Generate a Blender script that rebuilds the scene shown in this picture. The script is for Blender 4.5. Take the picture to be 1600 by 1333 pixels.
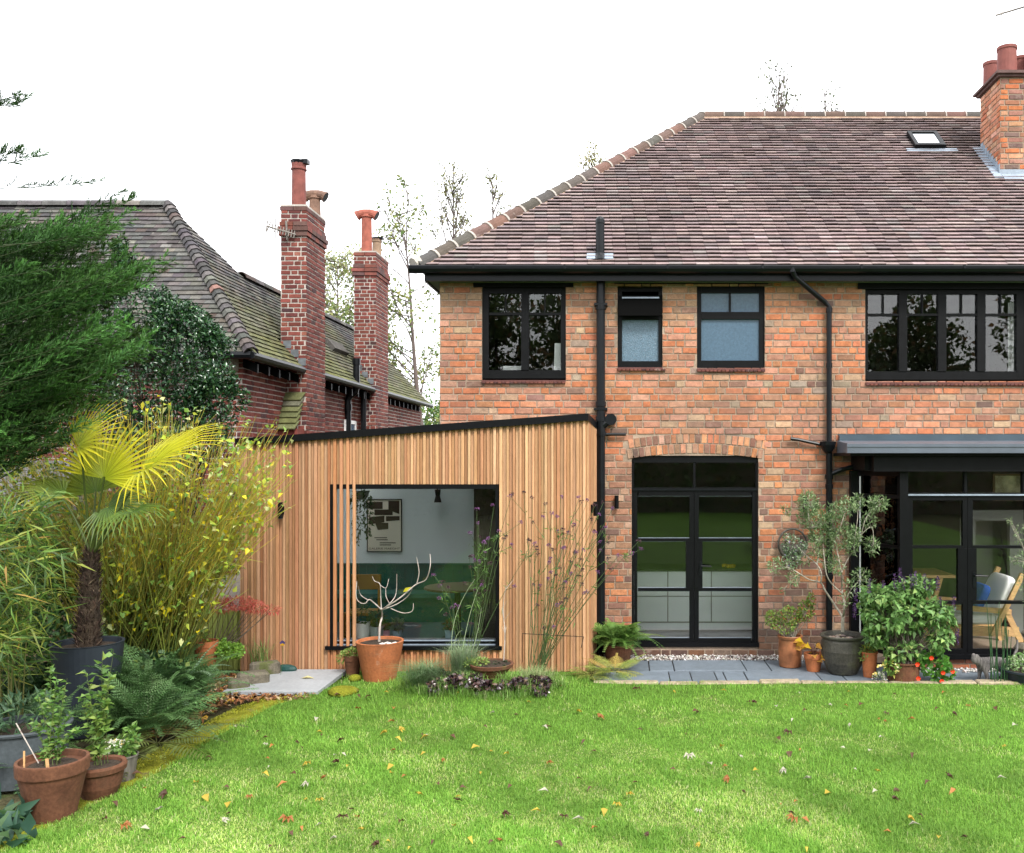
import bpy, math, random
import numpy as np
from mathutils import Vector

# ------------------------------------------------------------------ camera, sky, sun, exposure
scene = bpy.context.scene
for o in list(bpy.data.objects):
    bpy.data.objects.remove(o, do_unlink=True)
FPX, DW, CAMH, CX, CY = 1440.0, 12.0, 2.54, 975.0, 720.0      # focal length in photo pixels, distance to the house wall
cam_data = bpy.data.cameras.new('camera')
cam = bpy.data.objects.new('camera', cam_data)
scene.collection.objects.link(cam)
cam.location = (0, -DW, CAMH)
cam.rotation_euler = (math.radians(90), 0, 0)
cam_data.sensor_width = 36.0
cam_data.lens = 36.0 * FPX / 1600.0
cam_data.shift_x = -(CX - 800) / 1600.0
cam_data.shift_y = (CY - 666.5) / 1600.0
cam_data.clip_start = 0.1
cam_data.clip_end = 500
scene.camera = cam
scene.render.resolution_x, scene.render.resolution_y = 1024, 853

SUN_EL, SUN_AZ = math.radians(48), math.radians(150)          # overcast, brightest over the right shoulder
world = bpy.data.worlds.new('World')
scene.world = world
world.use_nodes = True
wn = world.node_tree
wn.nodes.clear()
sky = wn.nodes.new('ShaderNodeTexSky')
sky.sky_type = 'NISHITA'
sky.sun_disc = False
sky.sun_elevation = SUN_EL
sky.sun_rotation = SUN_AZ
sky.dust_density = 4.0
mixw = wn.nodes.new('ShaderNodeMix')
mixw.data_type = 'RGBA'
mixw.inputs['Factor'].default_value = 0.90                     # even white cloud cover over the sky
mixw.inputs[7].default_value = (9.6, 9.75, 10.0, 1)
bg = wn.nodes.new('ShaderNodeBackground')
bg.inputs['Strength'].default_value = 0.1
wo = wn.nodes.new('ShaderNodeOutputWorld')
wn.links.new(sky.outputs[0], mixw.inputs[6])
wn.links.new(mixw.outputs[2], bg.inputs['Color'])
wn.links.new(bg.outputs[0], wo.inputs['Surface'])
sun_data = bpy.data.lights.new('sun', 'SUN')
sun_data.energy = 1.5
sun_data.angle = math.radians(14)
sun_data.color = (1.0, 0.96, 0.9)
sun = bpy.data.objects.new('sun', sun_data)
scene.collection.objects.link(sun)
sd = Vector((math.sin(SUN_AZ) * math.cos(SUN_EL), math.cos(SUN_AZ) * math.cos(SUN_EL), math.sin(SUN_EL)))
sun.rotation_euler = sd.to_track_quat('Z', 'Y').to_euler()
sun.location = sd * 40
vs = scene.view_settings
vs.view_transform = 'Standard'
vs.look = 'None'
vs.exposure = 1.7
vs.gamma = 1.0
vs.use_curve_mapping = False
scene.render.engine = 'CYCLES'
scene.cycles.max_bounces = 8
scene.cycles.transparent_max_bounces = 24

# ------------------------------------------------------------------ helpers
C = scene.collection
RNG = np.random.default_rng(7)
random.seed(7)
U = RNG.uniform
ORG = {}


def P(px, py, d):
    """photo pixel at distance d from the camera -> world point"""
    return np.array([(px - CX) * d / FPX, d - DW, CAMH + (CY - py) * d / FPX])


def wx(px): return (px - CX) / 120.0                          # on the house wall plane
def wz(py): return CAMH + (CY - py) / 120.0
def gd(py, h=0.0): return FPX * (CAMH - h) / (py - CY)        # distance of a ground point seen at row py


def G(px, py, h=0.0): return P(px, py, gd(py, h))


def proj(p):
    d = p[1] + DW
    return CX + p[0] * FPX / d, CY - (p[2] - CAMH) * FPX / d, d


def tag(o, label=None, cat=None, group=None, kind=None):
    if label: o['label'] = label
    if cat: o['category'] = cat
    if group: o['group'] = group
    if kind: o['kind'] = kind
    return o


def thing(name, loc, label, cat, group=None):
    o = bpy.data.objects.new(name, None)
    o.empty_display_size = 0.1
    C.objects.link(o)
    o.location = tuple(map(float, loc))
    ORG[o] = np.array(loc, float)
    return tag(o, label, cat, group)


def mk(name, V, F, mat, parent=None, col=None, smooth=False, kind=None, loc=None):
    """one mesh object; V in world space, F an (n,k) array or a list of faces, col one rgb or one per vertex"""
    V = np.asarray(V, float).reshape(-1, 3)
    org = ORG[parent] if parent is not None else (np.array(loc, float) if loc is not None else np.zeros(3))
    me = bpy.data.meshes.new(name)
    L = V - org
    if isinstance(F, np.ndarray):
        n, k = F.shape
        me.vertices.add(len(L)); me.vertices.foreach_set('co', L.astype(np.float32).ravel())
        me.loops.add(n * k); me.loops.foreach_set('vertex_index', F.astype(np.int32).ravel())
        me.polygons.add(n)
        me.polygons.foreach_set('loop_start', np.arange(0, n * k, k, dtype=np.int32))
        me.polygons.foreach_set('loop_total', np.full(n, k, dtype=np.int32))
        me.update(calc_edges=True)
    else:
        me.from_pydata(L.tolist(), [], F)
    if col is not None:
        col = np.asarray(col, float)
        if col.ndim == 1: col = np.tile(col, (len(L), 1))
        c4 = np.ones((len(L), 4), np.float32); c4[:, :3] = col[:, :3]
        ca = me.color_attributes.new('Col', 'FLOAT_COLOR', 'POINT')
        ca.data.foreach_set('color', c4.ravel())
    if smooth: me.polygons.foreach_set('use_smooth', np.ones(len(me.polygons), bool))
    me.materials.append(mat)
    me.update()
    o = bpy.data.objects.new(name, me)
    C.objects.link(o)
    if parent is not None:
        o.parent = parent; ORG[o] = ORG[parent]
    else:
        o.location = tuple(org); ORG[o] = org
    if kind: o['kind'] = kind
    return o


BOXF = [[0, 3, 2, 1], [4, 5, 6, 7], [0, 1, 5, 4], [1, 2, 6, 5], [2, 3, 7, 6], [3, 0, 4, 7]]


def bx(x0, x1, y0, y1, z0, z1):
    return (np.array([[x0, y0, z0], [x1, y0, z0], [x1, y1, z0], [x0, y1, z0],
                      [x0, y0, z1], [x1, y0, z1], [x1, y1, z1], [x0, y1, z1]], float), BOXF)


def obox(o, u, v, w, lu, lv, lw):
    """box from corner o along unit axes u,v,w"""
    o, u, v, w = [np.asarray(a, float) for a in (o, u, v, w)]
    pts = [o, o + u * lu, o + u * lu + v * lv, o + v * lv]
    return (np.array(pts + [p + w * lw for p in pts]), BOXF)


def bevbox(x0, x1, y0, y1, z0, z1, b):
    """box with chamfered vertical and top edges"""
    V, F = [], []
    for (z, i) in ((z0, 0), (z1 - b, 0), (z1, b)):
        V += [[x0 + b, y0 + i, z], [x1 - b, y0 + i, z], [x1 - i, y0 + b, z], [x1 - i, y1 - b, z],
              [x1 - b, y1 - i, z], [x0 + b, y1 - i, z], [x0 + i, y1 - b, z], [x0 + i, y0 + b, z]]
    for k in (0, 8):
        for i in range(8): F.append([k + i, k + (i + 1) % 8, k + 8 + (i + 1) % 8, k + 8 + i])
    F.append(list(range(16, 24))); F.append(list(range(7, -1, -1)))
    return (np.array(V, float), F)


def join(parts):
    V, F, n = [], [], 0
    for v, f in parts:
        V.append(np.asarray(v, float))
        F += [[i + n for i in q] for q in (f.tolist() if isinstance(f, np.ndarray) else f)]
        n += len(v)
    return np.concatenate(V), F


def joinc(parts):
    """parts of (V,F,rgb) -> V,F,col"""
    V, F = join([(p[0], p[1]) for p in parts])
    col = np.concatenate([np.tile(np.asarray(p[2], float), (len(p[0]), 1)) if np.ndim(p[2]) == 1 else np.asarray(p[2]) for p in parts])
    return V, F, col


def tube(pts, rad, n=6, cap=True):
    pts = np.asarray(pts, float); m = len(pts)
    rad = np.full(m, rad) if np.isscalar(rad) else np.asarray(rad, float)
    T = np.gradient(pts, axis=0); T /= np.linalg.norm(T, axis=1)[:, None] + 1e-12
    ref = np.array([0, 0, 1.0]) if abs(T[0][2]) < 0.8 else np.array([1.0, 0, 0])
    V = []
    a = np.arange(n) * 2 * math.pi / n
    for i in range(m):
        s = np.cross(T[i], ref); s /= np.linalg.norm(s) + 1e-12
        ref = np.cross(s, T[i])
        V.append(pts[i] + rad[i] * (np.cos(a)[:, None] * s + np.sin(a)[:, None] * ref))
    F = [[i * n + j, i * n + (j + 1) % n, (i + 1) * n + (j + 1) % n, (i + 1) * n + j] for i in range(m - 1) for j in range(n)]
    if cap: F += [list(range(n - 1, -1, -1)), list(range((m - 1) * n, m * n))]
    return np.concatenate(V), F


def lathe(prof, c, n=28, sq=1.0, wob=0.0):
    V, F = [], []
    m = len(prof)
    for r, z in prof:
        for j in range(n):
            a = 2 * math.pi * j / n
            k = 1 + wob * math.sin(3 * a + z * 9)
            V.append([c[0] + r * k * math.cos(a), c[1] + r * k * math.sin(a) * sq, c[2] + z])
    for i in range(m - 1):
        for j in range(n): F.append([i * n + j, i * n + (j + 1) % n, (i + 1) * n + (j + 1) % n, (i + 1) * n + j])
    if prof[0][0] > 1e-4: F.append(list(range(n - 1, -1, -1)))
    if prof[-1][0] > 1e-4: F.append(list(range((m - 1) * n, m * n)))
    return np.array(V), F


def unit(v): return v / (np.linalg.norm(v, axis=-1, keepdims=True) + 1e-9)


def rdir(n, up=0.0):
    d = RNG.normal(size=(n, 3)); d[:, 2] += up
    return unit(d)


def kites(Pt, D, L, W, fold=0.25, curl=0.15, wp=0.4, N=None):
    """n folded leaf blades, 5 vertices and 4 triangles each"""
    Pt = np.asarray(Pt, float); n = len(Pt); D = unit(np.asarray(D, float))
    L = np.broadcast_to(L, n)[:, None]; W = np.broadcast_to(W, n)[:, None]
    if N is None: N = rdir(n, 1.2)
    S = unit(np.cross(D, N)); N = np.cross(S, D)
    V = np.stack([Pt, Pt + D * L * wp - S * W * .5 + N * W * fold, Pt + D * L * (wp + .1),
                  Pt + D * L * wp + S * W * .5 + N * W * fold, Pt + D * L - N * L * curl], 1).reshape(-1, 3)
    base = np.arange(n)[:, None] * 5
    F = (base[:, :, None] + np.array([[0, 1, 2], [0, 2, 3], [1, 4, 2], [2, 4, 3]])[None]).reshape(-1, 3)
    return V, F


def pick(pal, n, jit=0.15):
    """n colours out of a palette [(rgb, weight)...] with brightness jitter"""
    cols = np.array([p[0] for p in pal], float); w = np.array([p[1] for p in pal], float); w /= w.sum()
    c = cols[RNG.choice(len(cols), n, p=w)]
    return np.clip(c * (1 + U(-jit, jit, (n, 1))) * (1 + U(-jit / 3, jit / 3, (n, 3))), 0.001, 1)


def catn(lst):
    """concatenate numpy (V,F,col) triples"""
    V, F, K, n = [], [], [], 0
    for v, f, c in lst:
        V.append(v); F.append(f + n); K.append(c); n += len(v)
    return np.concatenate(V), np.concatenate(F), np.concatenate(K)


def quadtube(paths, rads, n=3):
    """many thin stems: paths (k,m,3), rads (k,m) -> V,F as arrays of quads"""
    paths = np.asarray(paths, float); k, m, _ = paths.shape
    T = unit(np.gradient(paths, axis=1))
    ref = np.broadcast_to(np.array([0.31, 0.95, 0.05]), T.shape)
    S = unit(np.cross(T, ref)); B = np.cross(S, T)
    a = np.arange(n) * 2 * math.pi / n
    V = paths[:, :, None, :] + np.asarray(rads)[:, :, None, None] * (np.cos(a)[None, None, :, None] * S[:, :, None, :] + np.sin(a)[None, None, :, None] * B[:, :, None, :])
    idx = np.arange(k * m * n).reshape(k, m, n)
    q = np.stack([idx[:, :-1, :], np.roll(idx, -1, 2)[:, :-1, :], np.roll(idx, -1, 2)[:, 1:, :], idx[:, 1:, :]], -1)
    return V.reshape(-1, 3), q.reshape(-1, 4)


def vnoise(p, s, seed=0):
    """cheap smooth noise -1..1 of 2-D/3-D points"""
    p = np.asarray(p, float) * s
    r = np.random.default_rng(seed)
    out = np.zeros(len(p))
    for k in range(7):
        d = r.normal(size=p.shape[1]); d *= (0.6 + 0.35 * k) / np.linalg.norm(d)
        out += np.sin(p @ d + r.uniform(0, 6.28)) / (1 + .15 * k)
    return out / 3.4


# ------------------------------------------------------------------ materials
def newmat(name):
    m = bpy.data.materials.new(name); m.use_nodes = True
    nt = m.node_tree; nt.nodes.clear()
    out = nt.nodes.new('ShaderNodeOutputMaterial')
    return m, nt, out


def pbr(name, col=None, rough=0.6, spec=0.3, noise=None, bump=None, stain=None, metal=0.0, transl=0.0, stretch=None, coat=0.0, tcol=None):
    """Principled with colour from rgb or from the mesh's Col attribute, noise mottling, stains and bump"""
    m, nt, out = newmat(name)
    N, Lk = nt.nodes, nt.links
    b = N.new('ShaderNodeBsdfPrincipled')
    b.inputs['Roughness'].default_value = rough
    b.inputs['Specular IOR Level'].default_value = spec
    b.inputs['Metallic'].default_value = metal
    b.inputs['Coat Weight'].default_value = coat
    if col is None:
        a = N.new('ShaderNodeVertexColor'); a.layer_name = 'Col'; src = a.outputs['Color']
    else:
        a = N.new('ShaderNodeRGB'); a.outputs[0].default_value = (*col, 1); src = a.outputs[0]
    geo = N.new('ShaderNodeNewGeometry'); pos = geo.outputs['Position']
    if stretch:
        mp = N.new('ShaderNodeMapping'); mp.inputs['Scale'].default_value = stretch
        Lk.new(pos, mp.inputs['Vector']); pos = mp.outputs[0]

    def ntex(sc, det=5, ro=0.6):
        t = N.new('ShaderNodeTexNoise'); t.inputs['Scale'].default_value = sc
        t.inputs['Detail'].default_value = det; t.inputs['Roughness'].default_value = ro
        Lk.new(pos, t.inputs['Vector']); return t.outputs['Fac']

    def mapr(s, a0, a1, b0, b1):
        r = N.new('ShaderNodeMapRange'); Lk.new(s, r.inputs['Value'])
        for k, v in zip(('From Min', 'From Max', 'To Min', 'To Max'), (a0, a1, b0, b1)): r.inputs[k].default_value = v
        return r.outputs['Result']
    for (sc, amt) in (noise or []):
        f = mapr(ntex(sc), 0.3, 0.7, 1 - amt, 1 + amt)
        mu = N.new('ShaderNodeVectorMath'); mu.operation = 'SCALE'
        Lk.new(src, mu.inputs[0]); Lk.new(f, mu.inputs['Scale']); src = mu.outputs[0]
    for (sc, lo, hi, scol, amt) in (stain or []):
        f = mapr(ntex(sc, 6, 0.65), lo, hi, 0, amt)
        mx = N.new('ShaderNodeMix'); mx.data_type = 'RGBA'
        Lk.new(f, mx.inputs['Factor']); Lk.new(src, mx.inputs[6]); mx.inputs[7].default_value = (*scol, 1); src = mx.outputs[2]
    Lk.new(src, b.inputs['Base Color'])
    if bump:
        bp = N.new('ShaderNodeBump'); bp.inputs['Strength'].default_value = bump[1]; bp.inputs['Distance'].default_value = bump[2] if len(bump) > 2 else 0.004
        Lk.new(ntex(bump[0]), bp.inputs['Height']); Lk.new(bp.outputs[0], b.inputs['Normal'])
    res = b.outputs[0]
    if transl > 0:
        t = N.new('ShaderNodeBsdfTranslucent')
        if tcol:
            mm = N.new('ShaderNodeMix'); mm.data_type = 'RGBA'; mm.blend_type = 'MULTIPLY'; mm.inputs['Factor'].default_value = 1
            Lk.new(src, mm.inputs[6]); mm.inputs[7].default_value = (*tcol, 1); Lk.new(mm.outputs[2], t.inputs['Color'])
        else: Lk.new(src, t.inputs['Color'])
        mx = N.new('ShaderNodeMixShader'); mx.inputs[0].default_value = transl
        Lk.new(res, mx.inputs[1]); Lk.new(t.outputs[0], mx.inputs[2]); res = mx.outputs[0]
    Lk.new(res, out.inputs['Surface'])
    return m


def glass(name, tint=(0.985, 0.995, 0.99), gain=1.15):
    m, nt, out = newmat(name)
    N, Lk = nt.nodes, nt.links
    tr = N.new('ShaderNodeBsdfTransparent'); tr.inputs[0].default_value = (*tint, 1)
    gl = N.new('ShaderNodeBsdfGlossy'); gl.inputs['Roughness'].default_value = 0.0
    geo = N.new('ShaderNodeNewGeometry')
    no = N.new('ShaderNodeTexNoise'); no.inputs['Scale'].default_value = 2.2; no.inputs['Detail'].default_value = 1
    Lk.new(geo.outputs['Position'], no.inputs['Vector'])
    bp = N.new('ShaderNodeBump'); bp.inputs['Strength'].default_value = 0.045; bp.inputs['Distance'].default_value = 0.01
    Lk.new(no.outputs['Fac'], bp.inputs['Height']); Lk.new(bp.outputs[0], gl.inputs['Normal'])
    fr = N.new('ShaderNodeFresnel'); fr.inputs['IOR'].default_value = 1.5
    mu = N.new('ShaderNodeMath'); mu.operation = 'MULTIPLY'; mu.inputs[1].default_value = gain; mu.use_clamp = True
    Lk.new(fr.outputs[0], mu.inputs[0])
    mx = N.new('ShaderNodeMixShader')
    Lk.new(mu.outputs[0], mx.inputs[0]); Lk.new(tr.outputs[0], mx.inputs[1]); Lk.new(gl.outputs[0], mx.inputs[2])
    Lk.new(mx.outputs[0], out.inputs['Surface'])
    return m


M = {}
M['brick'] = pbr('brick', rough=0.85, spec=0.2, noise=[(1.3, 0.16), (14, 0.25), (90, 0.25)], stain=[(0.8, 0.50, 0.72, (0.15, 0.105, 0.08), 0.6), (5, 0.60, 0.76, (0.32, 0.26, 0.22), 0.55), (3.3, 0.62, 0.70, (0.05, 0.04, 0.04), 0.5)], bump=(120, 0.5, 0.003))
M['brick_red'] = pbr('brick_red', rough=0.85, spec=0.2, noise=[(10, 0.22), (80, 0.2)], stain=[(1.4, 0.58, 0.75, (0.06, 0.05, 0.05), 0.5)], bump=(120, 0.5, 0.003))
M['mortar'] = pbr('mortar', (0.27, 0.205, 0.155), rough=0.95, spec=0.1, noise=[(3, 0.25), (70, 0.25)], stain=[(0.9, 0.52, 0.7, (0.12, 0.10, 0.085), 0.7)], bump=(150, 0.6, 0.003))
M['mortar_light'] = pbr('mortar_light', (0.38, 0.345, 0.31), rough=0.95, spec=0.1, noise=[(5, 0.25), (70, 0.2)], bump=(150, 0.6, 0.003))
M['tile'] = pbr('tile', rough=0.8, spec=0.25, noise=[(6, 0.2), (60, 0.25)], stain=[(5, 0.63, 0.78, (0.34, 0.32, 0.29), 0.6)], bump=(90, 0.4, 0.004))
M['oldtile'] = pbr('oldtile', rough=0.9, spec=0.15, noise=[(6, 0.25), (50, 0.3)], stain=[(14, 0.64, 0.74, (0.30, 0.30, 0.26), 0.5)], bump=(70, 0.6, 0.005))
M['blackpaint'] = pbr('blackpaint', (0.0032, 0.0034, 0.004), rough=0.5, spec=0.12, noise=[(8, 0.3)])
M['blackmetal'] = pbr('blackmetal', (0.003, 0.0032, 0.004), rough=0.42, spec=0.14, noise=[(10, 0.2)])
M['gutter'] = pbr('gutter', (0.0045, 0.0055, 0.007), rough=0.34, spec=0.2, noise=[(5, 0.3)])
M['lead'] = pbr('lead', (0.20, 0.24, 0.29), rough=0.5, spec=0.4, noise=[(5, 0.2), (30, 0.12)], bump=(10, 0.25, 0.01))
M['leadroof'] = pbr('leadroof', (0.035, 0.056, 0.072), rough=0.38, spec=0.5, noise=[(4, 0.15)])
M['leadlip'] = pbr('leadlip', (0.075, 0.09, 0.115), rough=0.42, spec=0.5, noise=[(4, 0.15)])
M['wood'] = pbr('wood', rough=0.62, spec=0.25, noise=[(1.0, 0.14), (3.2, 0.2), (9, 0.14)], stretch=(38, 38, 1.3), bump=(6, 0.25, 0.002), stain=[(1.1, 0.66, 0.74, (0.16, 0.06, 0.02), 0.5)])
M['pine'] = pbr('pine', (0.52, 0.31, 0.14), rough=0.5, noise=[(3, 0.2)], stretch=(4, 4, 25))
M['glass'] = glass('glass')
M['glass_dark'] = glass('glass_dark', (0.78, 0.82, 0.81), 1.4)
M['frost'] = pbr('frost', (0.058, 0.10, 0.145), rough=0.2, spec=0.4, noise=[(30, 0.12), (140, 0.15)], bump=(160, 0.5, 0.002))
M['frost2'] = pbr('frost2', (0.075, 0.125, 0.17), rough=0.2, spec=0.5, noise=[(60, 0.3), (220, 0.55)], bump=(110, 0.9, 0.006))
M['white'] = pbr('white', (0.74, 0.75, 0.75), rough=0.6, noise=[(2, 0.04)])
M['cabinet'] = pbr('cabinet', (0.84, 0.87, 0.90), rough=0.4, noise=[(2, 0.03)])
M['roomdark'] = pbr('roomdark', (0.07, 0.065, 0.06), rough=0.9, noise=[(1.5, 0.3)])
M['roomwhite'] = pbr('roomwhite', (0.70, 0.765, 0.785), rough=0.9, noise=[(1.5, 0.05)])
M['roomgrey'] = pbr('roomgrey', (0.36, 0.35, 0.34), rough=0.9, noise=[(1.5, 0.1)])
M['greenpanel'] = pbr('greenpanel', (0.005, 0.080, 0.066), rough=0.5, noise=[(2, 0.15)])
M['floorwood'] = pbr('floorwood', (0.26, 0.20, 0.15), rough=0.45, noise=[(3, 0.2)], stretch=(9, 1.2, 1))
M['slate'] = pbr('slate', rough=0.55, spec=0.4, noise=[(7, 0.15), (60, 0.15)], stain=[(3.5, 0.6, 0.75, (0.15, 0.16, 0.17), 0.4)], bump=(60, 0.25, 0.003))
M['stone'] = pbr('stone', (0.105, 0.092, 0.068), rough=0.9, noise=[(9, 0.35), (60, 0.3)], stain=[(5, 0.52, 0.62, (0.06, 0.075, 0.015), 0.8)], bump=(30, 0.8, 0.012))
M['gravel'] = pbr('gravel', rough=0.7, noise=[(80, 0.15)])
M['soil'] = pbr('soil', (0.035, 0.024, 0.016), rough=1, noise=[(12, 0.5), (80, 0.4)], bump=(50, 1, 0.02))
M['terra'] = pbr('terra', (0.31, 0.105, 0.042), rough=0.85, spec=0.2, noise=[(5, 0.22), (40, 0.12)], stain=[(3.2, 0.56, 0.72, (0.12, 0.06, 0.035), 0.6), (6, 0.62, 0.75, (0.48, 0.36, 0.27), 0.45)], bump=(60, 0.25, 0.003))
M['terra_old'] = pbr('terra_old', (0.105, 0.045, 0.025), rough=0.9, spec=0.2, noise=[(5, 0.3), (40, 0.2)], stain=[(3.2, 0.5, 0.68, (0.05, 0.035, 0.02), 0.7), (5, 0.6, 0.72, (0.10, 0.11, 0.03), 0.5)], bump=(60, 0.35, 0.004))
M['terra_salt'] = pbr('terra_salt', (0.25, 0.095, 0.04), rough=0.5, spec=0.3, noise=[(7, 0.35)], stain=[(4, 0.5, 0.66, (0.10, 0.05, 0.02), 0.6)], bump=(40, 0.2, 0.003))
M['darkpot'] = pbr('darkpot', (0.050, 0.047, 0.038), rough=0.55, noise=[(6, 0.4), (50, 0.4)], stain=[(3, 0.52, 0.7, (0.06, 0.07, 0.018), 0.6)], bump=(60, 0.4, 0.004))
M['slatepot'] = pbr('slatepot', (0.017, 0.022, 0.030), rough=0.5, noise=[(5, 0.2)])
M['greypot'] = pbr('greypot', (0.05, 0.06, 0.066), rough=0.7, noise=[(5, 0.25), (40, 0.15)], bump=(40, 0.2, 0.003))
M['zinc'] = pbr('zinc', (0.14, 0.125, 0.11), rough=0.55, metal=0.3, noise=[(9, 0.4)], stretch=(3, 3, 0.6))
M['bark'] = pbr('bark', (0.10, 0.075, 0.055), rough=0.95, noise=[(14, 0.4), (60, 0.3)], bump=(40, 0.8, 0.01))
M['greybark'] = pbr('greybark', (0.26, 0.235, 0.19), rough=0.9, noise=[(14, 0.3), (60, 0.3)], bump=(50, 0.6, 0.005))
M['palebark'] = pbr('palebark', (0.36, 0.32, 0.285), rough=0.85, noise=[(20, 0.2)], stain=[(16, 0.6, 0.68, (0.13, 0.07, 0.06), 0.8)], bump=(60, 0.5, 0.004))
M['twig'] = pbr('twig', (0.11, 0.085, 0.075), rough=0.9)
M['leaf'] = pbr('leaf', rough=0.5, spec=0.35, transl=0.28)
M['leafgloss'] = pbr('leafgloss', rough=0.22, spec=0.6, transl=0.08)
M['leafthin'] = pbr('leafthin', rough=0.45, spec=0.4, transl=0.42)
M['needle'] = pbr('needle', rough=0.6, spec=0.15, transl=0.12)
M['grass'] = pbr('grass', rough=0.55, spec=0.25, transl=0.3)
M['petal'] = pbr('petal', rough=0.6, transl=0.3)
M['fibre'] = pbr('fibre', rough=1.0, spec=0.1, noise=[(60, 0.5)])
M['fabric'] = pbr('fabric', (0.72, 0.72, 0.72), rough=0.95, noise=[(300, 0.1)], bump=(250, 0.3, 0.002))
M['bluefab'] = pbr('bluefab', (0.015, 0.06, 0.30), rough=0.95, noise=[(200, 0.15)])
M['paint'] = pbr('paint', rough=0.6)
M['fur'] = pbr('fur', (0.11, 0.10, 0.095), rough=0.95, noise=[(11, 0.75), (90, 0.35)], stretch=(3.5, 0.6, 0.6), bump=(150, 0.6, 0.004))
M['lawn'] = pbr('lawn', (0.085, 0.165, 0.024), rough=0.95, spec=0.1, noise=[(0.9, 0.25), (14, 0.3), (90, 0.4)], stain=[(1.2, 0.58, 0.74, (0.17, 0.17, 0.06), 0.6)], bump=(70, 1, 0.03))
M['ground'] = pbr('ground', (0.055, 0.05, 0.025), rough=1, spec=0.1, noise=[(1.2, 0.35), (18, 0.4), (90, 0.4)], stain=[(1.6, 0.5, 0.62, (0.05, 0.08, 0.02), 0.8)], bump=(50, 1, 0.03))
M['moss'] = pbr('moss', (0.165, 0.17, 0.018), rough=1, spec=0.05, noise=[(8, 0.35), (60, 0.4)], stain=[(4, 0.55, 0.66, (0.10, 0.085, 0.05), 0.9)], bump=(45, 1, 0.02))
# ------------------------------------------------------------------ bricks and tiles, laid piece by piece
def lay(pieces, name, mat, parent, n_ind, smooth=False):
    """pieces: list of (V,F,rgb). The n_ind that show largest become objects, the rest one mesh of kind stuff."""
    sc = []
    for v, f, c in pieces:
        ctr = v.mean(0); px, py, d = proj(ctr)
        inside = -10 < px < 1610 and -10 < py < 1345
        ext = v.max(0) - v.min(0)
        sc.append((1 if inside else 0.01) * (ext[0] + 0.35 * ext[1] + 0.02) * (ext[2] + 0.3 * ext[1] + 0.01) / d ** 2 * U(0.9, 1.1))
    order = np.argsort(sc)[::-1]
    for k in order[:n_ind]:
        v, f, c = pieces[k]
        mk(name, v, f, mat, parent, col=c)
    rest = [pieces[k] for k in order[n_ind:]]
    if rest:
        V, F, K = joinc(rest)
        mk('more_' + name + 's', V, F, mat, parent, col=K, kind='stuff')


def brick_pieces(O, Ux, Nv, length, height, blocked, palette, course=0.0875, bl=0.215, hl=0.104, joint=0.012, header=3, v0=0.0, jit=0.18):
    O, Ux, Nv = np.asarray(O, float), np.asarray(Ux, float), np.asarray(Nv, float)
    up = np.array([0, 0, 1.0]); out = []
    for i in range(int(v0 / course), int(height / course + 0.999)):
        z0 = i * course; z1 = min(z0 + course - joint, height)
        if z1 - z0 < 0.02: continue
        free = [(0.0, length)]
        for lo, hi in blocked((z0 + z1) / 2):
            nf = []
            for a, b in free:
                if hi <= a or lo >= b: nf.append((a, b)); continue
                if lo > a: nf.append((a, lo))
                if hi < b: nf.append((hi, b))
            free = nf
        pos = -bl - (0.0 if i % 2 else 0.112) - (0.056 if i % 3 == 0 else 0) ; k = i * 2
        while pos < length:
            k += 1
            w = hl if (k % (header + 1) == 0) else bl * random.uniform(0.97, 1.03)
            a, b = pos, pos + w; pos += w + joint
            for fa, fb in free:
                x0, x1 = max(a, fa), min(b, fb)
                if x1 - x0 < 0.03: continue
                w0 = 0.009 + random.uniform(-0.003, 0.003); c = 0.005; tz = random.uniform(-0.002, 0.002)
                q = [(x0, z0 + tz, -0.006), (x1, z0 - tz, -0.006), (x1, z1 - tz, -0.006), (x0, z1 + tz, -0.006),
                     (x0 + c, z0 + c + tz, w0), (x1 - c, z0 + c - tz, w0), (x1 - c, z1 - c - tz, w0), (x0 + c, z1 - c + tz, w0)]
                V = np.array([O + Ux * u + up * z + Nv * n for u, z, n in q])
                F = [[4, 5, 6, 7], [0, 1, 5, 4], [1, 2, 6, 5], [2, 3, 7, 6], [3, 0, 4, 7]]
                if np.dot(np.cross(V[5] - V[4], V[7] - V[4]), Nv) < 0: F = [f[::-1] for f in F]
                out.append((V, F, palette((x0 + x1) / 2, z0)))
    return out


def tile_pieces(O, Ux, Sv, Nv, nrow, gauge, tw, lo, hi, palette, th=0.014, tail=0.052, head=0.006, skip=None):
    O, Ux, Sv, Nv = [np.asarray(a, float) for a in (O, Ux, Sv, Nv)]
    out = []
    for i in range(nrow):
        s0 = i * gauge; a, b = lo(s0 + gauge / 2), hi(s0 + gauge / 2)
        pos = a - tw * (0.5 if i % 2 else 0.0) - random.uniform(0, 0.02)
        while pos < b:
            x0, x1 = max(pos, a), min(pos + tw - 0.003, b); pos += tw
            if x1 - x0 < 0.03 or (skip and skip((x0 + x1) / 2, s0)): continue
            t = tail + random.uniform(-0.004, 0.004); h = head
            sa, sb = s0 + random.uniform(-0.004, 0.004), s0 + gauge + 0.05
            q = [(x0, sa, t - th), (x1, sa, t - th + random.uniform(-.002, .002)), (x1, sb, h - th), (x0, sb, h - th),
                 (x0, sa, t), (x1, sa, t + random.uniform(-.002, .002)), (x1, sb, h), (x0, sb, h)]
            V = np.array([O + Ux * u + Sv * s + Nv * n for u, s, n in q])
            out.append((V, BOXF, palette((x0 + x1) / 2, s0)))
    return out


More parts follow.
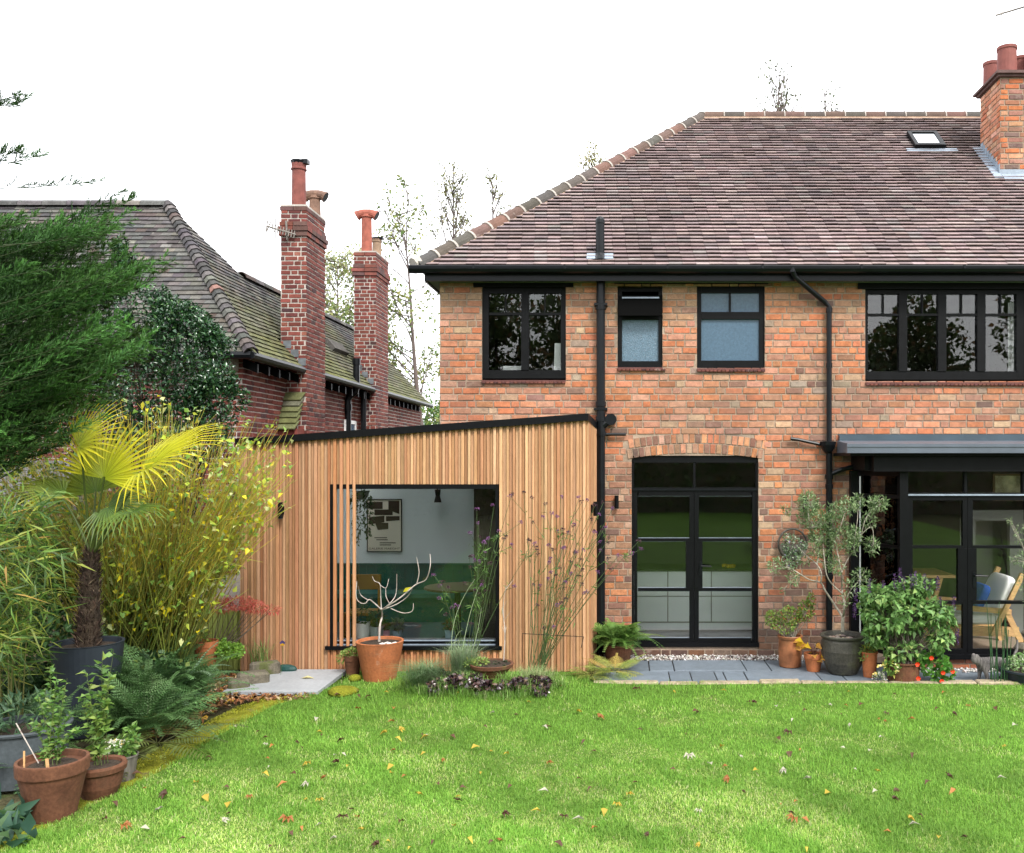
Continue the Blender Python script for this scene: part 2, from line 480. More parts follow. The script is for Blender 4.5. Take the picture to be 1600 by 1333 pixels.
def half_round(p0, p1, r, up, n=9, lift=0.0, a0=-0.15, taper=0.94):
    """half-round ridge or hip tile from p0 to p1"""
    p0, p1 = np.asarray(p0, float), np.asarray(p1, float)
    t = unit(p1 - p0); s = unit(np.cross(t, up)); u = np.cross(s, t)
    V, F = [], []
    for p, rr in ((p0, r), (p1, r * taper)):
        for ro in (rr, rr - 0.016):
            for j in range(n):
                a = -a0 * 0 + (math.pi) * j / (n - 1)
                V.append(p + s * ro * math.cos(a) + u * (ro * math.sin(a) + lift))
    for j in range(n - 1):
        F.append([j, j + 1, 2 * n + j + 1, 2 * n + j])
        F.append([n + j + 1, n + j, 3 * n + j, 3 * n + j + 1])
        F.append([j + 1, j, n + j, n + j + 1]); F.append([2 * n + j, 2 * n + j + 1, 3 * n + j + 1, 3 * n + j])
    return np.array(V), F


# ------------------------------------------------------------------ the brick house
house = thing('brick_house', (1.5, 0, 0), 'orange brick house with plum clay tiled hipped roof and black window frames', 'house')
WL, WR = -2.4, 8.0
ROOMTOP = 4.845
OPEN = {'w1': (wx(753), wx(884), wz(597), ROOMTOP), 'w2': (wx(965), wx(1035), wz(577), ROOMTOP), 'w3': (wx(1089), wx(1195), wz(579), ROOMTOP),
        'w4': (wx(1352), wx(1604), wz(600), ROOMTOP), 'door': (wx(987), wx(1185), wz(1011), wz(712)), 'bay': (wx(1335), 7.0, 0.0, 2.83)}
ACX, ACZ, AR = (wx(987) + wx(1185)) / 2, wz(709) - 5.11, 5.11          # arch circle
cells_x = sorted({WL, WR, -0.47, -1.95} | {v for o in OPEN.values() for v in o[:2]})
cells_z = sorted({0.0, ROOMTOP + 0.1, 2.72} | {v for o in OPEN.values() for v in o[2:]})
parts = []
for x0, x1 in zip(cells_x[:-1], cells_x[1:]):
    for z0, z1 in zip(cells_z[:-1], cells_z[1:]):
        cx, cz = (x0 + x1) / 2, (z0 + z1) / 2
        if any(o[0] < cx < o[1] and o[2] < cz < o[3] for o in OPEN.values()): continue
        if cx < -1.95 and cz < 2.72: continue                          # knocked through into the extension
        parts.append(bx(x0, x1, 0.004, 0.28, z0, z1))
parts.append(bx(WL, WL + 0.28, 0.281, 8.0, 2.6, ROOMTOP + 0.1))
V, F = join(parts)
wall = mk('wall', V, F, M['mortar'], house)
BP = [((0.36, 0.132, 0.065), 4.5), ((0.365, 0.155, 0.085), 4), ((0.33, 0.160, 0.10), 3.2), ((0.26, 0.130, 0.085), 2), ((0.19, 0.105, 0.078), 1.0),
      ((0.34, 0.22, 0.14), 1.0), ((0.26, 0.20, 0.15), 0.5), ((0.36, 0.18, 0.12), 2.0), ((0.13, 0.08, 0.065), 0.2)]
BPL = [((0.30, 0.115, 0.06), 3), ((0.27, 0.14, 0.09), 3), ((0.20, 0.105, 0.075), 3), ((0.33, 0.21, 0.14), 2), ((0.15, 0.09, 0.07), 1.5), ((0.36, 0.15, 0.07), 2)]


def house_pal(u, v):
    lower = v < 2.6 and random.random() < min(1, (2.75 - v) * 2.2)
    c = pick(BPL if lower else BP, 1, 0.16)[0]
    if v < 0.3: c = c * np.array([0.45, 0.5, 0.55])
    if v > 4.2 and random.random() < 0.55: c = c * 0.5 + np.array([0.13, 0.085, 0.05])
    return c


def house_block(z):
    b = []
    for k, o in OPEN.items():
        if k == 'door': continue
        if o[2] < z < o[3]: b.append((o[0] - WL, o[1] - WL))
    o = OPEN['door']
    if o[2] < z < 2.50: b.append((o[0] - WL, o[1] - WL))
    elif z >= 2.50:
        h = (AR + 0.262) ** 2 - (z - ACZ) ** 2
        if h > 0:
            w = min(math.sqrt(h), 0.90)
            b.append((ACX - w - WL, ACX + w - WL))
    if z < 2.75: b.append((-9, -0.47 - WL))
    return b


bp = brick_pieces((WL, 0.004, 0), (1, 0, 0), (0, -1, 0), WR - WL, ROOMTOP + 0.06, house_block, house_pal, header=2)
# side return of the left corner, seen edge-on
lay(bp, 'brick', M['brick'], wall, 300)
# arch of two rings of headers on edge
arch = []
for ring, (ra, rb) in enumerate(((AR + 0.006, AR + 0.128), (AR + 0.140, AR + 0.256))):
    half = 0.88 / AR
    n = 23
    for k in range(n):
        a0 = -half + 2 * half * k / n + 0.0009; a1 = -half + 2 * half * (k + 1) / n - 0.0009
        if ring: a0 += half / n; a1 += half / n
        w0 = random.uniform(0.006, 0.012)
        q = []
        for n_, c_ in ((-0.006, 0), (w0, 0.004)):
            for a, r in ((a0 + c_ / AR, ra + c_), (a1 - c_ / AR, ra + c_), (a1 - c_ / AR, rb - c_), (a0 + c_ / AR, rb - c_)):
                q.append([ACX + r * math.sin(a), 0.004 - n_, ACZ + r * math.cos(a)])
        arch.append((np.array(q), [[4, 5, 6, 7], [0, 1, 5, 4], [1, 2, 6, 5], [2, 3, 7, 6], [3, 0, 4, 7]], pick(BPL + [((0.42, 0.2, 0.11), 3)], 1, 0.2)[0]))
for v, f, c in arch: mk('arch_brick', v, f, M['brick'], wall, col=c)
# filler above the door frame between the arch and the flat wall backing
mk('arch_backing', *join([bx(OPEN['door'][0] - 0.04, OPEN['door'][1] + 0.04, 0.012, 0.2, wz(712) + 0.002, 2.9)]), M['mortar'], wall)

# ---- roof
ES = 11.73; EY = ES - DW; EZ = 5.016; RUN = 3.99; RISE = 3.385
SL = math.hypot(RUN, RISE); XL = -2.647; XR = 11.0
Sv = np.array([0, RUN / SL, RISE / SL]); Nv = np.array([0, -RISE / SL, RUN / SL])
e0 = np.array([XL, EY, EZ])
rend = np.array([XL + RUN, EY + RUN, EZ + RISE])
deck = [[XL, EY, EZ], [XR, EY, EZ], [XR, EY + RUN, EZ + RISE], list(rend), [XL, EY + 2 * RUN, EZ], [XR, EY + 2 * RUN, EZ]]
roof = mk('roof', np.array(deck) - [0, 0, 0.012], [[0, 1, 2, 3], [0, 3, 4], [3, 2, 5, 4], [0, 4, 5, 1]], pbr('underlay', (0.03, 0.025, 0.025), 0.9), house)
TP = [((0.235, 0.150, 0.145), 3.5), ((0.29, 0.195, 0.185), 3), ((0.20, 0.130, 0.130), 3), ((0.15, 0.10, 0.105), 1.6), ((0.10, 0.075, 0.085), 0.8), ((0.33, 0.25, 0.24), 1.0), ((0.23, 0.20, 0.19), 0.5)]


def tile_pal(u, s):
    nz = vnoise([[u, s * 2.2]], 1.5, 3)[0]
    c = pick(TP, 1, 0.16)[0]
    c = c * 0.42 + np.array([0.205, 0.150, 0.146]) * 0.58
    c = c * (1 + 0.20 * nz) * np.array([0.93, 1.0, 1.0])
    return np.clip(c, 0, 1)


def on_chim(u, s):
    x = XL + u; y = EY + s * RUN / SL
    return (x > 5.62 and x < 7.0 and 1.83 < y < 2.66) or (4.60 < x < 5.08 and 2.60 < y < 3.02)


def hlo(s): return s / SL * RUN + 0.10


tp = tile_pieces(e0 - Sv * 0.03, (1, 0, 0), Sv, Nv, 51, 0.1035, 0.172, hlo, lambda s: XR - XL, tile_pal, skip=on_chim)
tp = [t for t in tp if t[0][:, 0].min() < 7.6]
lay(tp, 'tile', M['tile'], roof, 300)
M['joint'] = pbr('joint', (0.30, 0.27, 0.24), 0.95, noise=[(30, 0.25)])
HP = [((0.085, 0.052, 0.042), 3), ((0.062, 0.052, 0.043), 3), ((0.11, 0.06, 0.048), 2), ((0.055, 0.052, 0.046), 2)]
hipv = rend - e0
nh = 20
upv = unit(np.array([-0.4, -0.4, 1.0]))
for k in range(nh):
    a, b = e0 + hipv * (k / nh), e0 + hipv * ((k + 1) / nh - 0.003)
    v, f = half_round(a, b, 0.115, upv, lift=-0.02)
    mk('hip_tile', v, f, M['tile'], roof, col=pick(HP, 1, 0.15)[0], smooth=False)
    v, f = half_round(e0 + hipv * ((k + 1) / nh - 0.0045), e0 + hipv * ((k + 1) / nh + 0.0012), 0.122, upv, lift=-0.018)
    mk('mortar_joint', v, f, M['joint'], roof)
# bedding of the hip against the slope
bed = np.array([e0 + [0.06, -0.0, 0.028], e0 + [0.16, 0, 0.032], rend + [0.16, 0, 0.03], rend + [0.06, 0, 0.03], e0 + [0.02, 0, 0.09], rend + [0.02, 0, 0.09]])
mk('hip_bedding', bed, [[0, 1, 2, 3], [1, 4, 5, 2]], pbr('bedding', (0.36, 0.25, 0.18), 0.95, noise=[(9, 0.3)]), roof)
x = rend[0] + 0.02; k = 0
while x < 7.4:
    v, f = half_round((x, rend[1], rend[2]), (x + 0.33, rend[1], rend[2]), 0.118, np.array([0, 0, 1.0]), lift=-0.025, taper=1.0)
    mk('ridge_tile', v, f, M['tile'], roof, col=pick(HP, 1, 0.15)[0])
    v, f = half_round((x + 0.327, rend[1], rend[2]), (x + 0.345, rend[1], rend[2]), 0.124, np.array([0, 0, 1.0]), lift=-0.025, taper=1.0)
    mk('mortar_joint', v, f, M['joint'], roof)
    x += 0.342
mk('ridge_bedding', *bx(rend[0], 7.6, rend[1] - 0.135, rend[1] - 0.09, rend[2] - 0.16, rend[2] - 0.04), bpy.data.materials['bedding'], roof)
# broken end of the hip
mk('hip_end', *tube([e0 + [-0.03, -0.03, 0.02], e0 + [0.02, 0.02, 0.06]], [0.085, 0.1], 9), M['mortar_light'], roof)

# ---- skylight
sk = mk('skylight', *join([obox(np.array([4.60, 0, 0]) + [0, EY + s * RUN / SL, EZ + s * RISE / SL] + Nv * 0.0, (1, 0, 0), Sv, Nv, lu, lv, 0.10) for (s, lu, lv) in ()] or [obox(np.array([4.595, EY + 2.93 * RUN / SL + 0.62, EZ + 2.93 * RISE / SL + 0.526]), (1, 0, 0), Sv, Nv, 0.06, 0.58, 0.11),
    obox(np.array([5.015, EY + 2.93 * RUN / SL + 0.62, EZ + 2.93 * RISE / SL + 0.526]), (1, 0, 0), Sv, Nv, 0.06, 0.58, 0.11),
    obox(np.array([4.656, EY + 2.93 * RUN / SL + 0.62, EZ + 2.93 * RISE / SL + 0.526]), (1, 0, 0), Sv, Nv, 0.358, 0.07, 0.112),
    obox(np.array([4.656, EY + 2.93 * RUN / SL + 0.62, EZ + 2.93 * RISE / SL + 0.526]) + Sv * 0.52, (1, 0, 0), Sv, Nv, 0.358, 0.06, 0.112)]), M['blackmetal'], house)
so = np.array([4.656, EY + 2.93 * RUN / SL + 0.62, EZ + 2.93 * RISE / SL + 0.526])
m_sky, nt_, out_ = newmat('skylight_glass')
g_ = nt_.nodes.new('ShaderNodeBsdfGlossy'); g_.inputs['Roughness'].default_value = 0.02; g_.inputs['Color'].default_value = (0.75, 0.78, 0.8, 1)
nt_.links.new(g_.outputs[0], out_.inputs['Surface'])
mk('pane', *obox(so + Sv * 0.07, (1, 0, 0), Sv, Nv, 0.358, 0.45, 0.095), m_sky, sk)
mk('flashing', *obox(so - Sv * 0.09 + np.array([-0.2, 0, 0]), (1, 0, 0), Sv, Nv, 0.80, 0.10, 0.045), M['lead'], sk)

# ---- gutter, fascia, soffit
gy = EY - 0.02
gprof = [(-0.005, 0.0), (-0.075, 0.0), (-0.082, -0.012), (-0.078, -0.045), (-0.055, -0.078), (-0.02, -0.092), (0.0, -0.092)]
gv, gf = [], []
for xx in (XL - 0.075, XR):
    for yy, zz in gprof: gv.append([xx, gy + yy, EZ - 0.005 + zz])
n = len(gprof)
for j in range(n - 1): gf.append([j, n + j, n + j + 1, j + 1])
gf.append(list(range(n))); gf.append(list(range(2 * n - 1, n - 1, -1)))
mk('gutter', np.array(gv), gf, M['gutter'], house)
for xx in (-1.9, -0.75, 0.55, 1.75, 3.0, 4.3):
    mk('gutter_bracket', *join([bx(xx - 0.012, xx + 0.012, gy - 0.088, gy - 0.076, EZ - 0.05, EZ + 0.002), bx(xx - 0.012, xx + 0.012, gy - 0.088, gy, EZ - 0.004, EZ + 0.004)]), M['gutter'], house)
mk('fascia', *join([bx(XL + 0.10, XR, -0.235, -0.205, 4.852, EZ - 0.06), bx(XL + 0.10, XR, -0.245, -0.2, 4.835, 4.852), bx(XL + 0.098, XL + 0.125, -0.204, 8, 4.83, EZ - 0.06)]), M['gutter'], house)
mk('soffit', *join([bx(XL + 0.126, XR, -0.2, 0.003, 4.853, 4.87), bx(XL + 0.126, WL, 0.004, 8, 4.853, 4.87)]), pbr('soffitpaint', (0.10, 0.13, 0.09), 0.7), house)
mk('lintel_board', *join([bx(wx(740), wx(896), -0.025, 0.003, wz(449), 4.852), bx(wx(960), wx(1200), -0.025, 0.003, wz(444), 4.852), bx(wx(1340), wx(1640), -0.025, 0.003, wz(452), 4.852)]), M['blackpaint'], house)


# ---- windows
def rect(x0, y0, x1, y1, yf, yb):
    return bx(wx(x0), wx(x1), yf, yb, wz(y1), wz(y0))


def sill(px0, px1, py, parent):
    x = wx(px0)
    while x < wx(px1):
        c = pick([((0.115, 0.04, 0.03), 2), ((0.075, 0.03, 0.027), 1)], 1, 0.2)[0]
        v, f = lathe([(0.0, 0), (0.027, 0.0), (0.028, 0.02), (0.0, 0.021)], (0, 0, 0), 8)
        V = np.stack([v[:, 0] + x + 0.024, v[:, 1] * 0.5 - 0.030 + np.where(v[:, 1] > 0, 0.04, 0), v[:, 2] + wz(py)], 1)
        mk('sill_tile', V, f, M['tile'], parent, col=c); x += 0.052
    mk('sill_top', *bx(wx(px0), wx(px1), -0.035, 0.02, wz(py) + 0.021, wz(py) + 0.042), M['tile'], parent, col=(0.10, 0.04, 0.035))


def window(bars, panes, gm, yf=0.03):
    parts = [rect(*b[:4], yf - (b[4] if len(b) > 4 else 0), yf + 0.07) for b in bars]
    w = mk('window', *join(parts), M['blackpaint'], house)
    for k, p in enumerate(panes):
        mk('pane', *rect(*p[:4], yf + 0.03, yf + 0.038), p[4] if len(p) > 4 else gm, w)
    return w


# window above the extension: two casements, each with two small lights over one
bars = [(753, 446, 763, 591), (876, 446, 885, 591), (763.1, 446, 875.9, 458), (763.1, 578, 875.9, 591), (814, 458.1, 826, 577.9, 0.012)]
panes = []
for a, b in ((765, 813), (826.5, 875)):
    bars += [(a - 1, 488, b + 1, 492, 0.004), ((a + b) / 2 - 1, 458.1, (a + b) / 2 + 1, 487.9, 0.002)]
    panes += [(a - 1, 458, (a + b) / 2 - .5, 490, M['glass_dark']), ((a + b) / 2 + .5, 458, b + 1, 490), (a - 1, 490.5, b + 1, 578)]
w1 = window(bars, panes, M['glass'])
sill(753, 884, 599.5, w1)
# narrow bathroom window with its top light tilted open
bars = [(965, 449, 972, 572), (1029, 449, 1035.5, 572), (972.1, 449, 1028.9, 455), (972.1, 564, 1028.9, 572), (972.1, 492, 1028.9, 499, 0.01), (967, 572.1, 1034, 575.5, 0.03)]
w2 = window(bars, [(972, 499, 1029, 564, M['frost2'])], M['frost2'])
mk('opened_light', *join([obox(P(967, 463, 11.97) , (1, 0, 0), unit(np.array([0, -0.16, -0.987])), (0, -0.987, 0.16), 0.56, 0.27, 0.03)]), pbr('mattblack', (0.003, 0.003, 0.003), 0.8, 0.03), w2)
mk('light_edge', *obox(P(972, 464, 11.93), (1, 0, 0), (0, -0.3, -0.95), (0, -1, 0), 0.48, 0.022, 0.006), M['lead'], w2)
sill(965, 1035, 579.5, w2)
# bathroom window with frosted lights
bars = [(1089, 446, 1096, 573), (1187, 446, 1195, 573), (1096.1, 446, 1186.9, 457), (1096.1, 563, 1186.9, 573), (1096.1, 487, 1186.9, 498, 0.006), (1139.5, 457.1, 1142.5, 486.9, 0.002), (1091, 573.1, 1193, 576, 0.03)]
w3 = window(bars, [(1096, 457, 1139.6, 487), (1142.4, 457, 1187, 487), (1096, 498, 1187, 563)], M['frost'])
sill(1089, 1195, 581, w3)
# bedroom window of four casements
bars = [(1352, 446, 1357, 593), (1592, 446, 1604, 593), (1357.1, 446, 1591.9, 459), (1357.1, 580, 1591.9, 593)]
panes = []
for k in range(4):
    a = 1357 + 61.3 * k; b = a + 48.5
    bars += [(b, 459.1, min(a + 61.3, 1591.8), 579.9, 0.012), (a, 489.5, b - .1, 493, 0.004), ((a + b) / 2 - 1, 459.1, (a + b) / 2 + 1, 489.4, 0.002)]
    panes += [(a, 459, (a + b) / 2 - .5, 491), ((a + b) / 2 + .5, 459, b, 491), (a, 491.5, b, 580)]
w4 = window(bars, panes, M['glass'])
sill(1352, 1604, 602.5, w4)
# arched garden doors
arch_head = []
for k in range(16):
    a0, a1 = -0.1614 + 0.3228 * k / 16, -0.1614 + 0.3228 * (k + 1) / 16
    q = [[ACX + AR * math.sin(a), y, ACZ + AR * math.cos(a)] for y in (0.03, 0.12) for a in (a0, a1)]
    q2 = [[ACX + AR * math.sin(a), y, wz(723)] for y in (0.03, 0.12) for a in (a0, a1)]
    arch_head.append((np.array([q2[0], q2[1], q2[3], q2[2], q[0], q[1], q[3], q[2]]), BOXF))
bars = [(987, 722, 990.5, 1004), (1181.5, 722, 1185, 1004), (990.6, 762, 1181.4, 769), (1083.5, 722.1, 1087, 761.9), (986, 1003.9, 1186, 1010.5, 0.05)]
garden = mk('garden_door', *join([rect(*b[:4], 0.03 - (b[4] if len(b) > 4 else 0), 0.12) for b in bars] + arch_head), M['blackmetal'], house)
mk('transom_trim', *rect(988, 764, 1184, 766.5, 0.015, 0.0295), M['gutter'], garden)
for a, b in ((990.7, 1083.4), (1087.1, 1181.3)):
    mk('pane', *rect(a, 722.2, b, 761.8, 0.07, 0.078), M['glass_dark'], garden)
for side, (a, b, la, lb) in enumerate(((990.8, 1084.7, 1072, 1084.7), (1085.3, 1181.2, 1085.3, 1098))):
    lf = [(a, 769.3, a + 5 + 2 * side, 1003.8), (b - 7 + 2 * side, 769.3, b, 1003.8), (a + 7, 769.3, b - 7, 775), (a + 7, 998, b - 7, 1003.8), (a + 6, 841.5, b - 6, 846), (a + 6, 919.5, b - 6, 924), (la, 846.1, lb, 919.4)]
    d = mk('door_leaf', *join([rect(*q, 0.034 - 0.001 * k, 0.10) for k, q in enumerate(lf)]), M['blackmetal'], garden)
    for y0, y1 in ((774.9, 841.6), (845.9, 919.6), (923.9, 998.1)):
        mk('pane', *rect(a + 5, y0, b - 5, y1, 0.06, 0.068), M['glass_dark'] if y0 < 800 else M['glass'], d)
        mk('glazing_bead', *join([rect(a + 6.3, y0 + .3, b - 6.3, y0 + 1.0, 0.045, 0.0595), rect(a + 6.3, y1 - 1.0, b - 6.3, y1 - .3, 0.045, 0.0595)]), M['lead'], d)
    if side:
        mk('handle', *join([rect(1093, 878, 1098, 900, 0.02, 0.0295), tube([(wx(1095), 0.0, wz(884)), (wx(1095), -0.04, wz(884)), (wx(1111), -0.045, wz(884.5))], 0.009, 7)]), M['gutter'], d)

# ---- pipes
def pipe(name, pts, r, collars=(), n=12):
    ps = [tube(pts, r, n)]
    for c in collars:
        ps.append(tube([(c[0], c[1], c[2] - 0.03), (c[0], c[1], c[2] + 0.03)], r * 1.22, n))
    return mk(name, *join(ps), M['gutter'], house, smooth=False)


sx = wx(939); sy = -0.085
pipe('soil_pipe', [(sx, sy, 0.05), (sx, sy, 4.9)], 0.056, [(sx, sy, wz(y)) for y in (482, 632, 655, 678)])
mk('pipe_bracket', *join([bx(sx - 0.085, sx + 0.085, sy - 0.06, 0, wz(y) - 0.015, wz(y) + 0.015) for y in (478, 640)]), M['gutter'], house)
mk('pipe_branch', *join([tube([(sx, sy, wz(668)), (sx + 0.06, sy + 0.0, wz(662)), (sx + 0.13, sy + 0.03, wz(657))], 0.05, 10), tube([(sx + 0.13, sy - 0.05, wz(656)), (sx + 0.135, sy + 0.09, wz(656))], [0.075, 0.07], 14)]), M['gutter'], house)
pipe('waste_pipe', [(sx + 0.04, sy + 0.02, wz(679)), (wx(978), sy + 0.03, wz(679))], 0.02, (), 8)
mk('roof_vent', *join([lathe([(0.16, 0.0), (0.12, 0.02), (0.075, 0.07), (0.058, 0.1), (0.055, 0.48), (0.062, 0.485), (0.06, 0.53), (0.045, 0.56), (0.03, 0.575), (0, 0.58)], (P(937.5, 412, 11.86)[0], -0.10, EZ + 0.10), 16)]), M['gutter'], house)
mk('vent_flashing', *obox(np.array([P(937.5, 412, 11.86)[0] - 0.17, -0.19, EZ + 0.085]), (1, 0, 0), Sv, Nv, 0.34, 0.14, 0.035), M['lead'], house)
dx = wx(1294); dy = -0.06
pipe('downpipe', [(wx(1231), gy - 0.04, EZ - 0.06), (wx(1231), gy - 0.04, wz(432)), (wx(1236), gy, wz(440)), (wx(1288), dy, wz(474)), (dx, dy, wz(481)), (dx, dy, wz(690))], 0.034, [(wx(1231), gy - 0.04, wz(430)), (dx, dy, wz(486)), (dx, dy, wz(572))])
mk('hopper', *lathe([(0.04, 0), (0.06, 0.02), (0.10, 0.10), (0.105, 0.145), (0.09, 0.15), (0.08, 0.11), (0, 0.1)], (dx - 0.02, dy - 0.02, wz(708)), 12), M['gutter'], house)
pipe('downpipe', [(dx, dy, wz(707)), (dx, dy, 0.02)], 0.042, [(dx, dy, wz(y)) for y in (745, 760, 900)])
pipe('waste_pipe', [(wx(1234), dy, wz(685.5)), (wx(1245), dy, wz(687)), (dx - 0.06, dy, wz(696))], 0.022, (), 8)
pipe('waste_pipe', [(dx + 0.02, dy, wz(741)), (wx(1312), dy - 0.03, wz(734)), (wx(1331), dy - 0.05, wz(729))], 0.03, (), 8)

# ---- chimney
CXL, CXR, CYF, CYB, CZT = 5.655, 6.85, 1.85, 2.62, 8.30
ch = mk('chimney', *join([bx(CXL + 0.004, CXR - 0.004, CYF + 0.004, CYB - 0.004, 6.2, CZT)]), M['mortar'], house)
CP = [((0.36, 0.12, 0.05), 4), ((0.30, 0.14, 0.085), 3), ((0.24, 0.12, 0.09), 2.5), ((0.38, 0.19, 0.11), 2), ((0.14, 0.085, 0.075), 1)]
nb = lambda z: []
CPL = [((0.40, 0.17, 0.10), 4), ((0.44, 0.24, 0.16), 3), ((0.36, 0.12, 0.06), 2)]  # left face palette, lighter and pinker to paint in the light on that side
bs = brick_pieces((CXL, CYF + 0.004, 6.2), (1, 0, 0), (0, -1, 0), CXR - CXL, CZT - 6.2, nb, lambda u, v: pick(CP, 1, 0.16)[0], course=0.0805, v0=0.45)
bs += brick_pieces((CXL + 0.004, CYF, 6.2), (0, 1, 0), (-1, 0, 0), CYB - CYF, CZT - 6.2, nb, lambda u, v: pick(CPL, 1, 0.16)[0], course=0.0805, v0=0.45)
lay(bs, 'brick', M['brick'], ch, 150)
cap = []
for lv, (ov, z0, z1) in enumerate(((0.05, 0, 0.035), (0.09, 0.036, 0.07), (0.075, 0.071, 0.085))):
    cap.append(bx(CXL - ov, CXR + ov, CYF - ov, CYB + ov, CZT + z0, CZT + z1))
mk('cap', *join(cap), M['tile'], ch, col=(0.085, 0.05, 0.045))
for (cx_, cy_, r_, h_) in ((CXL + 0.17, CYF + 0.17, 0.142, 0.44), (CXL + 0.13, CYB - 0.10, 0.12, 0.42), (CXL + 0.50, CYF + 0.45, 0.13, 0.40), (CXL + 0.62, CYF + 0.16, 0.14, 0.42)):
    mk('chimney_pot', *lathe([(r_ * 1.02, 0), (r_ * 0.98, h_ - 0.05), (r_ * 1.06, h_ - 0.045), (r_ * 1.06, h_), (r_ * 0.9, h_), (r_ * 0.86, 0.1), (0, 0.08)], (cx_, cy_, CZT + 0.085), 18), pbr('potred', (0.17, 0.055, 0.045), 0.75, noise=[(6, 0.2)]) if 'potred' not in bpy.data.materials else bpy.data.materials['potred'], ch, smooth=False)
# stepped lead flashing up the slope
fl = []
for k in range(9):
    y0 = CYF + 0.08 * k; z0 = EZ + (y0 - EY) * RISE / RUN
    fl.append(bx(CXL - 0.014, CXL - 0.004 + 0.0001 * k, y0, y0 + 0.088, z0 - 0.05, z0 + 0.19))
fl.append(obox(np.array([CXL - 0.13, CYF - 0.10, EZ + (CYF - 0.10 - EY) * RISE / RUN]), (1, 0, 0), Sv, Nv, 0.125, 1.18, 0.042))
fl.append(bx(CXL - 0.02, CXR, CYF - 0.016, CYF - 0.008, EZ + (CYF - EY) * RISE / RUN - 0.05, EZ + (CYF - EY) * RISE / RUN + 0.10))
fl.append(obox(np.array([CXL - 0.001, CYF - 0.16, EZ + (CYF - 0.16 - EY) * RISE / RUN]), (1, 0, 0), Sv, Nv, 1.2, 0.2, 0.044))
mk('flashing', *join(fl), M['lead'], ch)

# ---- rooms behind the upstairs windows
def room(x0, x1, y0, y1, z0, z1, mat, parent, name='room_lining', front=False, t=0.02):
    ps = [bx(x0, x1, y1, y1 + t, z0, z1), bx(x0 - t, x0, y0, y1, z0, z1), bx(x1, x1 + t, y0, y1, z0, z1), bx(x0, x1, y0, y1, z1, z1 + t)]
    return mk(name, *join(ps), mat, parent)


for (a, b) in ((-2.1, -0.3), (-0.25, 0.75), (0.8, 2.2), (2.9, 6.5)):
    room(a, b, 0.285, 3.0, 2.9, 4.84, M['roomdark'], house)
mk('upper_floor', *bx(WL + 0.3, 7.0, 0.285, 3.0, 2.86, 2.895), M['floorwood'], house)
mk('ceiling', *bx(-0.45, 7.0, 0.285, 5.3, 2.62, 2.65), M['roomwhite'], house)
# kitchen
room(-0.44, 2.6, 0.285, 5.0, 0.0, 2.61, pbr('kitchenwall', (0.34, 0.34, 0.33), 0.8), house, 'kitchen_wall')
mk('kitchen_floor', *bx(-0.44, 2.6, 0.13, 5.0, 0.06, 0.13), pbr('kfloor', (0.55, 0.52, 0.48), 0.5, noise=[(4, 0.1)]), house)

# ---- bay with glazed doors
BY = -0.75; bxl, bxr = 3.0, 3.40
BSC = FPX / (DW + BY)


def fx(px): return (px - CX) / BSC
def fz(py): return CAMH + (CY - py) / BSC


def frect(x0, y0, x1, y1, yf=0.0, yb=0.07): return bx(fx(x0), fx(x1), BY + yf, BY + yb, fz(y1), fz(y0))


bay = mk('bay_roof', *join([bx(2.79, 8, -0.02, 0.003, 2.76, 2.885), bx(2.79, 8, -0.07, -0.0205, 2.78, 2.87)]), M['leadroof'], house)
rv = np.array([[2.76, -0.05, 2.80], [8, -0.05, 2.80], [8, -0.93, 2.742], [2.70, -0.93, 2.742], [2.76, -0.05, 2.64], [8, -0.05, 2.64], [8, -0.93, 2.64], [2.70, -0.93, 2.64]])
mk('bay_roof_sheet', rv, [[0, 1, 2, 3][::-1], [4, 5, 6, 7], [3, 2, 6, 7], [0, 3, 7, 4]], M['leadlip'], bay)
mk('bay_gutter', *join([bx(2.66, 8, -1.02, -0.935, 2.632, 2.725), bx(2.655, 8, -1.03, -1.021, 2.705, 2.742)]), M['leadlip'], bay)
mk('bay_soffit', *join([bx(2.72, 8, -0.93, -0.03, 2.60, 2.638), bx(3.02, 8, -0.86, -0.70, 2.41, 2.599), bx(2.95, 3.3, -0.70, -0.03, 2.42, 2.599)]), M['blackpaint'], bay)
ZT = 2.41
side_dir = unit(np.array([bxr - bxl, BY, 0])); side_len = math.hypot(bxr - bxl, BY)
side_n = np.array([side_dir[1], -side_dir[0], 0])


def srect(u0, u1, z0, z1, w0=-0.03, w1=0.03):
    return obox(np.array([bxl, 0, 0]) + side_dir * u0 + side_n * w0 + np.array([0, 0, z0]), side_dir, (0, 0, 1), side_n, u1 - u0, z1 - z0, w1 - w0)


bars = [srect(0.0, 0.10, 0.1, ZT), srect(0.82, side_len, 0.1, ZT), srect(0.101, 0.819, ZT - 0.06, ZT), srect(0.101, 0.819, 2.075, 2.12), srect(0.101, 0.819, 1.46, 1.50), srect(0.101, 0.819, 0.79, 0.84), srect(0.101, 0.819, 0.1, 0.18),
        bx(2.93, 3.06, -0.10, 0.02, 0.05, ZT)]
bw = mk('bay_window', *join(bars), M['blackmetal'], house)
mk('pane', *srect(0.10, 0.82, 0.17, ZT - 0.05, -0.004, 0.004), M['glass'], bw)
mk('white_reveal', *srect(0.104, 0.125, 0.19, ZT - 0.07, 0.006, 0.012), M['white'], bw)
bars = [frect(1405, 724, 1418, 1027, -0.03, 0.09), frect(1418.1, 770, 1700, 777), frect(1418.1, 724, 1700, 727), frect(1507, 727.1, 1511.5, 769.9), frect(1405, 1022, 1700, 1029, -0.06, 0.09), frect(1598, 727.1, 1602, 769.9)]
fd = mk('bay_door', *join(bars), M['blackmetal'], house)
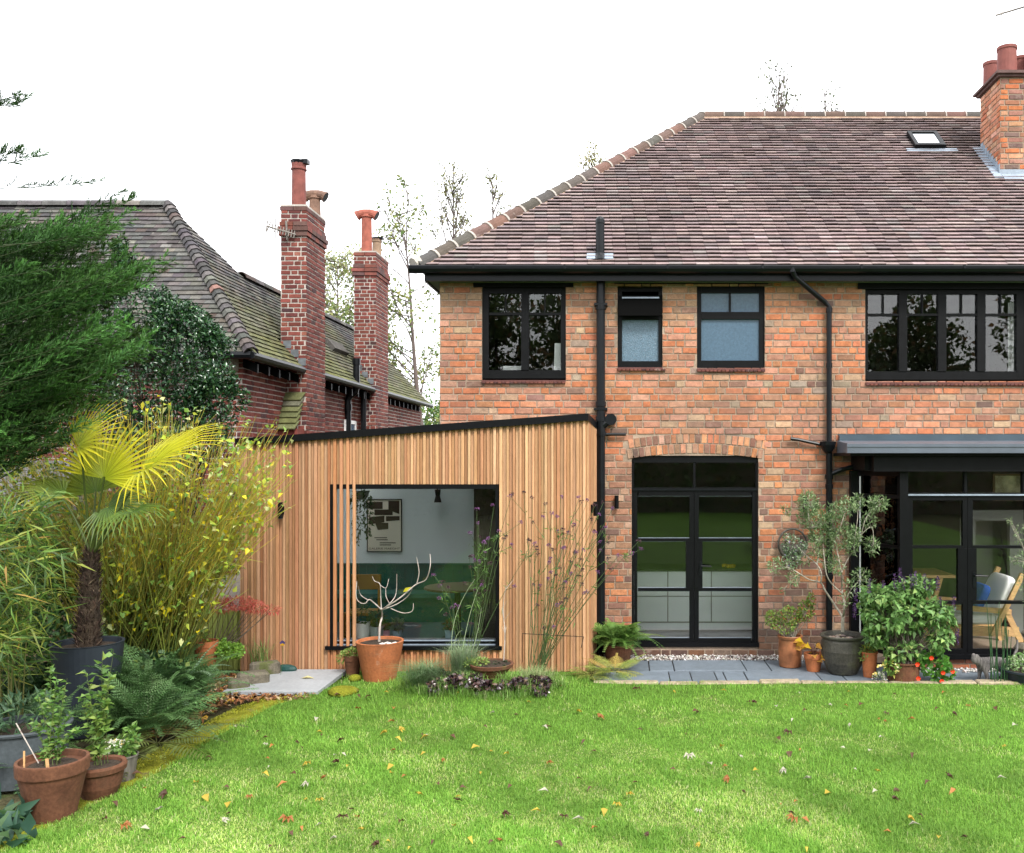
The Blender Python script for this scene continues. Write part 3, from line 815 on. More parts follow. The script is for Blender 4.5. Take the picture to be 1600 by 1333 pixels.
mk('transom_trim', *frect(1418, 772, 1700, 774.5, -0.02, -0.0005), M['lead'], fd)
for a, b in ((1418, 1507.1), (1511.4, 1598.1), (1602, 1690)): mk('pane', *frect(a, 727, b, 770, 0.03, 0.038), M['glass'], fd)
for side, (a, b) in enumerate(((1418.3, 1511.7), (1512.3, 1610))):
    lf = [(a, 777.2, a + 8, 1021.9), (b - 7, 777.2, b, 1021.9), (a + 8, 777.2, b - 7, 782), (a + 8, 1014, b - 7, 1021.9), (a + 7, 852.5, b - 6.5, 857), (a + 7, 939, b - 6.5, 944)]
    lf.append((1497, 857.1, b - 0.1, 938.9) if side == 0 else (a + .1, 857.1, 1526, 938.9))
    d = mk('door_leaf', *join([frect(*q, 0.004 - 0.001 * k, 0.065) for k, q in enumerate(lf)]), M['blackmetal'], fd)
    for y0, y1 in ((781.9, 852.6), (856.9, 939.1), (943.9, 1014.1)):
        mk('pane', *frect(a + 7, y0, b - 6, y1, 0.03, 0.038), M['glass'], d)
    if side:
        mk('handle', *join([frect(1520, 894, 1525, 918, -0.01, 0.0), tube([(fx(1522), BY - 0.01, fz(899)), (fx(1522), BY - 0.055, fz(899)), (fx(1541), BY - 0.06, fz(899.5))], 0.010, 7)]), M['gutter'], d)
# brick plinth of the bay
pl = mk('bay_plinth', *join([bx(fx(1405), 8, BY + 0.004, BY + 0.25, 0, fz(1029)), obox(np.array([bxl, 0, 0]) - side_n * 0.0, side_dir, (0, 0, 1), -side_n, side_len, 0.12, 0.1)]), M['mortar'], house)
lay(brick_pieces((fx(1405), BY + 0.004, 0), (1, 0, 0), (0, -1, 0), 2.6, fz(1029), nb, lambda u, v: pick([((0.28, 0.09, 0.05), 3), ((0.22, 0.09, 0.06), 2)], 1, 0.2)[0], course=0.066), 'brick', M['brick'], pl, 60)
room(3.02, 6.9, 0.0, 4.2, 0.1, 2.40, pbr('livingwall', (0.15, 0.145, 0.14), 0.9), house, 'living_room_wall')
mk('living_room_floor', *bx(3.0, 6.9, -0.70, 4.2, 0.06, 0.13), M['floorwood'], house)
mk('living_room_ceiling', *bx(3.0, 6.9, -0.0, 4.2, 2.42, 2.44), M['roomgrey'], house)
mk('alcove', *join([bx(4.85, 4.92, 0.9, 0.98, 0.13, 1.7), bx(4.85, 6.2, 0.9, 0.98, 1.7, 1.85), bx(5.4, 6.2, 0.9, 0.98, 0.13, 1.7), bx(4.921, 5.399, 1.5, 1.52, 0.13, 1.7)]), pbr('plaster', (0.19, 0.185, 0.19), 0.9), house)
random.seed(21)
# ------------------------------------------------------------------ timber extension
EYF = -1.0; ESC = FPX / (DW + EYF)


def ex(px): return (px - CX) / ESC
def ez(py): return CAMH + (CY - py) / ESC


ext = thing('timber_extension', (-2.5, EYF, 0), 'larch slatted garden room with black roof edge and large square window', 'extension')
XA, XB = -4.58, ex(915)
ZA, ZB = ez(696), ez(657)                                     # underside of the black roof edge at both ends
def ztop(x): return ZA + (ZB - ZA) * (x - XA) / (XB - XA)


WX0, WX1, WZ0, WZ1 = ex(515), ex(778), ez(1014), ez(757)
WP = [((0.40, 0.225, 0.115), 4), ((0.43, 0.255, 0.138), 3), ((0.36, 0.190, 0.094), 2.5), ((0.46, 0.285, 0.16), 0.5), ((0.32, 0.160, 0.078), 0.9)]
np_ = 54; pit = (XB - XA) / np_


def slat(x0, x1, yf, yb, z0, z1, col, name='slat', lean=0.0):
    b = 0.003
    q = []
    for z, f in ((z0, lambda x: z0), (z1, (lambda x: ztop(x) - 0.002) if z1 is None else (lambda x: z1))):
        for x, y in ((x0 + b, yf), (x1 - b, yf), (x1, yf + b), (x1, yb), (x0, yb), (x0, yf + b)): q.append([x, y, f(x)])
    F = [[i, (i + 1) % 6, 6 + (i + 1) % 6, 6 + i] for i in range(6)] + [list(range(5, -1, -1)), list(range(6, 12))]
    return mk(name, np.array(q), F, M['wood'], ext, col=col)


for k in range(np_):
    x = XA + pit * k
    wv = random.uniform(-0.006, 0.006)
    for nm, x0, x1, yf, yb in (('board', x + 0.0005, x + pit - 0.033 + wv, EYF + 0.026, EYF + 0.045), ('slat', x + pit - 0.033 + wv, x + pit - 0.0015, EYF - random.uniform(-0.002, 0.003), EYF + 0.045)):
        c = pick(WP, 1, 0.13)[0] * (0.88 if nm == 'board' else 1.02)  # recessed boards darker, proud slats lighter: gap shadow painted into the wood
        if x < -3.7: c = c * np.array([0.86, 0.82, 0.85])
        inside = x0 > WX0 - 0.03 and x1 < WX1 + 0.03
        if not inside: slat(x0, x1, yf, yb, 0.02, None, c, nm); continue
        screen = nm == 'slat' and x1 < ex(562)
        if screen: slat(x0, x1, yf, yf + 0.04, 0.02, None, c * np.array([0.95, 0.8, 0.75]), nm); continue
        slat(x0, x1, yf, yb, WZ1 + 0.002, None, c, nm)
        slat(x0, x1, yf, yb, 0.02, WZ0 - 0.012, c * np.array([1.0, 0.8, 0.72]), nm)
# return to the brick wall
s0 = np.array([XB, EYF + 0.02, 0]); s1 = np.array([-0.375, -0.02, 0]); sdv = unit(s1 - s0); sl = np.linalg.norm(s1 - s0); sn = np.array([sdv[1], -sdv[0], 0])
def zside(u): return ZB + (wz(672) - ZB) * u / sl


for k in range(12):
    u = sl * k / 12
    for (a, b, w) in ((u, u + 0.045, 0.012), (u + 0.0455, u + sl / 12 - 0.002, 0.03)):
        c = pick(WP, 1, 0.13)[0]
        base = s0 + sdv * a
        q = [base + sn * -0.03, base + sn * w, s0 + sdv * b + sn * w, s0 + sdv * b - sn * 0.03]
        zb = 0.02
        V = np.array([p + [0, 0, zb] for p in q] + [p + [0, 0, zside(a if i in (0, 1) else b)] for i, p in enumerate(q)])
        mk('slat', V, [f[::-1] for f in BOXF], M['wood'], ext, col=c)
# membrane behind the slats with the window opening
mem = [bx(XA, WX0, EYF + 0.046, EYF + 0.12, 0.0, 2.6), bx(WX1, XB - 0.04, EYF + 0.046, EYF + 0.12, 0.0, 2.8), bx(WX0, WX1, EYF + 0.046, EYF + 0.12, 0.0, WZ0 - 0.02), bx(WX0, WX1, EYF + 0.046, EYF + 0.12, WZ1 + 0.01, 2.7)]
mem.append(obox(s0 + sdv * 0.06 - sn * 0.06, sdv, (0, 0, 1), sn, sl - 0.06, 2.85, 0.028))
mk('membrane', *join(mem), M['blackpaint'], ext)
mk('outer_wall', *join([bx(XA - 0.02, XA, EYF + 0.05, 4.5, 0, ZA - 0.02), bx(XA, WL, 4.48, 4.5, 0, 2.6)]), M['wood'], ext, col=(0.42, 0.22, 0.1))
# roof edge and roof
def edge(a, b, za, zb, y0, y1, h):
    return (np.array([[a, y0, za], [b, y0, zb], [b, y1, zb], [a, y1, za], [a, y0, za + h], [b, y0, zb + h], [b, y1, zb + h], [a, y1, za + h]]), BOXF)


capz = 0.083
sidecap = (np.array([[XB - 0.02, EYF - 0.03, ZB], [XB + 0.035, EYF - 0.03, ZB], [-0.345, -0.005, wz(672)], [-0.40, -0.005, wz(672)],
                     [XB - 0.02, EYF - 0.03, ZB + capz], [XB + 0.035, EYF - 0.03, ZB + capz], [-0.345, -0.005, wz(661)], [-0.40, -0.005, wz(661)]]), BOXF)
mk('roof_edge', *join([edge(XA - 0.05, XB + 0.03, ZA - 0.004, ZB + 0.0, EYF - 0.032, EYF + 0.05, capz)]), M['blackmetal'], ext)
mk('roof_edge', *sidecap, M['gutter'], ext)
RL = (-4.40, -2.55, 0.10, 2.42)                                 # rooflight over the dining end, unseen, added to brighten the room
def rfz(x): return ztop(x) + 0.05


rq = []
for x0, x1, ya, yb in ((XA - 0.04, RL[0], EYF + 0.05, 4.5), (RL[1], WL - 0.002, EYF + 0.05, 4.5), (RL[0], RL[1], EYF + 0.05, RL[2]), (RL[0], RL[1], RL[3], 4.5), (WL - 0.002, XB - 0.01, EYF + 0.05, -0.004)):
    rq.append((np.array([[x0, ya, rfz(x0) - 0.05], [x1, ya, rfz(x1) - 0.05], [x1, yb, rfz(x1) - 0.05], [x0, yb, rfz(x0) - 0.05], [x0, ya, rfz(x0)], [x1, ya, rfz(x1)], [x1, yb, rfz(x1)], [x0, yb, rfz(x0)]]), BOXF))
mk('roof', *join(rq), M['blackpaint'], ext)
mk('added_rooflight', np.array([[RL[0], RL[2], rfz(RL[0]) + 0.01], [RL[1], RL[2], rfz(RL[1]) + 0.01], [RL[1], RL[3], rfz(RL[1]) + 0.01], [RL[0], RL[3], rfz(RL[0]) + 0.01]]), [[0, 1, 2, 3]], M['glass'], ext)
# window
yw = EYF + 0.05
fr = [bx(WX0, WX0 + 0.035, yw - 0.045, yw + 0.07, WZ0, WZ1), bx(WX1 - 0.03, WX1, yw - 0.045, yw + 0.07, WZ0, WZ1), bx(WX0 + 0.036, WX1 - 0.031, yw - 0.045, yw + 0.07, WZ1 - 0.055, WZ1),
      bx(WX0 + 0.036, WX1 - 0.031, yw - 0.0, yw + 0.07, WZ0, WZ0 + 0.10), bx(WX0 - 0.05, WX1 + 0.05, EYF - 0.025, yw + 0.0, WZ0 - 0.01, WZ0 + 0.035)]
ew = mk('window', *join(fr), M['blackmetal'], ext)
mk('pane', *bx(WX0 + 0.036, WX1 - 0.031, yw + 0.03, yw + 0.038, WZ0 + 0.1, WZ1 - 0.055), M['glass'], ew)
mk('bottom_bead', *join([bx(WX0 + 0.036, WX1 - 0.031, yw - 0.012, yw - 0.001, WZ0 + 0.085, WZ0 + 0.101), bx(WX0 + 0.036, WX1 - 0.031, yw - 0.02, yw - 0.001, WZ0 + 0.036, WZ0 + 0.05)]), M['lead'], ew)
# room inside
mk('back_wall', *join([bx(-4.52, -1.90, 2.5, 2.55, 0.93, 2.75), bx(-4.55, -4.52, EYF + 0.125, 2.5, 0.0, 2.7)]), M['roomwhite'], ext)
mk('panelling', *join([bx(-4.52, -1.90, 2.47, 2.5, 0.1, 0.93), bx(-4.52, -1.90, 2.455, 2.4695, 0.90, 0.93)] + [bx(-4.5 + 0.15 * k, -4.49 + 0.15 * k, 2.463, 2.4695, 0.12, 0.899) for k in range(17)]), M['greenpanel'], ext)
mk('inner_wall', *join([bx(-1.93, -0.5, -0.03, -0.012, 0.1, 2.7), bx(-1.95, -1.935, -0.03, 2.5, 0.1, 2.7)]), pbr('brownwall', (0.055, 0.045, 0.038), 0.7, noise=[(2, 0.2)]), ext)
mk('floor', *bx(-4.52, -0.5, EYF + 0.125, 2.5, 0.02, 0.08), pbr('tealfloor', (0.05, 0.085, 0.09), 0.5, noise=[(3, 0.15)]), ext)
mk('ceiling', *join([bx(-4.52, RL[0], EYF + 0.125, 2.5, 2.62, 2.64), bx(RL[1], -1.96, EYF + 0.125, 2.5, 2.62, 2.64), bx(RL[0] + 0.001, RL[1] - 0.001, EYF + 0.125, RL[2], 2.62, 2.64), bx(RL[0] + 0.001, RL[1] - 0.001, RL[3], 2.5, 2.62, 2.64), bx(RL[0] - 0.02, RL[0], RL[2], RL[3], 2.641, ztop(RL[0])), bx(RL[1], RL[1] + 0.02, RL[2], RL[3], 2.641, ztop(RL[1])), bx(RL[0], RL[1], RL[3], RL[3] + 0.02, 2.641, ztop(RL[0])), bx(RL[0], RL[1], RL[2] - 0.02, RL[2], 2.641, ztop(RL[0])), bx(-1.955, -0.5, EYF + 0.125, -0.035, 2.62, 2.64)]), M['roomwhite'], ext)
mk('window_seat', *join([bx(-4.5, -0.55, EYF + 0.126, EYF + 0.34, 0.0801, 0.36)]), M['white'], ext)

# ------------------------------------------------------------------ neighbour's house
nbh = thing('neighbour_house', (-7, 8, 0), 'dark red brick house with mossy grey tiled roof and two tall chimneys', 'house')
NX, NEX, NEZ = -5.5, -5.25, 4.05
y0n, y1n = 1.3, 12.9
NP = [((0.125, 0.034, 0.027), 4), ((0.15, 0.045, 0.034), 3), ((0.09, 0.028, 0.025), 2), ((0.18, 0.065, 0.048), 1), ((0.06, 0.028, 0.028), 0.6)]
npal = lambda u, v: pick(NP, 1, 0.18)[0]
nw = mk('wall', *join([bx(-10.5, NX - 0.004, y0n + 0.004, y1n, 0, NEZ + 0.1)]), M['mortar_light'], nbh)
NWIN = (1.30, 3.05)
bs = brick_pieces((NX - 0.004, y0n, 0.9), (0, 1, 0), (1, 0, 0), y1n - y0n, NEZ - 0.9 + 0.08, nb, npal, course=0.0765, bl=0.22)
lay(bs, 'brick', M['brick_red'], nw, 220)
bs = brick_pieces((-9.2, y0n + 0.004, 0.9), (1, 0, 0), (0, -1, 0), NX + 9.2, NEZ - 0.9 + 0.08, nb, npal, course=0.0765, bl=0.22)
lay(bs, 'brick', M['brick_red'], nw, 50)
# roof
r1 = 2.30; rz = 6.755; pz = rz - NEZ; psl = math.hypot(r1, pz)
y0e = 0.95; y1e = 13.0; RZ2 = 5.75
t2 = (rz - RZ2) / pz * r1                                        # how far down the back hip the rear ridge sits
re = np.array([NEX - r1, y0e + r1, rz])
rd = RZ2 - NEZ; rr = rd / pz * r1
deckv = [[-12, y0e, NEZ], [NEX, y0e, NEZ], list(re), [-12, y0e + r1, rz], [NEX, y1e, NEZ], [NEX - rr, y1e - rr, RZ2], [NEX - rr, y0e + r1 + t2, RZ2], [-12, y1e, NEZ], [NEX - 2 * rr, y1e, NEZ], [NEX - 2 * rr - .4, y0e + 2 * r1, NEZ]]
nr = mk('roof', np.array(deckv) - [0, 0, 0.012], [[0, 1, 2, 3], [1, 4, 5, 6, 2], [5, 8, 9, 6], [4, 8, 5], [3, 2, 6, 9, 7]], bpy.data.materials['underlay'], nbh)
OT = [((0.075, 0.072, 0.070), 3), ((0.095, 0.09, 0.086), 2), ((0.055, 0.052, 0.054), 2.5), ((0.12, 0.11, 0.10), 0.5), ((0.08, 0.063, 0.06), 1)]


def old_pal(mossy):
    def f(u, s):
        c = pick(OT, 1, 0.2)[0]
        nz = vnoise([[u, s * 2]], 1.6, 11)[0]
        m = mossy * max(0, (2.0 - s) / 2.0) + nz * 0.35 * mossy
        c = c * (1 - 0.75 * min(1, max(0, m))) + np.array([0.10, 0.108, 0.024]) * min(1, max(0, m)) * random.uniform(0.6, 1.25)
        if random.random() < 0.002: c = np.array([0.30, 0.13, 0.10])
        return np.clip(c, 0, 1)
    return f


Sf = np.array([0, r1 / psl, pz / psl]); Nf = np.array([0, -pz / psl, r1 / psl])
t_ = tile_pieces((-11.8, y0e, NEZ), (1, 0, 0), Sf, Nf, 34, 0.104, 0.17, lambda s: 0.0, lambda s: NEX + 11.8 - s / psl * r1 - 0.02, old_pal(0.12), th=0.016, tail=0.034)
lay(t_, 'tile', M['oldtile'], nr, 140)
Sr = np.array([-r1 / psl, 0, pz / psl]); Nr = np.array([pz / psl, 0, r1 / psl])
srz = rd / pz * psl


def rhi(s):
    zz = s / psl
    return (y1e - y0e - zz * r1 - 0.02) if s < srz else (2 * r1 - zz * r1)


def nskip(u, s):
    y = y0e + u; x = NEX - s / psl * r1
    return x > -5.62 and (2.98 < y < 3.96 or 7.18 < y < 8.24)


t_ = tile_pieces((NEX, y0e, NEZ), (0, 1, 0), Sr, Nr, 34, 0.104, 0.17, lambda s: s / psl * r1 + 0.02, rhi, old_pal(0.75), th=0.016, tail=0.034, skip=nskip)
lay(t_, 'tile', M['oldtile'], nr, 150)
hv = re - np.array([NEX, y0e, NEZ])
for k in range(33):                                              # bonnet tiles down the hip
    a = np.array([NEX, y0e, NEZ]) + hv * (k / 33.0); b = a + hv * (1.35 / 33.0)
    v, f = half_round(a - hv * 0.004, b, 0.11, unit(np.array([0.45, -0.45, 1.0])), n=5, lift=0.015 - 0.03 * 0, taper=0.7)
    mk('bonnet_tile', v, f, M['oldtile'], nr, col=pick(OT, 1, 0.2)[0] if k not in (12,) else (0.16, 0.09, 0.075))
for (a, b) in (((-12, re[1], rz), re), ((NEX - rr, y0e + r1 + t2, RZ2), (NEX - rr, y1e - rr, RZ2))):
    a, b = np.array(a, float), np.array(b, float); L_ = np.linalg.norm(b - a); n_ = int(L_ / 0.4)
    for k in range(n_):
        v, f = half_round(a + (b - a) * k / n_, a + (b - a) * ((k + 1) / n_ - 0.002), 0.11, np.array([0, 0, 1.0]), n=7, lift=-0.01, taper=0.98)
        mk('ridge_tile', v, f, M['oldtile'], nr, col=pick(OT, 1, 0.2)[0])
# gutter and rafter feet
mk('gutter', *join([tube([(NEX + 0.03, y0e - 0.05, NEZ - 0.03), (NEX + 0.03, y1e, NEZ - 0.03)], 0.055, 8), tube([(-12, y0e - 0.03, NEZ - 0.03), (NEX + 0.03, y0e - 0.03, NEZ - 0.03)], 0.055, 8)]), M['gutter'], nbh)
for k in range(26):
    y = y0e + 0.35 + 0.42 * k
    mk('rafter_foot', *obox(np.array([NX, y, NEZ - 0.16]), (1, 0, -0.4), (0, 1, 0), (0, 0, 1), 0.21, 0.05, 0.13), M['blackpaint'], nbh)
for k in range(6):
    x = NX - 0.12 - 0.42 * k
    mk('rafter_foot', *bx(x, x + 0.06, y0e + 0.12, y0n, NEZ - 0.22, NEZ - 0.05), M['greybark'], nbh)


M['oldlead'] = pbr('oldlead', (0.10, 0.11, 0.12), 0.6, noise=[(8, 0.4)])


def stack(xr, yf, wdt, dep, ztop_, nind, pots):
    st = mk('chimney', *join([bx(xr - wdt + 0.004, xr - 0.004, yf + 0.004, yf + dep - 0.004, 1.5, ztop_)]), M['mortar_light'], nbh)
    bs = brick_pieces((xr - wdt, yf + 0.004, 1.9), (1, 0, 0), (0, -1, 0), wdt, ztop_ - 1.9, nb, npal, course=0.0765, header=1, bl=0.2)
    bs += brick_pieces((xr - 0.004, yf, 1.9), (0, 1, 0), (1, 0, 0), dep, ztop_ - 1.9, nb, npal, course=0.0765, header=2, bl=0.2)
    lay(bs, 'brick', M['brick_red'], st, nind)
    dk = lambda: pick([((0.09, 0.05, 0.045), 1), ((0.15, 0.05, 0.04), 1)], 1, 0.2)[0]
    for j, (z, h, o) in enumerate(((ztop_ - 0.42, 0.075, 0.028), (ztop_ - 0.34, 0.075, 0.045), (ztop_ - 0.255, 0.075, 0.02), (ztop_ - 0.005, 0.07, 0.012))):
        x = xr - wdt - o; n_ = max(2, round((wdt + 2 * o) / 0.22)); s = (wdt + 2 * o) / n_
        for q in range(n_): mk('corbel_brick', *bx(x + q * s + 0.005, x + (q + 1) * s - 0.005, yf - o, yf + 0.1, z, z + h - 0.008), M['brick_red'], st, col=dk())
        n_ = max(2, round((dep + 2 * o) / 0.22)); s = (dep + 2 * o) / n_
        for q in range(n_): mk('corbel_brick', *bx(xr - 0.1, xr + o - 0.0015, yf - o + q * s + 0.006, yf - o + (q + 1) * s - 0.005, z, z + h - 0.008), M['brick_red'], st, col=dk())
    mk('flaunching', *obox(np.array([xr - wdt, yf, ztop_ + 0.064]), (1, 0, 0), (0, 1, 0), (0, 0, 1), wdt, dep, 0.03), M['mortar_light'], st)
    for (px_, d_, r_, z1_, kind, c_) in pots:
        cx_ = (px_ - CX) * d_ / FPX; cy_ = d_ - DW; hh = z1_ - ztop_ - 0.07
        mt = pbr('clay%d' % len(bpy.data.materials), c_, 0.8, noise=[(8, 0.3)], stain=[(3, 0.5, 0.7, (0.05, 0.03, 0.03), 0.5)])
        if kind == 'straight':
            pt = mk('chimney_pot', *lathe([(r_, 0), (r_ * .95, hh * .8), (r_ * 1.1, hh * .81), (r_ * 1.1, hh * .84), (r_, hh * .86), (r_ * 1.05, hh * .94), (r_ * .9, hh * .95), (r_ * .85, 0.1), (0, .1)], (cx_, cy_, ztop_ + 0.07), 16), mt, st)
            mk('cowl', *join([lathe([(r_ * 1.05, hh * .93), (r_ * 1.2, hh), (r_ * .6, hh * 1.0), (0, hh * .99)], (cx_, cy_, ztop_ + 0.07), 10), bx(cx_ + r_ * .6, cx_ + r_ * 1.45, cy_ - .08, cy_ + .05, ztop_ + .07 + hh * .93, ztop_ + .07 + hh * 1.02)]), M['gutter'], pt)
        else:
            hd = [tube([(cx_ - 1.85 * r_, cy_, z1_ - 1.25 * r_), (cx_ - 1.4 * r_, cy_, z1_ - 1.0 * r_), (cx_ - 0.6 * r_, cy_, z1_ - 0.75 * r_), (cx_ + 0.6 * r_, cy_, z1_ - 0.75 * r_), (cx_ + 1.4 * r_, cy_, z1_ - 1.0 * r_), (cx_ + 1.85 * r_, cy_, z1_ - 1.25 * r_)], [r_ * .95, r_ * .8, r_ * .75, r_ * .75, r_ * .8, r_ * .95], 14)]
            pt = mk('chimney_pot', *join([lathe([(r_, 0), (r_ * .9, hh - 1.6 * r_), (r_ * 1.1, hh - 1.55 * r_), (r_ * 1.1, hh - 1.4 * r_), (r_ * .85, hh - 1.35 * r_), (r_ * .8, hh - r_)], (cx_, cy_, ztop_ + 0.07), 16)] + hd), mt, st)
            for sg in (-1, 1):
                mk('vent_mouth', *tube([(cx_ + sg * 1.83 * r_, cy_, z1_ - 1.24 * r_), (cx_ + sg * 1.87 * r_, cy_, z1_ - 1.262 * r_)], r_ * .8, 12), M['blackpaint'], pt)
    # stepped lead where the slope meets the stack
    fl = []
    for k in range(3):
        yk = yf - 0.012; xk = xr - wdt + 0.12 * k + 0.05; zk = NEZ + max(0.0, (NEX - xk)) / r1 * pz
        fl.append(bx(xk, xk + 0.125, yk, yk + 0.008, zk - 0.02, zk + 0.10))
    mk('flashing', *join(fl), M['oldlead'], st)
    return st


st1 = stack(-5.17, 3.0, 0.42, 0.94, 6.62, 150, [(467, 15.2, 0.115, P(0, 252, 15.2)[2], 'straight', (0.16, 0.05, 0.04)), (492, 15.75, 0.10, P(0, 297, 15.75)[2], 'tee', (0.17, 0.10, 0.07))])
st2 = stack(-5.17, 7.2, 0.46, 1.0, 6.82, 110, [(573, 19.45, 0.115, P(0, 327, 19.45)[2], 'tee', (0.25, 0.075, 0.05)), (589, 20.0, 0.10, P(0, 372, 20.0)[2], 'straight', (0.22, 0.15, 0.10))])
# tiled shoulder of the first stack
shl = []
for k in range(6):
    z = 3.62 - 0.095 * k; y = 2.94 - 0.055 * k
    shl.append((np.array([[-5.62, y - 0.07, z - 0.115], [-5.22, y - 0.07, z - 0.115], [-5.18, y + 0.06, z + 0.02], [-5.58, y + 0.06, z + 0.02], [-5.62, y - 0.085, z - 0.095], [-5.22, y - 0.085, z - 0.095], [-5.18, y + 0.045, z + 0.035], [-5.58, y + 0.045, z + 0.035]]), BOXF))
for v, f in shl: mk('shoulder_tile', v, f, M['oldtile'], st1, col=pick([((0.10, 0.095, 0.07), 2), ((0.10, 0.105, 0.045), 1)], 1, 0.15)[0])
mk('shoulder', *bx(-5.60, -5.20, 2.66, 2.998, 1.9, 3.05), M['brick_red'], st1, col=(0.16, 0.045, 0.035))
# pipes, dormer lip and a window on the side wall
for (px, d, top, knee) in ((543.5, 18.2, 562, 622), (568, 18.9, 610, 0)):
    xx, yy, zt = P(px, top, d)
    if knee:
        zk = P(px, knee, d)[2]
        mk('soil_pipe', *tube([(xx, yy, 1.5), (xx, yy, zk - 0.05), (xx + 0.03, yy, zk + 0.03), (xx + 0.15, yy, zk + 0.12), (xx + 0.17, yy, zk + 0.22), (xx + 0.17, yy, zt)], 0.065, 10), M['gutter'], nbh)
        mk('pipe_collar', *join([tube([(xx, yy, zk - 0.25), (xx, yy, zk - 0.12)], 0.08, 10), tube([(xx + 0.17, yy, zt - 0.1), (xx + 0.17, yy, zt + 0.02)], 0.078, 10)]), M['gutter'], nbh)
    else:
        mk('soil_pipe', *tube([(xx, yy, 1.5), (xx, yy, zt)], 0.055, 10), M['gutter'], nbh)
wy = P(549, 650, 18.0)[1]
nwin = mk('window', *join([bx(NX - 0.02, NX + 0.03, 6.1, 6.85, 2.2, 2.26), bx(NX - 0.02, NX + 0.03, 6.1, 6.18, 2.26, 3.35), bx(NX - 0.02, NX + 0.03, 6.77, 6.85, 2.26, 3.35), bx(NX - 0.02, NX + 0.03, 6.18, 6.77, 3.28, 3.35)]), M['white'], nbh)
mk('pane', *bx(NX - 0.01, NX + 0.018, 6.181, 6.769, 2.261, 3.279), M['frost'], nwin)
mk('roof_vent_lip', *obox(np.array([NEX - 0.55, 6.3, NEZ + 0.55 * pz / r1 + 0.03]), (0, 1, 0), Sr, Nr, 0.95, 0.25, 0.09), M['oldtile'], nbh, col=(0.07, 0.065, 0.06))

# ------------------------------------------------------------------ ground, lawn, path, patio
def lawn_h(x, y):
    m = 0.20 * np.exp(-(((x + 1.5) / 0.8) ** 2 + ((y + 2.15) / 0.55) ** 2))
    return 0.03 + m + 0.012 * np.sin(x * 1.7 + 0.4) * np.cos(y * 1.3) + np.clip((-1.5 - y) / 6, 0, 1) * 0.0


def lawn_xl(y):
    ys = np.array([-60, -12, -5.8, -4.54, -3.5, -2.5, -2.1, -1.6, -1.0]); xs = np.array([-4.6, -4.4, -3.98, -3.76, -3.72, -3.62, -3.40, -3.25, -3.22])
    return np.interp(y, ys, xs)


gs = []
mk('ground', np.array([[-70, -70, -0.03], [70, -70, -0.03], [70, 90, -0.03], [-70, 90, -0.03]]), [[0, 1, 2, 3]], M['ground'], kind='structure')
ny, nx = 110, 60
ys = np.concatenate([np.linspace(-46, -7, 14), np.linspace(-6.8, -1.03, 90)])
V, F = [], []
for y in ys:
    xl = lawn_xl(y); xr = 12.0
    tt = np.linspace(0, 1, 80) ** 1.5
    X_ = xl + tt * (xr - xl)
    back = np.where((X_ > -0.36) & (y > -1.62), -1.62, y)
    V.append(np.stack([X_, back, lawn_h(X_, back) * np.where(tt == 0, 0.3, 1)], 1))
V = np.concatenate(V); m = 80
F = [[i * m + j, i * m + j + 1, (i + 1) * m + j + 1, (i + 1) * m + j] for i in range(len(ys) - 1) for j in range(m - 1)]
mk('lawn', V, F, M['lawn'], kind='structure', smooth=True)
pv = []
yy_ = np.linspace(-8, -2.12, 24)
for y in yy_:
    w = 0.33 + 0.06 * math.sin(y * 3)
    pv += [[lawn_xl(y) - w - (0.1 if y > -3 else 0), y, 0.0], [lawn_xl(y) - w / 2, y, 0.022], [lawn_xl(y) + 0.06, y, 0.014]]
mk('path', np.array(pv), [[3 * i + j, 3 * i + j + 1, 3 * i + j + 4, 3 * i + j + 3] for i in range(23) for j in range(2)], M['moss'], kind='structure', smooth=True)
# patio
patio = mk('patio', *bx(-0.36, 7.5, -1.51, -0.004, -0.06, -0.012), M['soil'], kind='structure')
def slabs(y0, y1, seams):
    for a, b in zip(seams[:-1], seams[1:]):
        g = 0.1 + random.uniform(-0.015, 0.02)
        v, f = bevbox(a + 0.006, b - 0.006, y0 + 0.006, y1 - 0.006, -0.011, 0.008 + random.uniform(-0.003, 0.003), 0.004)
        mk('slab', v, f, M['slate'], patio, col=np.array([0.115, 0.14, 0.165]) * random.uniform(0.85, 1.12))


d1 = 11.4; d2 = 10.8
slabs(-0.90, -0.30, [-0.36] + [(p - CX) * d1 / FPX for p in (1014, 1052, 1162, 1200, 1262, 1300, 1412, 1450, 1560, 1600, 1710, 1750, 1860)])
slabs(-1.50, -0.90, [-0.36] + [(p - CX) * d2 / FPX for p in (1046, 1080, 1119, 1133, 1166, 1280, 1318, 1432, 1470, 1584, 1622, 1736, 1880)])
n = 4200
pp = np.stack([U(-0.33, 6.5, n), U(-0.295, -0.015, n), U(-0.005, 0.02, n)], 1)
nb2 = 900
pp2 = np.stack([U(3.5, 6.5, nb2), U(-0.98, -0.77, nb2), U(0.004, 0.02, nb2)], 1)
pp = np.concatenate([pp, pp2]); n = len(pp)
oc = np.array([[1, 0, 0], [0, 1, 0], [-1, 0, 0], [0, -1, 0], [0, 0, .7], [0, 0, -.7]])
rr_ = U(0.009, 0.021, (n, 1, 1)) * U(0.7, 1.2, (n, 1, 3))
an = U(0, 6.28, n); ca, sa = np.cos(an), np.sin(an)
O = oc[None] * rr_
O = np.stack([O[..., 0] * ca[:, None] - O[..., 1] * sa[:, None], O[..., 0] * sa[:, None] + O[..., 1] * ca[:, None], O[..., 2] + O[..., 0] * U(-.4, .4, (n, 1))], -1)
V = (pp[:, None] + O).reshape(-1, 3)
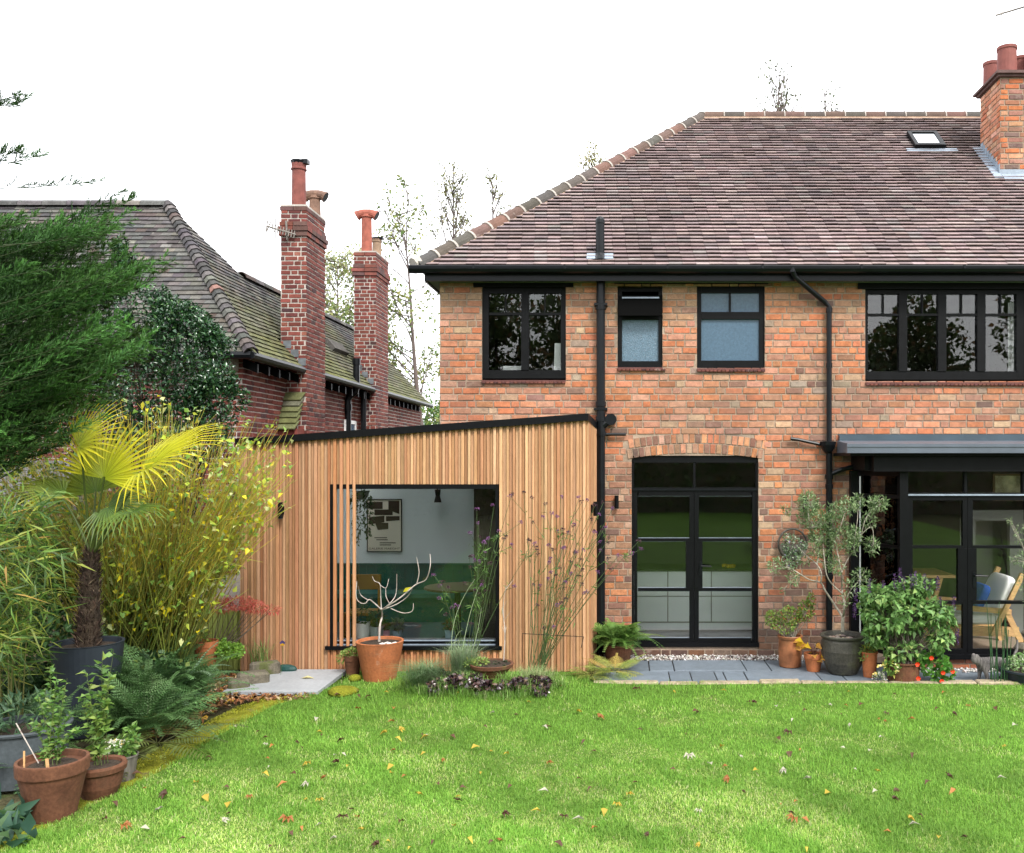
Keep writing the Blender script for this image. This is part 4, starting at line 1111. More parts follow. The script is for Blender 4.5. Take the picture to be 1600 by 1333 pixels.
F = (np.arange(n)[:, None, None] * 6 + np.array([[0, 1, 4], [1, 2, 4], [2, 3, 4], [3, 0, 4], [1, 0, 5], [2, 1, 5], [3, 2, 5], [0, 3, 5]])[None]).reshape(-1, 3)
K = np.repeat(pick([((0.42, 0.40, 0.37), 4), ((0.30, 0.26, 0.23), 3), ((0.17, 0.13, 0.115), 2), ((0.58, 0.57, 0.55), 1.5)], n, 0.15), 6, 0)
tag(mk('gravel', V, F, M['gravel'], col=K, kind='stuff'), 'pale pebble strip along the foot of the brick wall', 'gravel')
x = -0.36
while x < 6.5:
    L_ = random.uniform(0.38, 0.85)
    v, f = bevbox(x + 0.006, x + L_ - 0.006, -1.635 + random.uniform(-.02, .02), -1.505, -0.03, 0.045 + random.uniform(-0.012, 0.012), 0.014)
    v[:, 2] += np.where(v[:, 2] > 0, vnoise(v[:, :2], 9, 5) * 0.008, 0)
    mk('edging_stone', v, f, pbr('edgestone', (0.27, 0.22, 0.15), 0.9, noise=[(9, 0.3), (50, 0.3)], stain=[(4, 0.54, 0.66, (0.12, 0.14, 0.03), 0.7)], bump=(30, 0.6, 0.01)) if 'edgestone' not in bpy.data.materials else bpy.data.materials['edgestone'], patio)
    x += L_
# paving slab by the extension
a = G(343, 1087); b = G(413, 1047.5)
sv, sf = bevbox(-4.33, -3.30, -2.06, -1.015, 0.012, 0.055, 0.004)
tag(mk('paving_slab', sv, sf, pbr('porcelain', (0.27, 0.285, 0.30), 0.6, noise=[(3, 0.1), (30, 0.1)], stain=[(2.5, 0.6, 0.75, (0.2, 0.19, 0.17), 0.5)]), loc=(-3.8, -1.54, 0.01)), 'large plain grey paving slab at the foot of the slatted wall', 'paving slab')
# ------------------------------------------------------------------ plant and pot builders
GRN = [((0.075, 0.16, 0.03), 3), ((0.11, 0.21, 0.04), 2), ((0.045, 0.10, 0.022), 2)]
YEL = [((0.50, 0.38, 0.02), 3), ((0.40, 0.36, 0.03), 2), ((0.26, 0.30, 0.04), 1.5)]


def pot_mesh(c, R, h, rim=0.2, base=0.66, n=30, wall=0.90):
    z1 = h * (1 - rim)
    return lathe([(R * base * 0.97, 0), (R * base, 0.006), (R * (base + (0.93 - base) * 0.5), z1 * 0.5), (R * 0.93, z1), (R * 0.985, z1 + 0.004), (R * 0.99, z1 + 0.012), (R * 1.0, h - 0.008), (R * 0.99, h), (R * wall, h), (R * (wall - 0.02), h * 0.9), (0, h * 0.88)], c, n)


def potted(name, c, R, h, mat, label, cat='potted plant', rim=0.2, base=0.66, group=None, prof=None, sub=None, soil=0.885):
    t = thing(name, c, label, cat, group)
    v, f = pot_mesh(c, R, h, rim, base) if prof is None else lathe(prof, c, 32)
    mk('pot', v, f, M[mat], t, smooth=False)
    for_soil = lathe([(0, h * soil + 0.012), (R * 0.45, h * soil + 0.01), (R * 0.9, h * soil)], c, 16)
    mk('soil', *for_soil, M['soil'], t)
    return t


def smooth_by_angle(o, deg=40):
    me = o.data
    me.polygons.foreach_set('use_smooth', np.ones(len(me.polygons), bool))
    try: me.set_sharp_from_angle(angle=math.radians(deg))
    except Exception: pass


def ell(n, c, r, shell=0.45, low=-1.0):
    d = rdir(n); q = U(shell, 1.0, (n, 1)) ** 0.6
    p = d * q
    p[:, 2] = np.where(p[:, 2] < low, low * U(0.3, 1, n), p[:, 2])
    return np.asarray(c) + p * np.asarray(r), d


def leaves_in(cl, n, L, W, pal, out=0.6, up=0.3, fold=0.25, curl=0.15, wp=0.4, jit=0.18, droop=0.0, face=None):
    """cl: [(centre, radii, weight)] -> V,F,col"""
    w = np.array([c[2] for c in cl], float); w /= w.sum(); res = []
    for (c, r, _), k in zip(cl, (w * n).astype(int)):
        if k < 1: continue
        p, d = ell(k, c, r)
        D = unit(rdir(k, up) + d * out + np.array([0, 0, -droop]))
        v, f = kites(p, D, L * U(0.65, 1.2, k), W * U(0.7, 1.15, k), fold, curl, wp)
        res.append((v, f, np.repeat(pick(pal, k, jit), 5, 0)))
    return catn(res)


def bez(a, b, c, m=8):
    t = np.linspace(0, 1, m)[:, None]
    return (1 - t) ** 2 * np.asarray(a) + 2 * t * (1 - t) * np.asarray(b) + t ** 2 * np.asarray(c)


def stems_to(base, tips, r0, r1, bulge=0.25, m=7, spread=0.03):
    ps, rs = [], []
    for tpt in tips:
        a = np.asarray(base) + np.array([U(-spread, spread), U(-spread, spread), 0])
        mid = a + (tpt - a) * np.array([bulge, bulge, 0.55]) + RNG.normal(size=3) * 0.02
        ps.append(bez(a, mid, tpt, m)); rs.append(np.linspace(r0, r1, m))
    return quadtube(ps, rs, 4)


def frond(base, az, el, L, pal, g=0.55, npin=20, wid=0.24, twice=True, tilt=0.0):
    h = np.array([math.cos(az), math.sin(az), 0]); base = np.asarray(base, float)
    t = np.linspace(0, 1, npin + 4)
    pts = base + L * (t[:, None] * math.cos(el) * h + (t * math.sin(el) - g * t ** 2)[:, None] * np.array([0, 0, 1.0]))
    T = unit(np.gradient(pts, axis=0)); side = np.array([-h[1], h[0], 0]); side = unit(side + np.array([0, 0, tilt]))
    out = []
    Pb, Dd, Ll, Ww = [], [], [], []
    for i in range(3, npin + 4):
        prof = math.sin(min(1, (i - 1) / npin * 1.15 + 0.12) * math.pi * 0.93 + 0.12) ** 0.8 if i < npin + 3 else 0.15
        pl = L * wid * max(0.08, prof)
        for s in (-1, 1):
            d = unit(side * s + T[i] * 0.42 + np.array([0, 0, -0.18]))
            if not twice:
                Pb.append(pts[i]); Dd.append(d); Ll.append(pl); Ww.append(L / npin * 0.6); continue
            kk = max(3, int(pl / 0.013))
            kk = min(kk, 9)
            u = unit(np.cross(d, np.cross(T[i], d)))
            for j in range(kk):
                q = pts[i] + d * pl * (j + 0.3) / kk; ln = (1 - 0.75 * j / kk) * L / npin * 0.40
                for s2 in (-1, 1):
                    Pb.append(q); Dd.append(u * s2 + d * 0.7); Ll.append(ln * 1.25); Ww.append(pl / kk * 0.85)
    N = np.tile(np.array([0, 0, 1.0]) - h * 0.3, (len(Pb), 1)) + RNG.normal(size=(len(Pb), 3)) * 0.2
    v, f = kites(np.array(Pb), np.array(Dd), np.array(Ll), np.array(Ww), 0.1, 0.08, 0.4, N)
    c0 = pick(pal, 1, 0.15)[0]
    k = np.clip(np.repeat(c0[None] * (1 + U(-0.15, 0.15, (len(Pb), 1))), 5, 0), 0, 1)
    vt, ft = quadtube([pts], [np.linspace(0.004, 0.0012, len(pts))], 3)
    ft = np.concatenate([ft[:, [0, 1, 2]], ft[:, [0, 2, 3]]])
    return catn([(v, f, k), (vt, ft, np.tile(c0 * np.array([0.9, 0.7, 0.8]), (len(vt), 1)))])


def fern(root, base, n, L, pal, els=(0.4, 1.25), azr=(0, 6.28), g=(0.4, 0.75), mat='leaf', npin=18, wid=0.24, twice=True):
    for k in range(n):
        az = azr[0] + (azr[1] - azr[0]) * (k + random.random() * 0.7) / n
        b = np.asarray(base) + np.array([math.cos(az), math.sin(az), 0]) * U(0, 0.06)
        V, F, K = frond(b, az, U(*els), L * U(0.75, 1.15), pal, U(*g), npin, wid, twice)
        mk('frond', V, F, M[mat], root, col=K)


def blades_arr(Pb, H, W, lean, seg=2):
    """grass blades, 5 vertices and 3 triangles each"""
    n = len(Pb); a = U(0, 6.28, n); h = np.stack([np.cos(a), np.sin(a), np.zeros(n)], 1)
    s = np.stack([-h[:, 1], h[:, 0], np.zeros(n)], 1) * (W * 0.5)[:, None]
    le = lean[:, None]; H = H[:, None]
    up = np.array([0, 0, 1.0])
    m = Pb + up * H * 0.6 + h * H * le * 0.35
    tip = Pb + up * H * (1 - 0.35 * le) + h * H * le
    V = np.stack([Pb - s, Pb + s, m + s * 0.8, m - s * 0.8, tip], 1).reshape(-1, 3)
    F = (np.arange(n)[:, None, None] * 5 + np.array([[0, 1, 2], [0, 2, 3], [3, 2, 4]])[None]).reshape(-1, 3)
    return V, F


def flower_head(c, r, n, pal, L=0.014):
    d = rdir(n, 0.6)
    v, f = kites(np.asarray(c) + d * r * U(0.3, 1, (n, 1)), d, L, L * 0.75, 0.3, 0.0, 0.6)
    return v, f, np.repeat(pick(pal, n, 0.25), 5, 0)


def grow(p, d, L, r, depth, spread=0.5, up=0.12, n=3, shrink=0.68, out=None, tips=None, m=5, wander=0.12):
    """recursive branching; appends (path, radii) to out and end points to tips"""
    pts = [np.array(p, float)]; dd = np.array(d, float)
    for i in range(m):
        dd = unit(dd + RNG.normal(size=3) * wander + np.array([0, 0, up * 0.3])); pts.append(pts[-1] + dd * L / m)
    out.append((np.array(pts), np.linspace(r, r * 0.6, m + 1)))
    if depth <= 0 or r < 0.0015:
        tips.append((pts[-1], dd)); tips.append((pts[m // 2], dd)); return
    for k in range(n):
        i = random.randint(m // 2, m) if k else m
        nd = unit(dd + RNG.normal(size=3) * spread + np.array([0, 0, up]))
        grow(pts[i], nd, L * shrink * U(0.75, 1.2), r * (0.72 if k == 0 else 0.55), depth - 1, spread, up, n, shrink, out, tips, m, wander)


def branch_mesh(out, n=5):
    return quadtube(np.array([o[0] for o in out]), np.array([o[1] for o in out]), n)


def reseed(k):
    global RNG, U
    random.seed(k); RNG = np.random.default_rng(k); U = RNG.uniform


def leader_tree(name, base, h, z0, nb, bl, label, pal, nleaf, L, W, seed, lean=(0, 0), r=0.12, lift=0.8, sub=6, jitter=0.1, top=0.0, mat='leaf', lm='twig', zleaf=0.0, az=None):
    """slender tree: a leader with side branches from height z0 up, each forking into twigs"""
    reseed(seed)
    t = thing(name, base, label, 'tree'); base = np.asarray(base, float)
    q = np.linspace(0, 1, 12)
    lead = base + np.stack([lean[0] * q ** 1.5 + 0.05 * h * 0.1 * np.sin(q * 9), lean[1] * q, h * q], 1)
    paths, rads, tips = [lead], [r * (1 - q) ** 0.9 + 0.006], []
    mk('trunk', *tube(lead, r * (1 - q) ** 0.9 + 0.006, 7), M[lm], t)
    ps, rs = [], []
    for k in range(nb):
        f = (z0 + (h - z0) * (k + U(0, 1)) / nb) / h
        p = np.array([np.interp(f, q, lead[:, i]) for i in range(3)]); a = U(0, 6.28) if az is None else U(*az)
        ln = bl * (1.15 - 0.75 * (f * h - z0) / (h - z0)) * U(0.7, 1.2)
        d = unit(np.array([math.cos(a), 0.6 * math.sin(a), lift * U(0.3, 2.2)])); e = p + d * ln + np.array([0, 0, U(-0.15, 0.35) * ln])
        c = bez(p, p + d * ln * 0.5 + RNG.normal(size=3) * 0.10 * ln, e, 7); ps.append(c); rs.append(np.linspace(max(0.016, r * 0.25), 0.009, 7)); tips.append(e)
        for j in range(sub):
            i = RNG.integers(2, 7); d2 = unit(d + RNG.normal(size=3) * 0.55 + np.array([0, 0, 0.2])); l2 = ln * U(0.18, 0.42)
            c2 = bez(c[i], c[i] + d2 * l2 * 0.5 + RNG.normal(size=3) * 0.03 * l2, c[i] + d2 * l2, 7); ps.append(c2); rs.append(np.linspace(0.010, 0.006, 7)); tips += [c2[-1], c2[4], c2[5]]
            for _ in range(2):
                i2 = RNG.integers(2, 6); d3 = unit(d2 + RNG.normal(size=3) * 0.7); c3 = bez(c2[i2], c2[i2] + d3 * l2 * 0.25, c2[i2] + d3 * l2 * 0.5, 7); ps.append(c3); rs.append(np.linspace(0.007, 0.005, 7)); tips.append(c3[-1])
    V, F = quadtube(ps, rs, 3); mk('branches', V, F, M[lm], t, kind='stuff')
    tp = np.array(tips)
    if zleaf: tp = tp[RNG.random(len(tp)) < np.clip(1.25 - (tp[:, 2] - zleaf) / 3.0, 0.12, 1)]
    p = tp[RNG.integers(0, len(tp), nleaf)] + RNG.normal(size=(nleaf, 3)) * jitter
    V, F = kites(p, rdir(nleaf, -0.3), L * U(0.6, 1.2, nleaf), W * U(0.7, 1.2, nleaf)); mk('crown', V, F, M[mat], t, col=np.repeat(pick(pal, nleaf, 0.25), 5, 0))
    return t


def wild_tree(name, base, h, r, depth, label, pal, nleaf, L, W, seed, mat='leaf', spread=0.5, up=0.12, lm='bark', trunkfrac=0.3, n=3, group=None, dir0=(0, 0, 1), jitter=0.25, shrink=0.68):
    reseed(seed)
    t = thing(name, base, label, 'tree', group)
    out, tips = [], []
    grow(base, dir0, h * trunkfrac, r, depth, spread, up, n, shrink, out, tips)
    V, F = branch_mesh(out)
    mk('trunk', V, F, M[lm], t)
    if nleaf:
        tp = np.array([q[0] for q in tips]); idx = RNG.integers(0, len(tp), nleaf)
        p = tp[idx] + RNG.normal(size=(nleaf, 3)) * jitter
        v, f = kites(p, rdir(nleaf, -0.1), L * U(0.6, 1.2, nleaf), W * U(0.7, 1.2, nleaf))
        mk('crown', v, f, M[mat], t, col=np.repeat(pick(pal, nleaf, 0.25), 5, 0))
    return t


# ------------------------------------------------------------------ trees and shrubs of the border
reseed(50)
# conifer reaching in from the boundary
con = thing('conifer_tree', P(-130, 1090, 8.7), 'dark green feathery conifer arching over the palm', 'tree')
mk('trunk', *tube([P(-130, 1090, 8.7), P(-125, 800, 8.7), P(-110, 500, 8.8), P(-105, 250, 8.8)], [0.16, 0.14, 0.11, 0.05], 10), M['bark'], con)
NP_ = [((0.040, 0.112, 0.018), 3), ((0.055, 0.14, 0.024), 3), ((0.028, 0.08, 0.016), 2)]
by = np.array([120, 150, 200, 245, 285, 310, 340, 380, 410, 450, 480, 512, 545, 590, 640, 690, 720]); bxx = np.array([35, 40, 30, 65, 150, 200, 195, 180, 262, 215, 185, 225, 230, 190, 165, 105, 40])
br, rs, KP, KD, KL, KT, KB = [], [], [], [], [], [], []
nbr = 470
for i in range(nbr):
    if i < 4: ty = [147, 152, 242, 236][i]; tx = [30, 40, 62, 30][i]
    elif i < 22: ty = [283, 300, 310, 330, 345, 410, 405, 425, 440, 512, 520, 545, 550, 590, 620, 650, 690, 370][i - 4]; tx = np.interp(ty, by, bxx) + 8
    else:
        ty = U(335, 705); tx = np.interp(ty, by, bxx) - 260 * U(0, 1) ** 1.25 - 8
    d1 = U(7.9, 9.3); tip = P(tx, ty, d1)
    ln = U(110, 250) if i >= 4 else 90
    st = P(tx - ln, ty + U(25, 95) if i > 4 else ty + 12, d1 + U(-0.3, 0.3))
    mid = (st + tip) / 2 + np.array([0, 0, -0.07 * U(0.3, 1.6)])
    path = bez(st, mid, tip, 9); br.append(path); rs.append(np.linspace(0.005, 0.0012, 9))
    nsec = 34
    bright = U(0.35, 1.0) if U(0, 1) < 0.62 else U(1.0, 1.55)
    if d1 > 8.6: bright *= 0.6  # farther branches darkened to paint in the shade inside the crown
    tt = np.linspace(0.12, 1, nsec)
    pos = np.stack([np.interp(tt, np.linspace(0, 1, 9), path[:, q]) for q in range(3)], 1)
    T = unit(tip - st + np.array([0, 0, 0.25]))
    for j in range(nsec):
        s = unit(np.cross(T, rdir(1)[0])); sd_ = unit(T * U(0.7, 1.1) + s * U(0.3, 0.8) + np.array([0, 0, 0.10]))
        sl_ = (0.07 + 0.20 * (1 - tt[j])) * U(0.6, 1.2) + 0.02
        nn = 14
        q = np.linspace(0.05, 1, nn)[:, None]
        KP.append(pos[j] + sd_ * sl_ * q + np.array([0, 0, -0.02]) * q ** 2)
        KD.append(sd_ + np.cross(sd_, s)[None] * np.where(np.arange(nn) % 2, 1, -1)[:, None] * 0.42 + RNG.normal(size=(nn, 3)) * 0.16)
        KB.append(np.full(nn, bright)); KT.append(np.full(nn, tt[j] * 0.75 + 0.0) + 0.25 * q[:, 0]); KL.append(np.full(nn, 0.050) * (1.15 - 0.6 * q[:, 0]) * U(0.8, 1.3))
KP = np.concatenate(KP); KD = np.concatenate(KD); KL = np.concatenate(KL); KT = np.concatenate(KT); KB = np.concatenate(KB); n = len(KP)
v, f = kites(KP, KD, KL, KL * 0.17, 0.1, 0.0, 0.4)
kc = pick(NP_, n, 0.15) * (1 + 0.25 * vnoise(KP, 3.5, 9)[:, None]) * (0.42 + 0.98 * KT[:, None] ** 1.5) * KB[:, None] * np.array([0.9, 0.95, 1.25]) + np.array([0.02, 0.025, 0.0]) * KT[:, None] ** 3  # inner shade and brighter tips put into the needle colour
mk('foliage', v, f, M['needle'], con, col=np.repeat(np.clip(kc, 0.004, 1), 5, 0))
v, f = quadtube(br, rs, 4)
mk('branches', v, f, M['leaf'], con, col=(0.05, 0.07, 0.025), kind='stuff')

# holly between the boundary and the neighbour
hol = thing('holly_tree', P(255, 1060, 11.3), 'glossy dark holly tree in front of the red brick neighbour', 'tree')
hc = [(P(240, 610, 11.2), (0.78, 0.5, 0.85), 7), (P(205, 500, 11.2), (0.4, 0.35, 0.5), 2.2), (P(190, 420, 11.2), (0.08, 0.08, 0.30), 0.35), (P(300, 560, 11.1), (0.42, 0.4, 0.62), 3), (P(282, 500, 11.1), (0.28, 0.25, 0.22), 0.9), (P(330, 530, 11.0), (0.10, 0.1, 0.16), 0.25),
      (P(335, 640, 11.0), (0.30, 0.25, 0.40), 1.1), (P(350, 590, 10.95), (0.14, 0.12, 0.2), 0.35), (P(362, 605, 10.9), (0.06, 0.06, 0.12), 0.12), (P(255, 480, 11.15), (0.16, 0.16, 0.2), 0.45), (P(150, 650, 11.2), (0.6, 0.4, 0.7), 3), (P(280, 680, 11.1), (0.65, 0.4, 0.5), 3)]
reseed(41)
hc += [(c[0] + d_ * np.array(c[1]) * U(0.95, 1.2), (U(.05, .1), U(.05, .1), U(.06, .15)), U(.08, .16)) for c in hc[:7] for d_ in rdir(9, 0.5)]
V, F, K = leaves_in(hc, 15500, 0.062, 0.036, [((0.022, 0.065, 0.024), 4), ((0.035, 0.095, 0.03), 2), ((0.06, 0.13, 0.035), 0.7), ((0.014, 0.04, 0.018), 2)], fold=0.45, curl=0.25)
mk('foliage', V, F, M['leafgloss'], hol, col=K)
v, f = stems_to(P(255, 1060, 11.3), [c[0] for c in hc[:30]] + [c[0] + rdir(1)[0] * np.array(c[1]) * 0.8 for c in hc[:11] for _ in range(2)], 0.018, 0.003)
mk('branches', v, f, M['leaf'], hol, col=(0.03, 0.035, 0.02), kind='stuff')

reseed(51)
# golden-stemmed shrub
gsh = thing('golden_stem_shrub', P(235, 1090, 9.7), 'golden yellow stemmed shrub spreading against the slatted wall', 'shrub')
ps, rs, kc, tips = [], [], [], []
for i in range(430):
    a = P(222 + U(-80, 55), 1085, 9.75 + U(-0.3, 0.25))
    ang = U(0.05, 0.80) if random.random() < 0.62 else U(-0.75, 0.15)
    ln = U(2.2, 3.45)
    tip = a + np.array([math.sin(ang) * ln * 0.92, U(-0.5, 0.35), math.cos(ang) * ln])
    tip[2] = min(tip[2], P(0, 628, 9.7)[2] - 0.25 * max(0, ang) + U(-0.35, 0.05))
    tip[0] = min(tip[0], P(452, 0, 9.7)[0] + U(-0.45, 0.0))
    mid = a + (tip - a) * np.array([0.42, 0.42, 0.52]) + RNG.normal(size=3) * 0.06
    ps.append(bez(a, mid, tip, 10)); rs.append(np.linspace(U(0.005, 0.0085), 0.0022, 10))
    g = pick([((0.075, 0.135, 0.03), 3), ((0.16, 0.21, 0.035), 2.5), ((0.035, 0.068, 0.018), 2)], 1, 0.2)[0]; yl = pick([((0.54, 0.41, 0.06), 3), ((0.43, 0.46, 0.08), 3), ((0.46, 0.29, 0.06), 1.2)], 1, 0.2)[0]
    t = np.clip(np.linspace(-0.2, 1.35, 10), 0, 1)[:, None]
    kc.append(np.repeat(g * (1 - t) + yl * t, 3, 0))
    tips.append(ps[-1])
ps = np.array(ps)
V, F = quadtube(ps, rs, 3)
mk('stems', V, F, M['leaf'], gsh, col=np.concatenate(kc), kind='stuff')
sp, sr = [], []                                                   # fine side twigs
for i in range(2300):
    q = ps[RNG.integers(0, len(ps))]; j = RNG.integers(4, 9); d = unit(q[j + 1 if j < 9 else 9] - q[j - 1] + RNG.normal(size=3) * 0.16 * 1.2)
    e = q[j] + d * U(0.12, 0.42); e[2] = min(e[2], P(0, 630, 9.7)[2]); sp.append(bez(q[j], (q[j] + e) / 2 + RNG.normal(size=3) * 0.012, e, 5)); sr.append(np.linspace(0.003, 0.0013, 5))
V, F = quadtube(sp, sr, 3)
mk('twigs', V, F, M['leaf'], gsh, col=np.repeat(pick([((0.60, 0.44, 0.06), 2), ((0.52, 0.52, 0.09), 2.5), ((0.24, 0.32, 0.06), 2)], len(sp), 0.2), 15, 0), kind='stuff')
n = 3400
ix = RNG.integers(0, len(ps), n); jx = RNG.integers(3, 10, n)
p = ps[ix, jx] + RNG.normal(size=(n, 3)) * 0.03
V, F = kites(p, rdir(n, -0.2), 0.075 * U(0.5, 1.25, n), 0.052 * U(0.6, 1.1, n))
mk('leaves', V, F, M['leafthin'], gsh, col=np.repeat(pick([((0.64, 0.54, 0.02), 2), ((0.42, 0.50, 0.05), 3), ((0.20, 0.34, 0.06), 3.5), ((0.50, 0.54, 0.22), 1.5)], n, 0.2), 5, 0), kind='stuff')

reseed(52)
# fan palm in its tall planter
pc = np.array([*P(137, 1140, 8.6)[:2], 0.0])
palm = thing('fan_palm', pc, 'fan palm with sunny yellow fronds in tall slate blue planter', 'palm')
hpl = P(0, 1003, 8.6)[2]
mk('planter', *lathe([(0.215, 0), (0.225, 0.01), (0.305, hpl - 0.01), (0.31, hpl), (0.285, hpl), (0.28, hpl - 0.06), (0, hpl - 0.07)], pc, 40), M['slatepot'], palm, smooth=False)
mk('soil', *lathe([(0, hpl - 0.03), (0.28, hpl - 0.05)], pc, 20), M['soil'], palm)
tp_ = [np.array([pc[0], pc[1], hpl - 0.05]), P(140, 960, 8.6), P(141, 900, 8.6), P(143, 862, 8.6)]
mk('trunk', *tube(tp_, [0.10, 0.088, 0.07, 0.05], 14), M['soil'], palm)
n = 1500
q = U(0, 1, n); tk = np.stack([np.interp(q, [0, .33, .66, 1], [p_[k] for p_ in tp_]) for k in range(3)], 1); rk = np.interp(q, [0, .33, .66, 1], [0.10, 0.088, 0.072, 0.045])
aa = U(0, 6.28, n); od = np.stack([np.cos(aa), np.sin(aa), np.zeros(n)], 1)
V, F = kites(tk + od * (rk * 0.98)[:, None], od * 0.45 + np.array([0, 0, 1.0]) + RNG.normal(size=(n, 3)) * 0.35, U(0.04, 0.10, n), U(0.005, 0.012, n), 0.1, 0.1)
mk('trunk_fibre', V, F, M['fibre'], palm, col=np.repeat(pick([((0.055, 0.036, 0.026), 3), ((0.03, 0.02, 0.016), 3), ((0.11, 0.08, 0.055), 1)], n, 0.3), 5, 0), kind='stuff')


def fan(hub, axis, normal, R, span, nseg, c0, c1, droop=0.12, split=0.45, skew=0.0, crown=P(143, 868, 8.6)):
    axis = unit(np.asarray(axis, float)); normal = np.asarray(normal, float); normal = unit(normal - axis * normal.dot(axis)); side = np.cross(normal, axis)
    V, F, K = [], [], []
    for k in range(nseg):
        a = (k / (nseg - 1) - 0.5) * span + skew
        d = axis * math.cos(a) + side * math.sin(a)
        w_dir = -axis * math.sin(a) + side * math.cos(a)
        L_ = R * (0.78 + 0.22 * math.cos(a * 0.9)) * U(0.93, 1.05); half = span / nseg / 2
        ts = [0.03, split * 0.5, split, 0.72, 0.9, 1.0]
        base_i = len(V)
        for t in ts:
            r = L_ * t
            wid = r * math.tan(half) * 1.02 if t <= split else L_ * split * math.tan(half) * max(0.04, (1 - (t - split) / (1 - split)) ** 0.75)
            dr = droop * U(0.9, 1.1) * max(0, t - 0.35) ** 2 * 2.2 * R
            p = hub + d * r + normal * 0.10 * R * math.sin(t * 2.4) - np.array([0, 0, 1.0]) * dr
            V += [p - w_dir * wid, p - normal * wid * 0.55, p + w_dir * wid]
            cc = (np.array(c0) * (1 - t) + np.array(c1) * t) * (1 + 0.18 * math.sin(k * 2.4))
            K += [cc, cc * 0.85, cc]
        for j in range(len(ts) - 1):
            b = base_i + j * 3
            F += [[b, b + 3, b + 4, b + 1], [b + 1, b + 4, b + 5, b + 2]]
    fr = mk('frond', np.array(V), F, M['leafthin'], palm, col=np.clip(np.array(K), 0, 1))
    mid = (hub + crown) / 2 + np.array([0.0, 0.0, 0.06])
    mk('stalk', *tube(bez(crown, mid, hub + axis * 0.03, 8), np.linspace(0.014, 0.007, 8), 6), M['leaf'], fr, col=(0.07, 0.10, 0.02))


Y0, Y1, G0, G1 = (0.30, 0.36, 0.02), (0.62, 0.52, 0.02), (0.10, 0.20, 0.03), (0.24, 0.30, 0.04)
fan(P(122, 697, 8.3), (0.75, 0.1, 0.62), (-0.3, -0.75, 0.55), 0.56, 3.0, 24, (0.26, 0.33, 0.03), Y1, 0.06, 0.40)
fan(P(162, 748, 8.45), (0.28, 0.25, 0.95), (0.05, -0.95, 0.35), 0.60, 3.3, 30, (0.30, 0.37, 0.02), Y1, 0.04, 0.44)
fan(P(226, 735, 8.45), (0.90, 0.0, 0.42), (-0.3, -0.45, 0.85), 0.88, 3.2, 32, (0.32, 0.38, 0.02), Y1, 0.13, 0.38)
fan(P(168, 792, 8.6), (0.75, -0.2, -0.25), (0.2, -0.75, 0.6), 0.46, 3.4, 26, (0.07, 0.14, 0.025), (0.15, 0.23, 0.035), 0.2, 0.36)
fan(P(100, 775, 8.6), (-0.8, -0.2, 0.25), (0.1, -0.35, 0.95), 0.55, 2.6, 20, G0, (0.34, 0.36, 0.04), 0.25, 0.45)
fan(P(150, 770, 8.9), (-0.25, 0.5, 0.85), (0, -0.9, 0.4), 0.62, 3.2, 28, G0, (0.42, 0.42, 0.03), 0.1, 0.5)
fan(P(205, 800, 8.3), (0.55, -0.5, -0.1), (0.0, -0.4, 0.9), 0.42, 3.2, 20, (0.07, 0.14, 0.025), (0.17, 0.25, 0.035), 0.35, 0.36)

reseed(53)
# bamboo
bam = thing('bamboo_clump', P(20, 1120, 7.9), 'arching bamboo clump with striped green and yellow leaves beside the palm', 'bamboo')
ps, rs, bp_, bd_ = [], [], [], []
for i in range(50):
    a = P(U(-150, 40), 1120, U(7.4, 8.3)); tip = P(U(-60, 95), U(770, 1040), U(7.0, 8.2)); mid = np.array([a[0] * 0.7 + tip[0] * 0.3, (a[1] + tip[1]) / 2, tip[2] + U(0.0, 0.25)])
    c = bez(a, mid, tip, 12); ps.append(c); rs.append(np.linspace(0.006, 0.0018, 12))
    for j in range(4, 12):
        for _ in range(5):
            bp_.append(c[j] + RNG.normal(size=3) * 0.05); bd_.append(unit(c[j] - c[j - 1] + RNG.normal(size=3) * 0.65 + np.array([0.25, 0, -0.25])))
n = len(bp_)
V, F = kites(np.array(bp_), np.array(bd_), U(0.14, 0.32, n), U(0.012, 0.022, n), 0.15, 0.22, 0.3)
mk('foliage', V, F, M['leafthin'], bam, col=np.repeat(pick([((0.12, 0.21, 0.035), 3), ((0.06, 0.125, 0.026), 3.5), ((0.26, 0.30, 0.05), 1.6), ((0.34, 0.22, 0.05), 0.3)], n, 0.2), 5, 0))
V, F = quadtube(ps, rs, 5)
mk('canes', V, F, M['leaf'], bam, col=np.tile([0.12, 0.12, 0.035], (len(V), 1)), kind='stuff')

reseed(54)
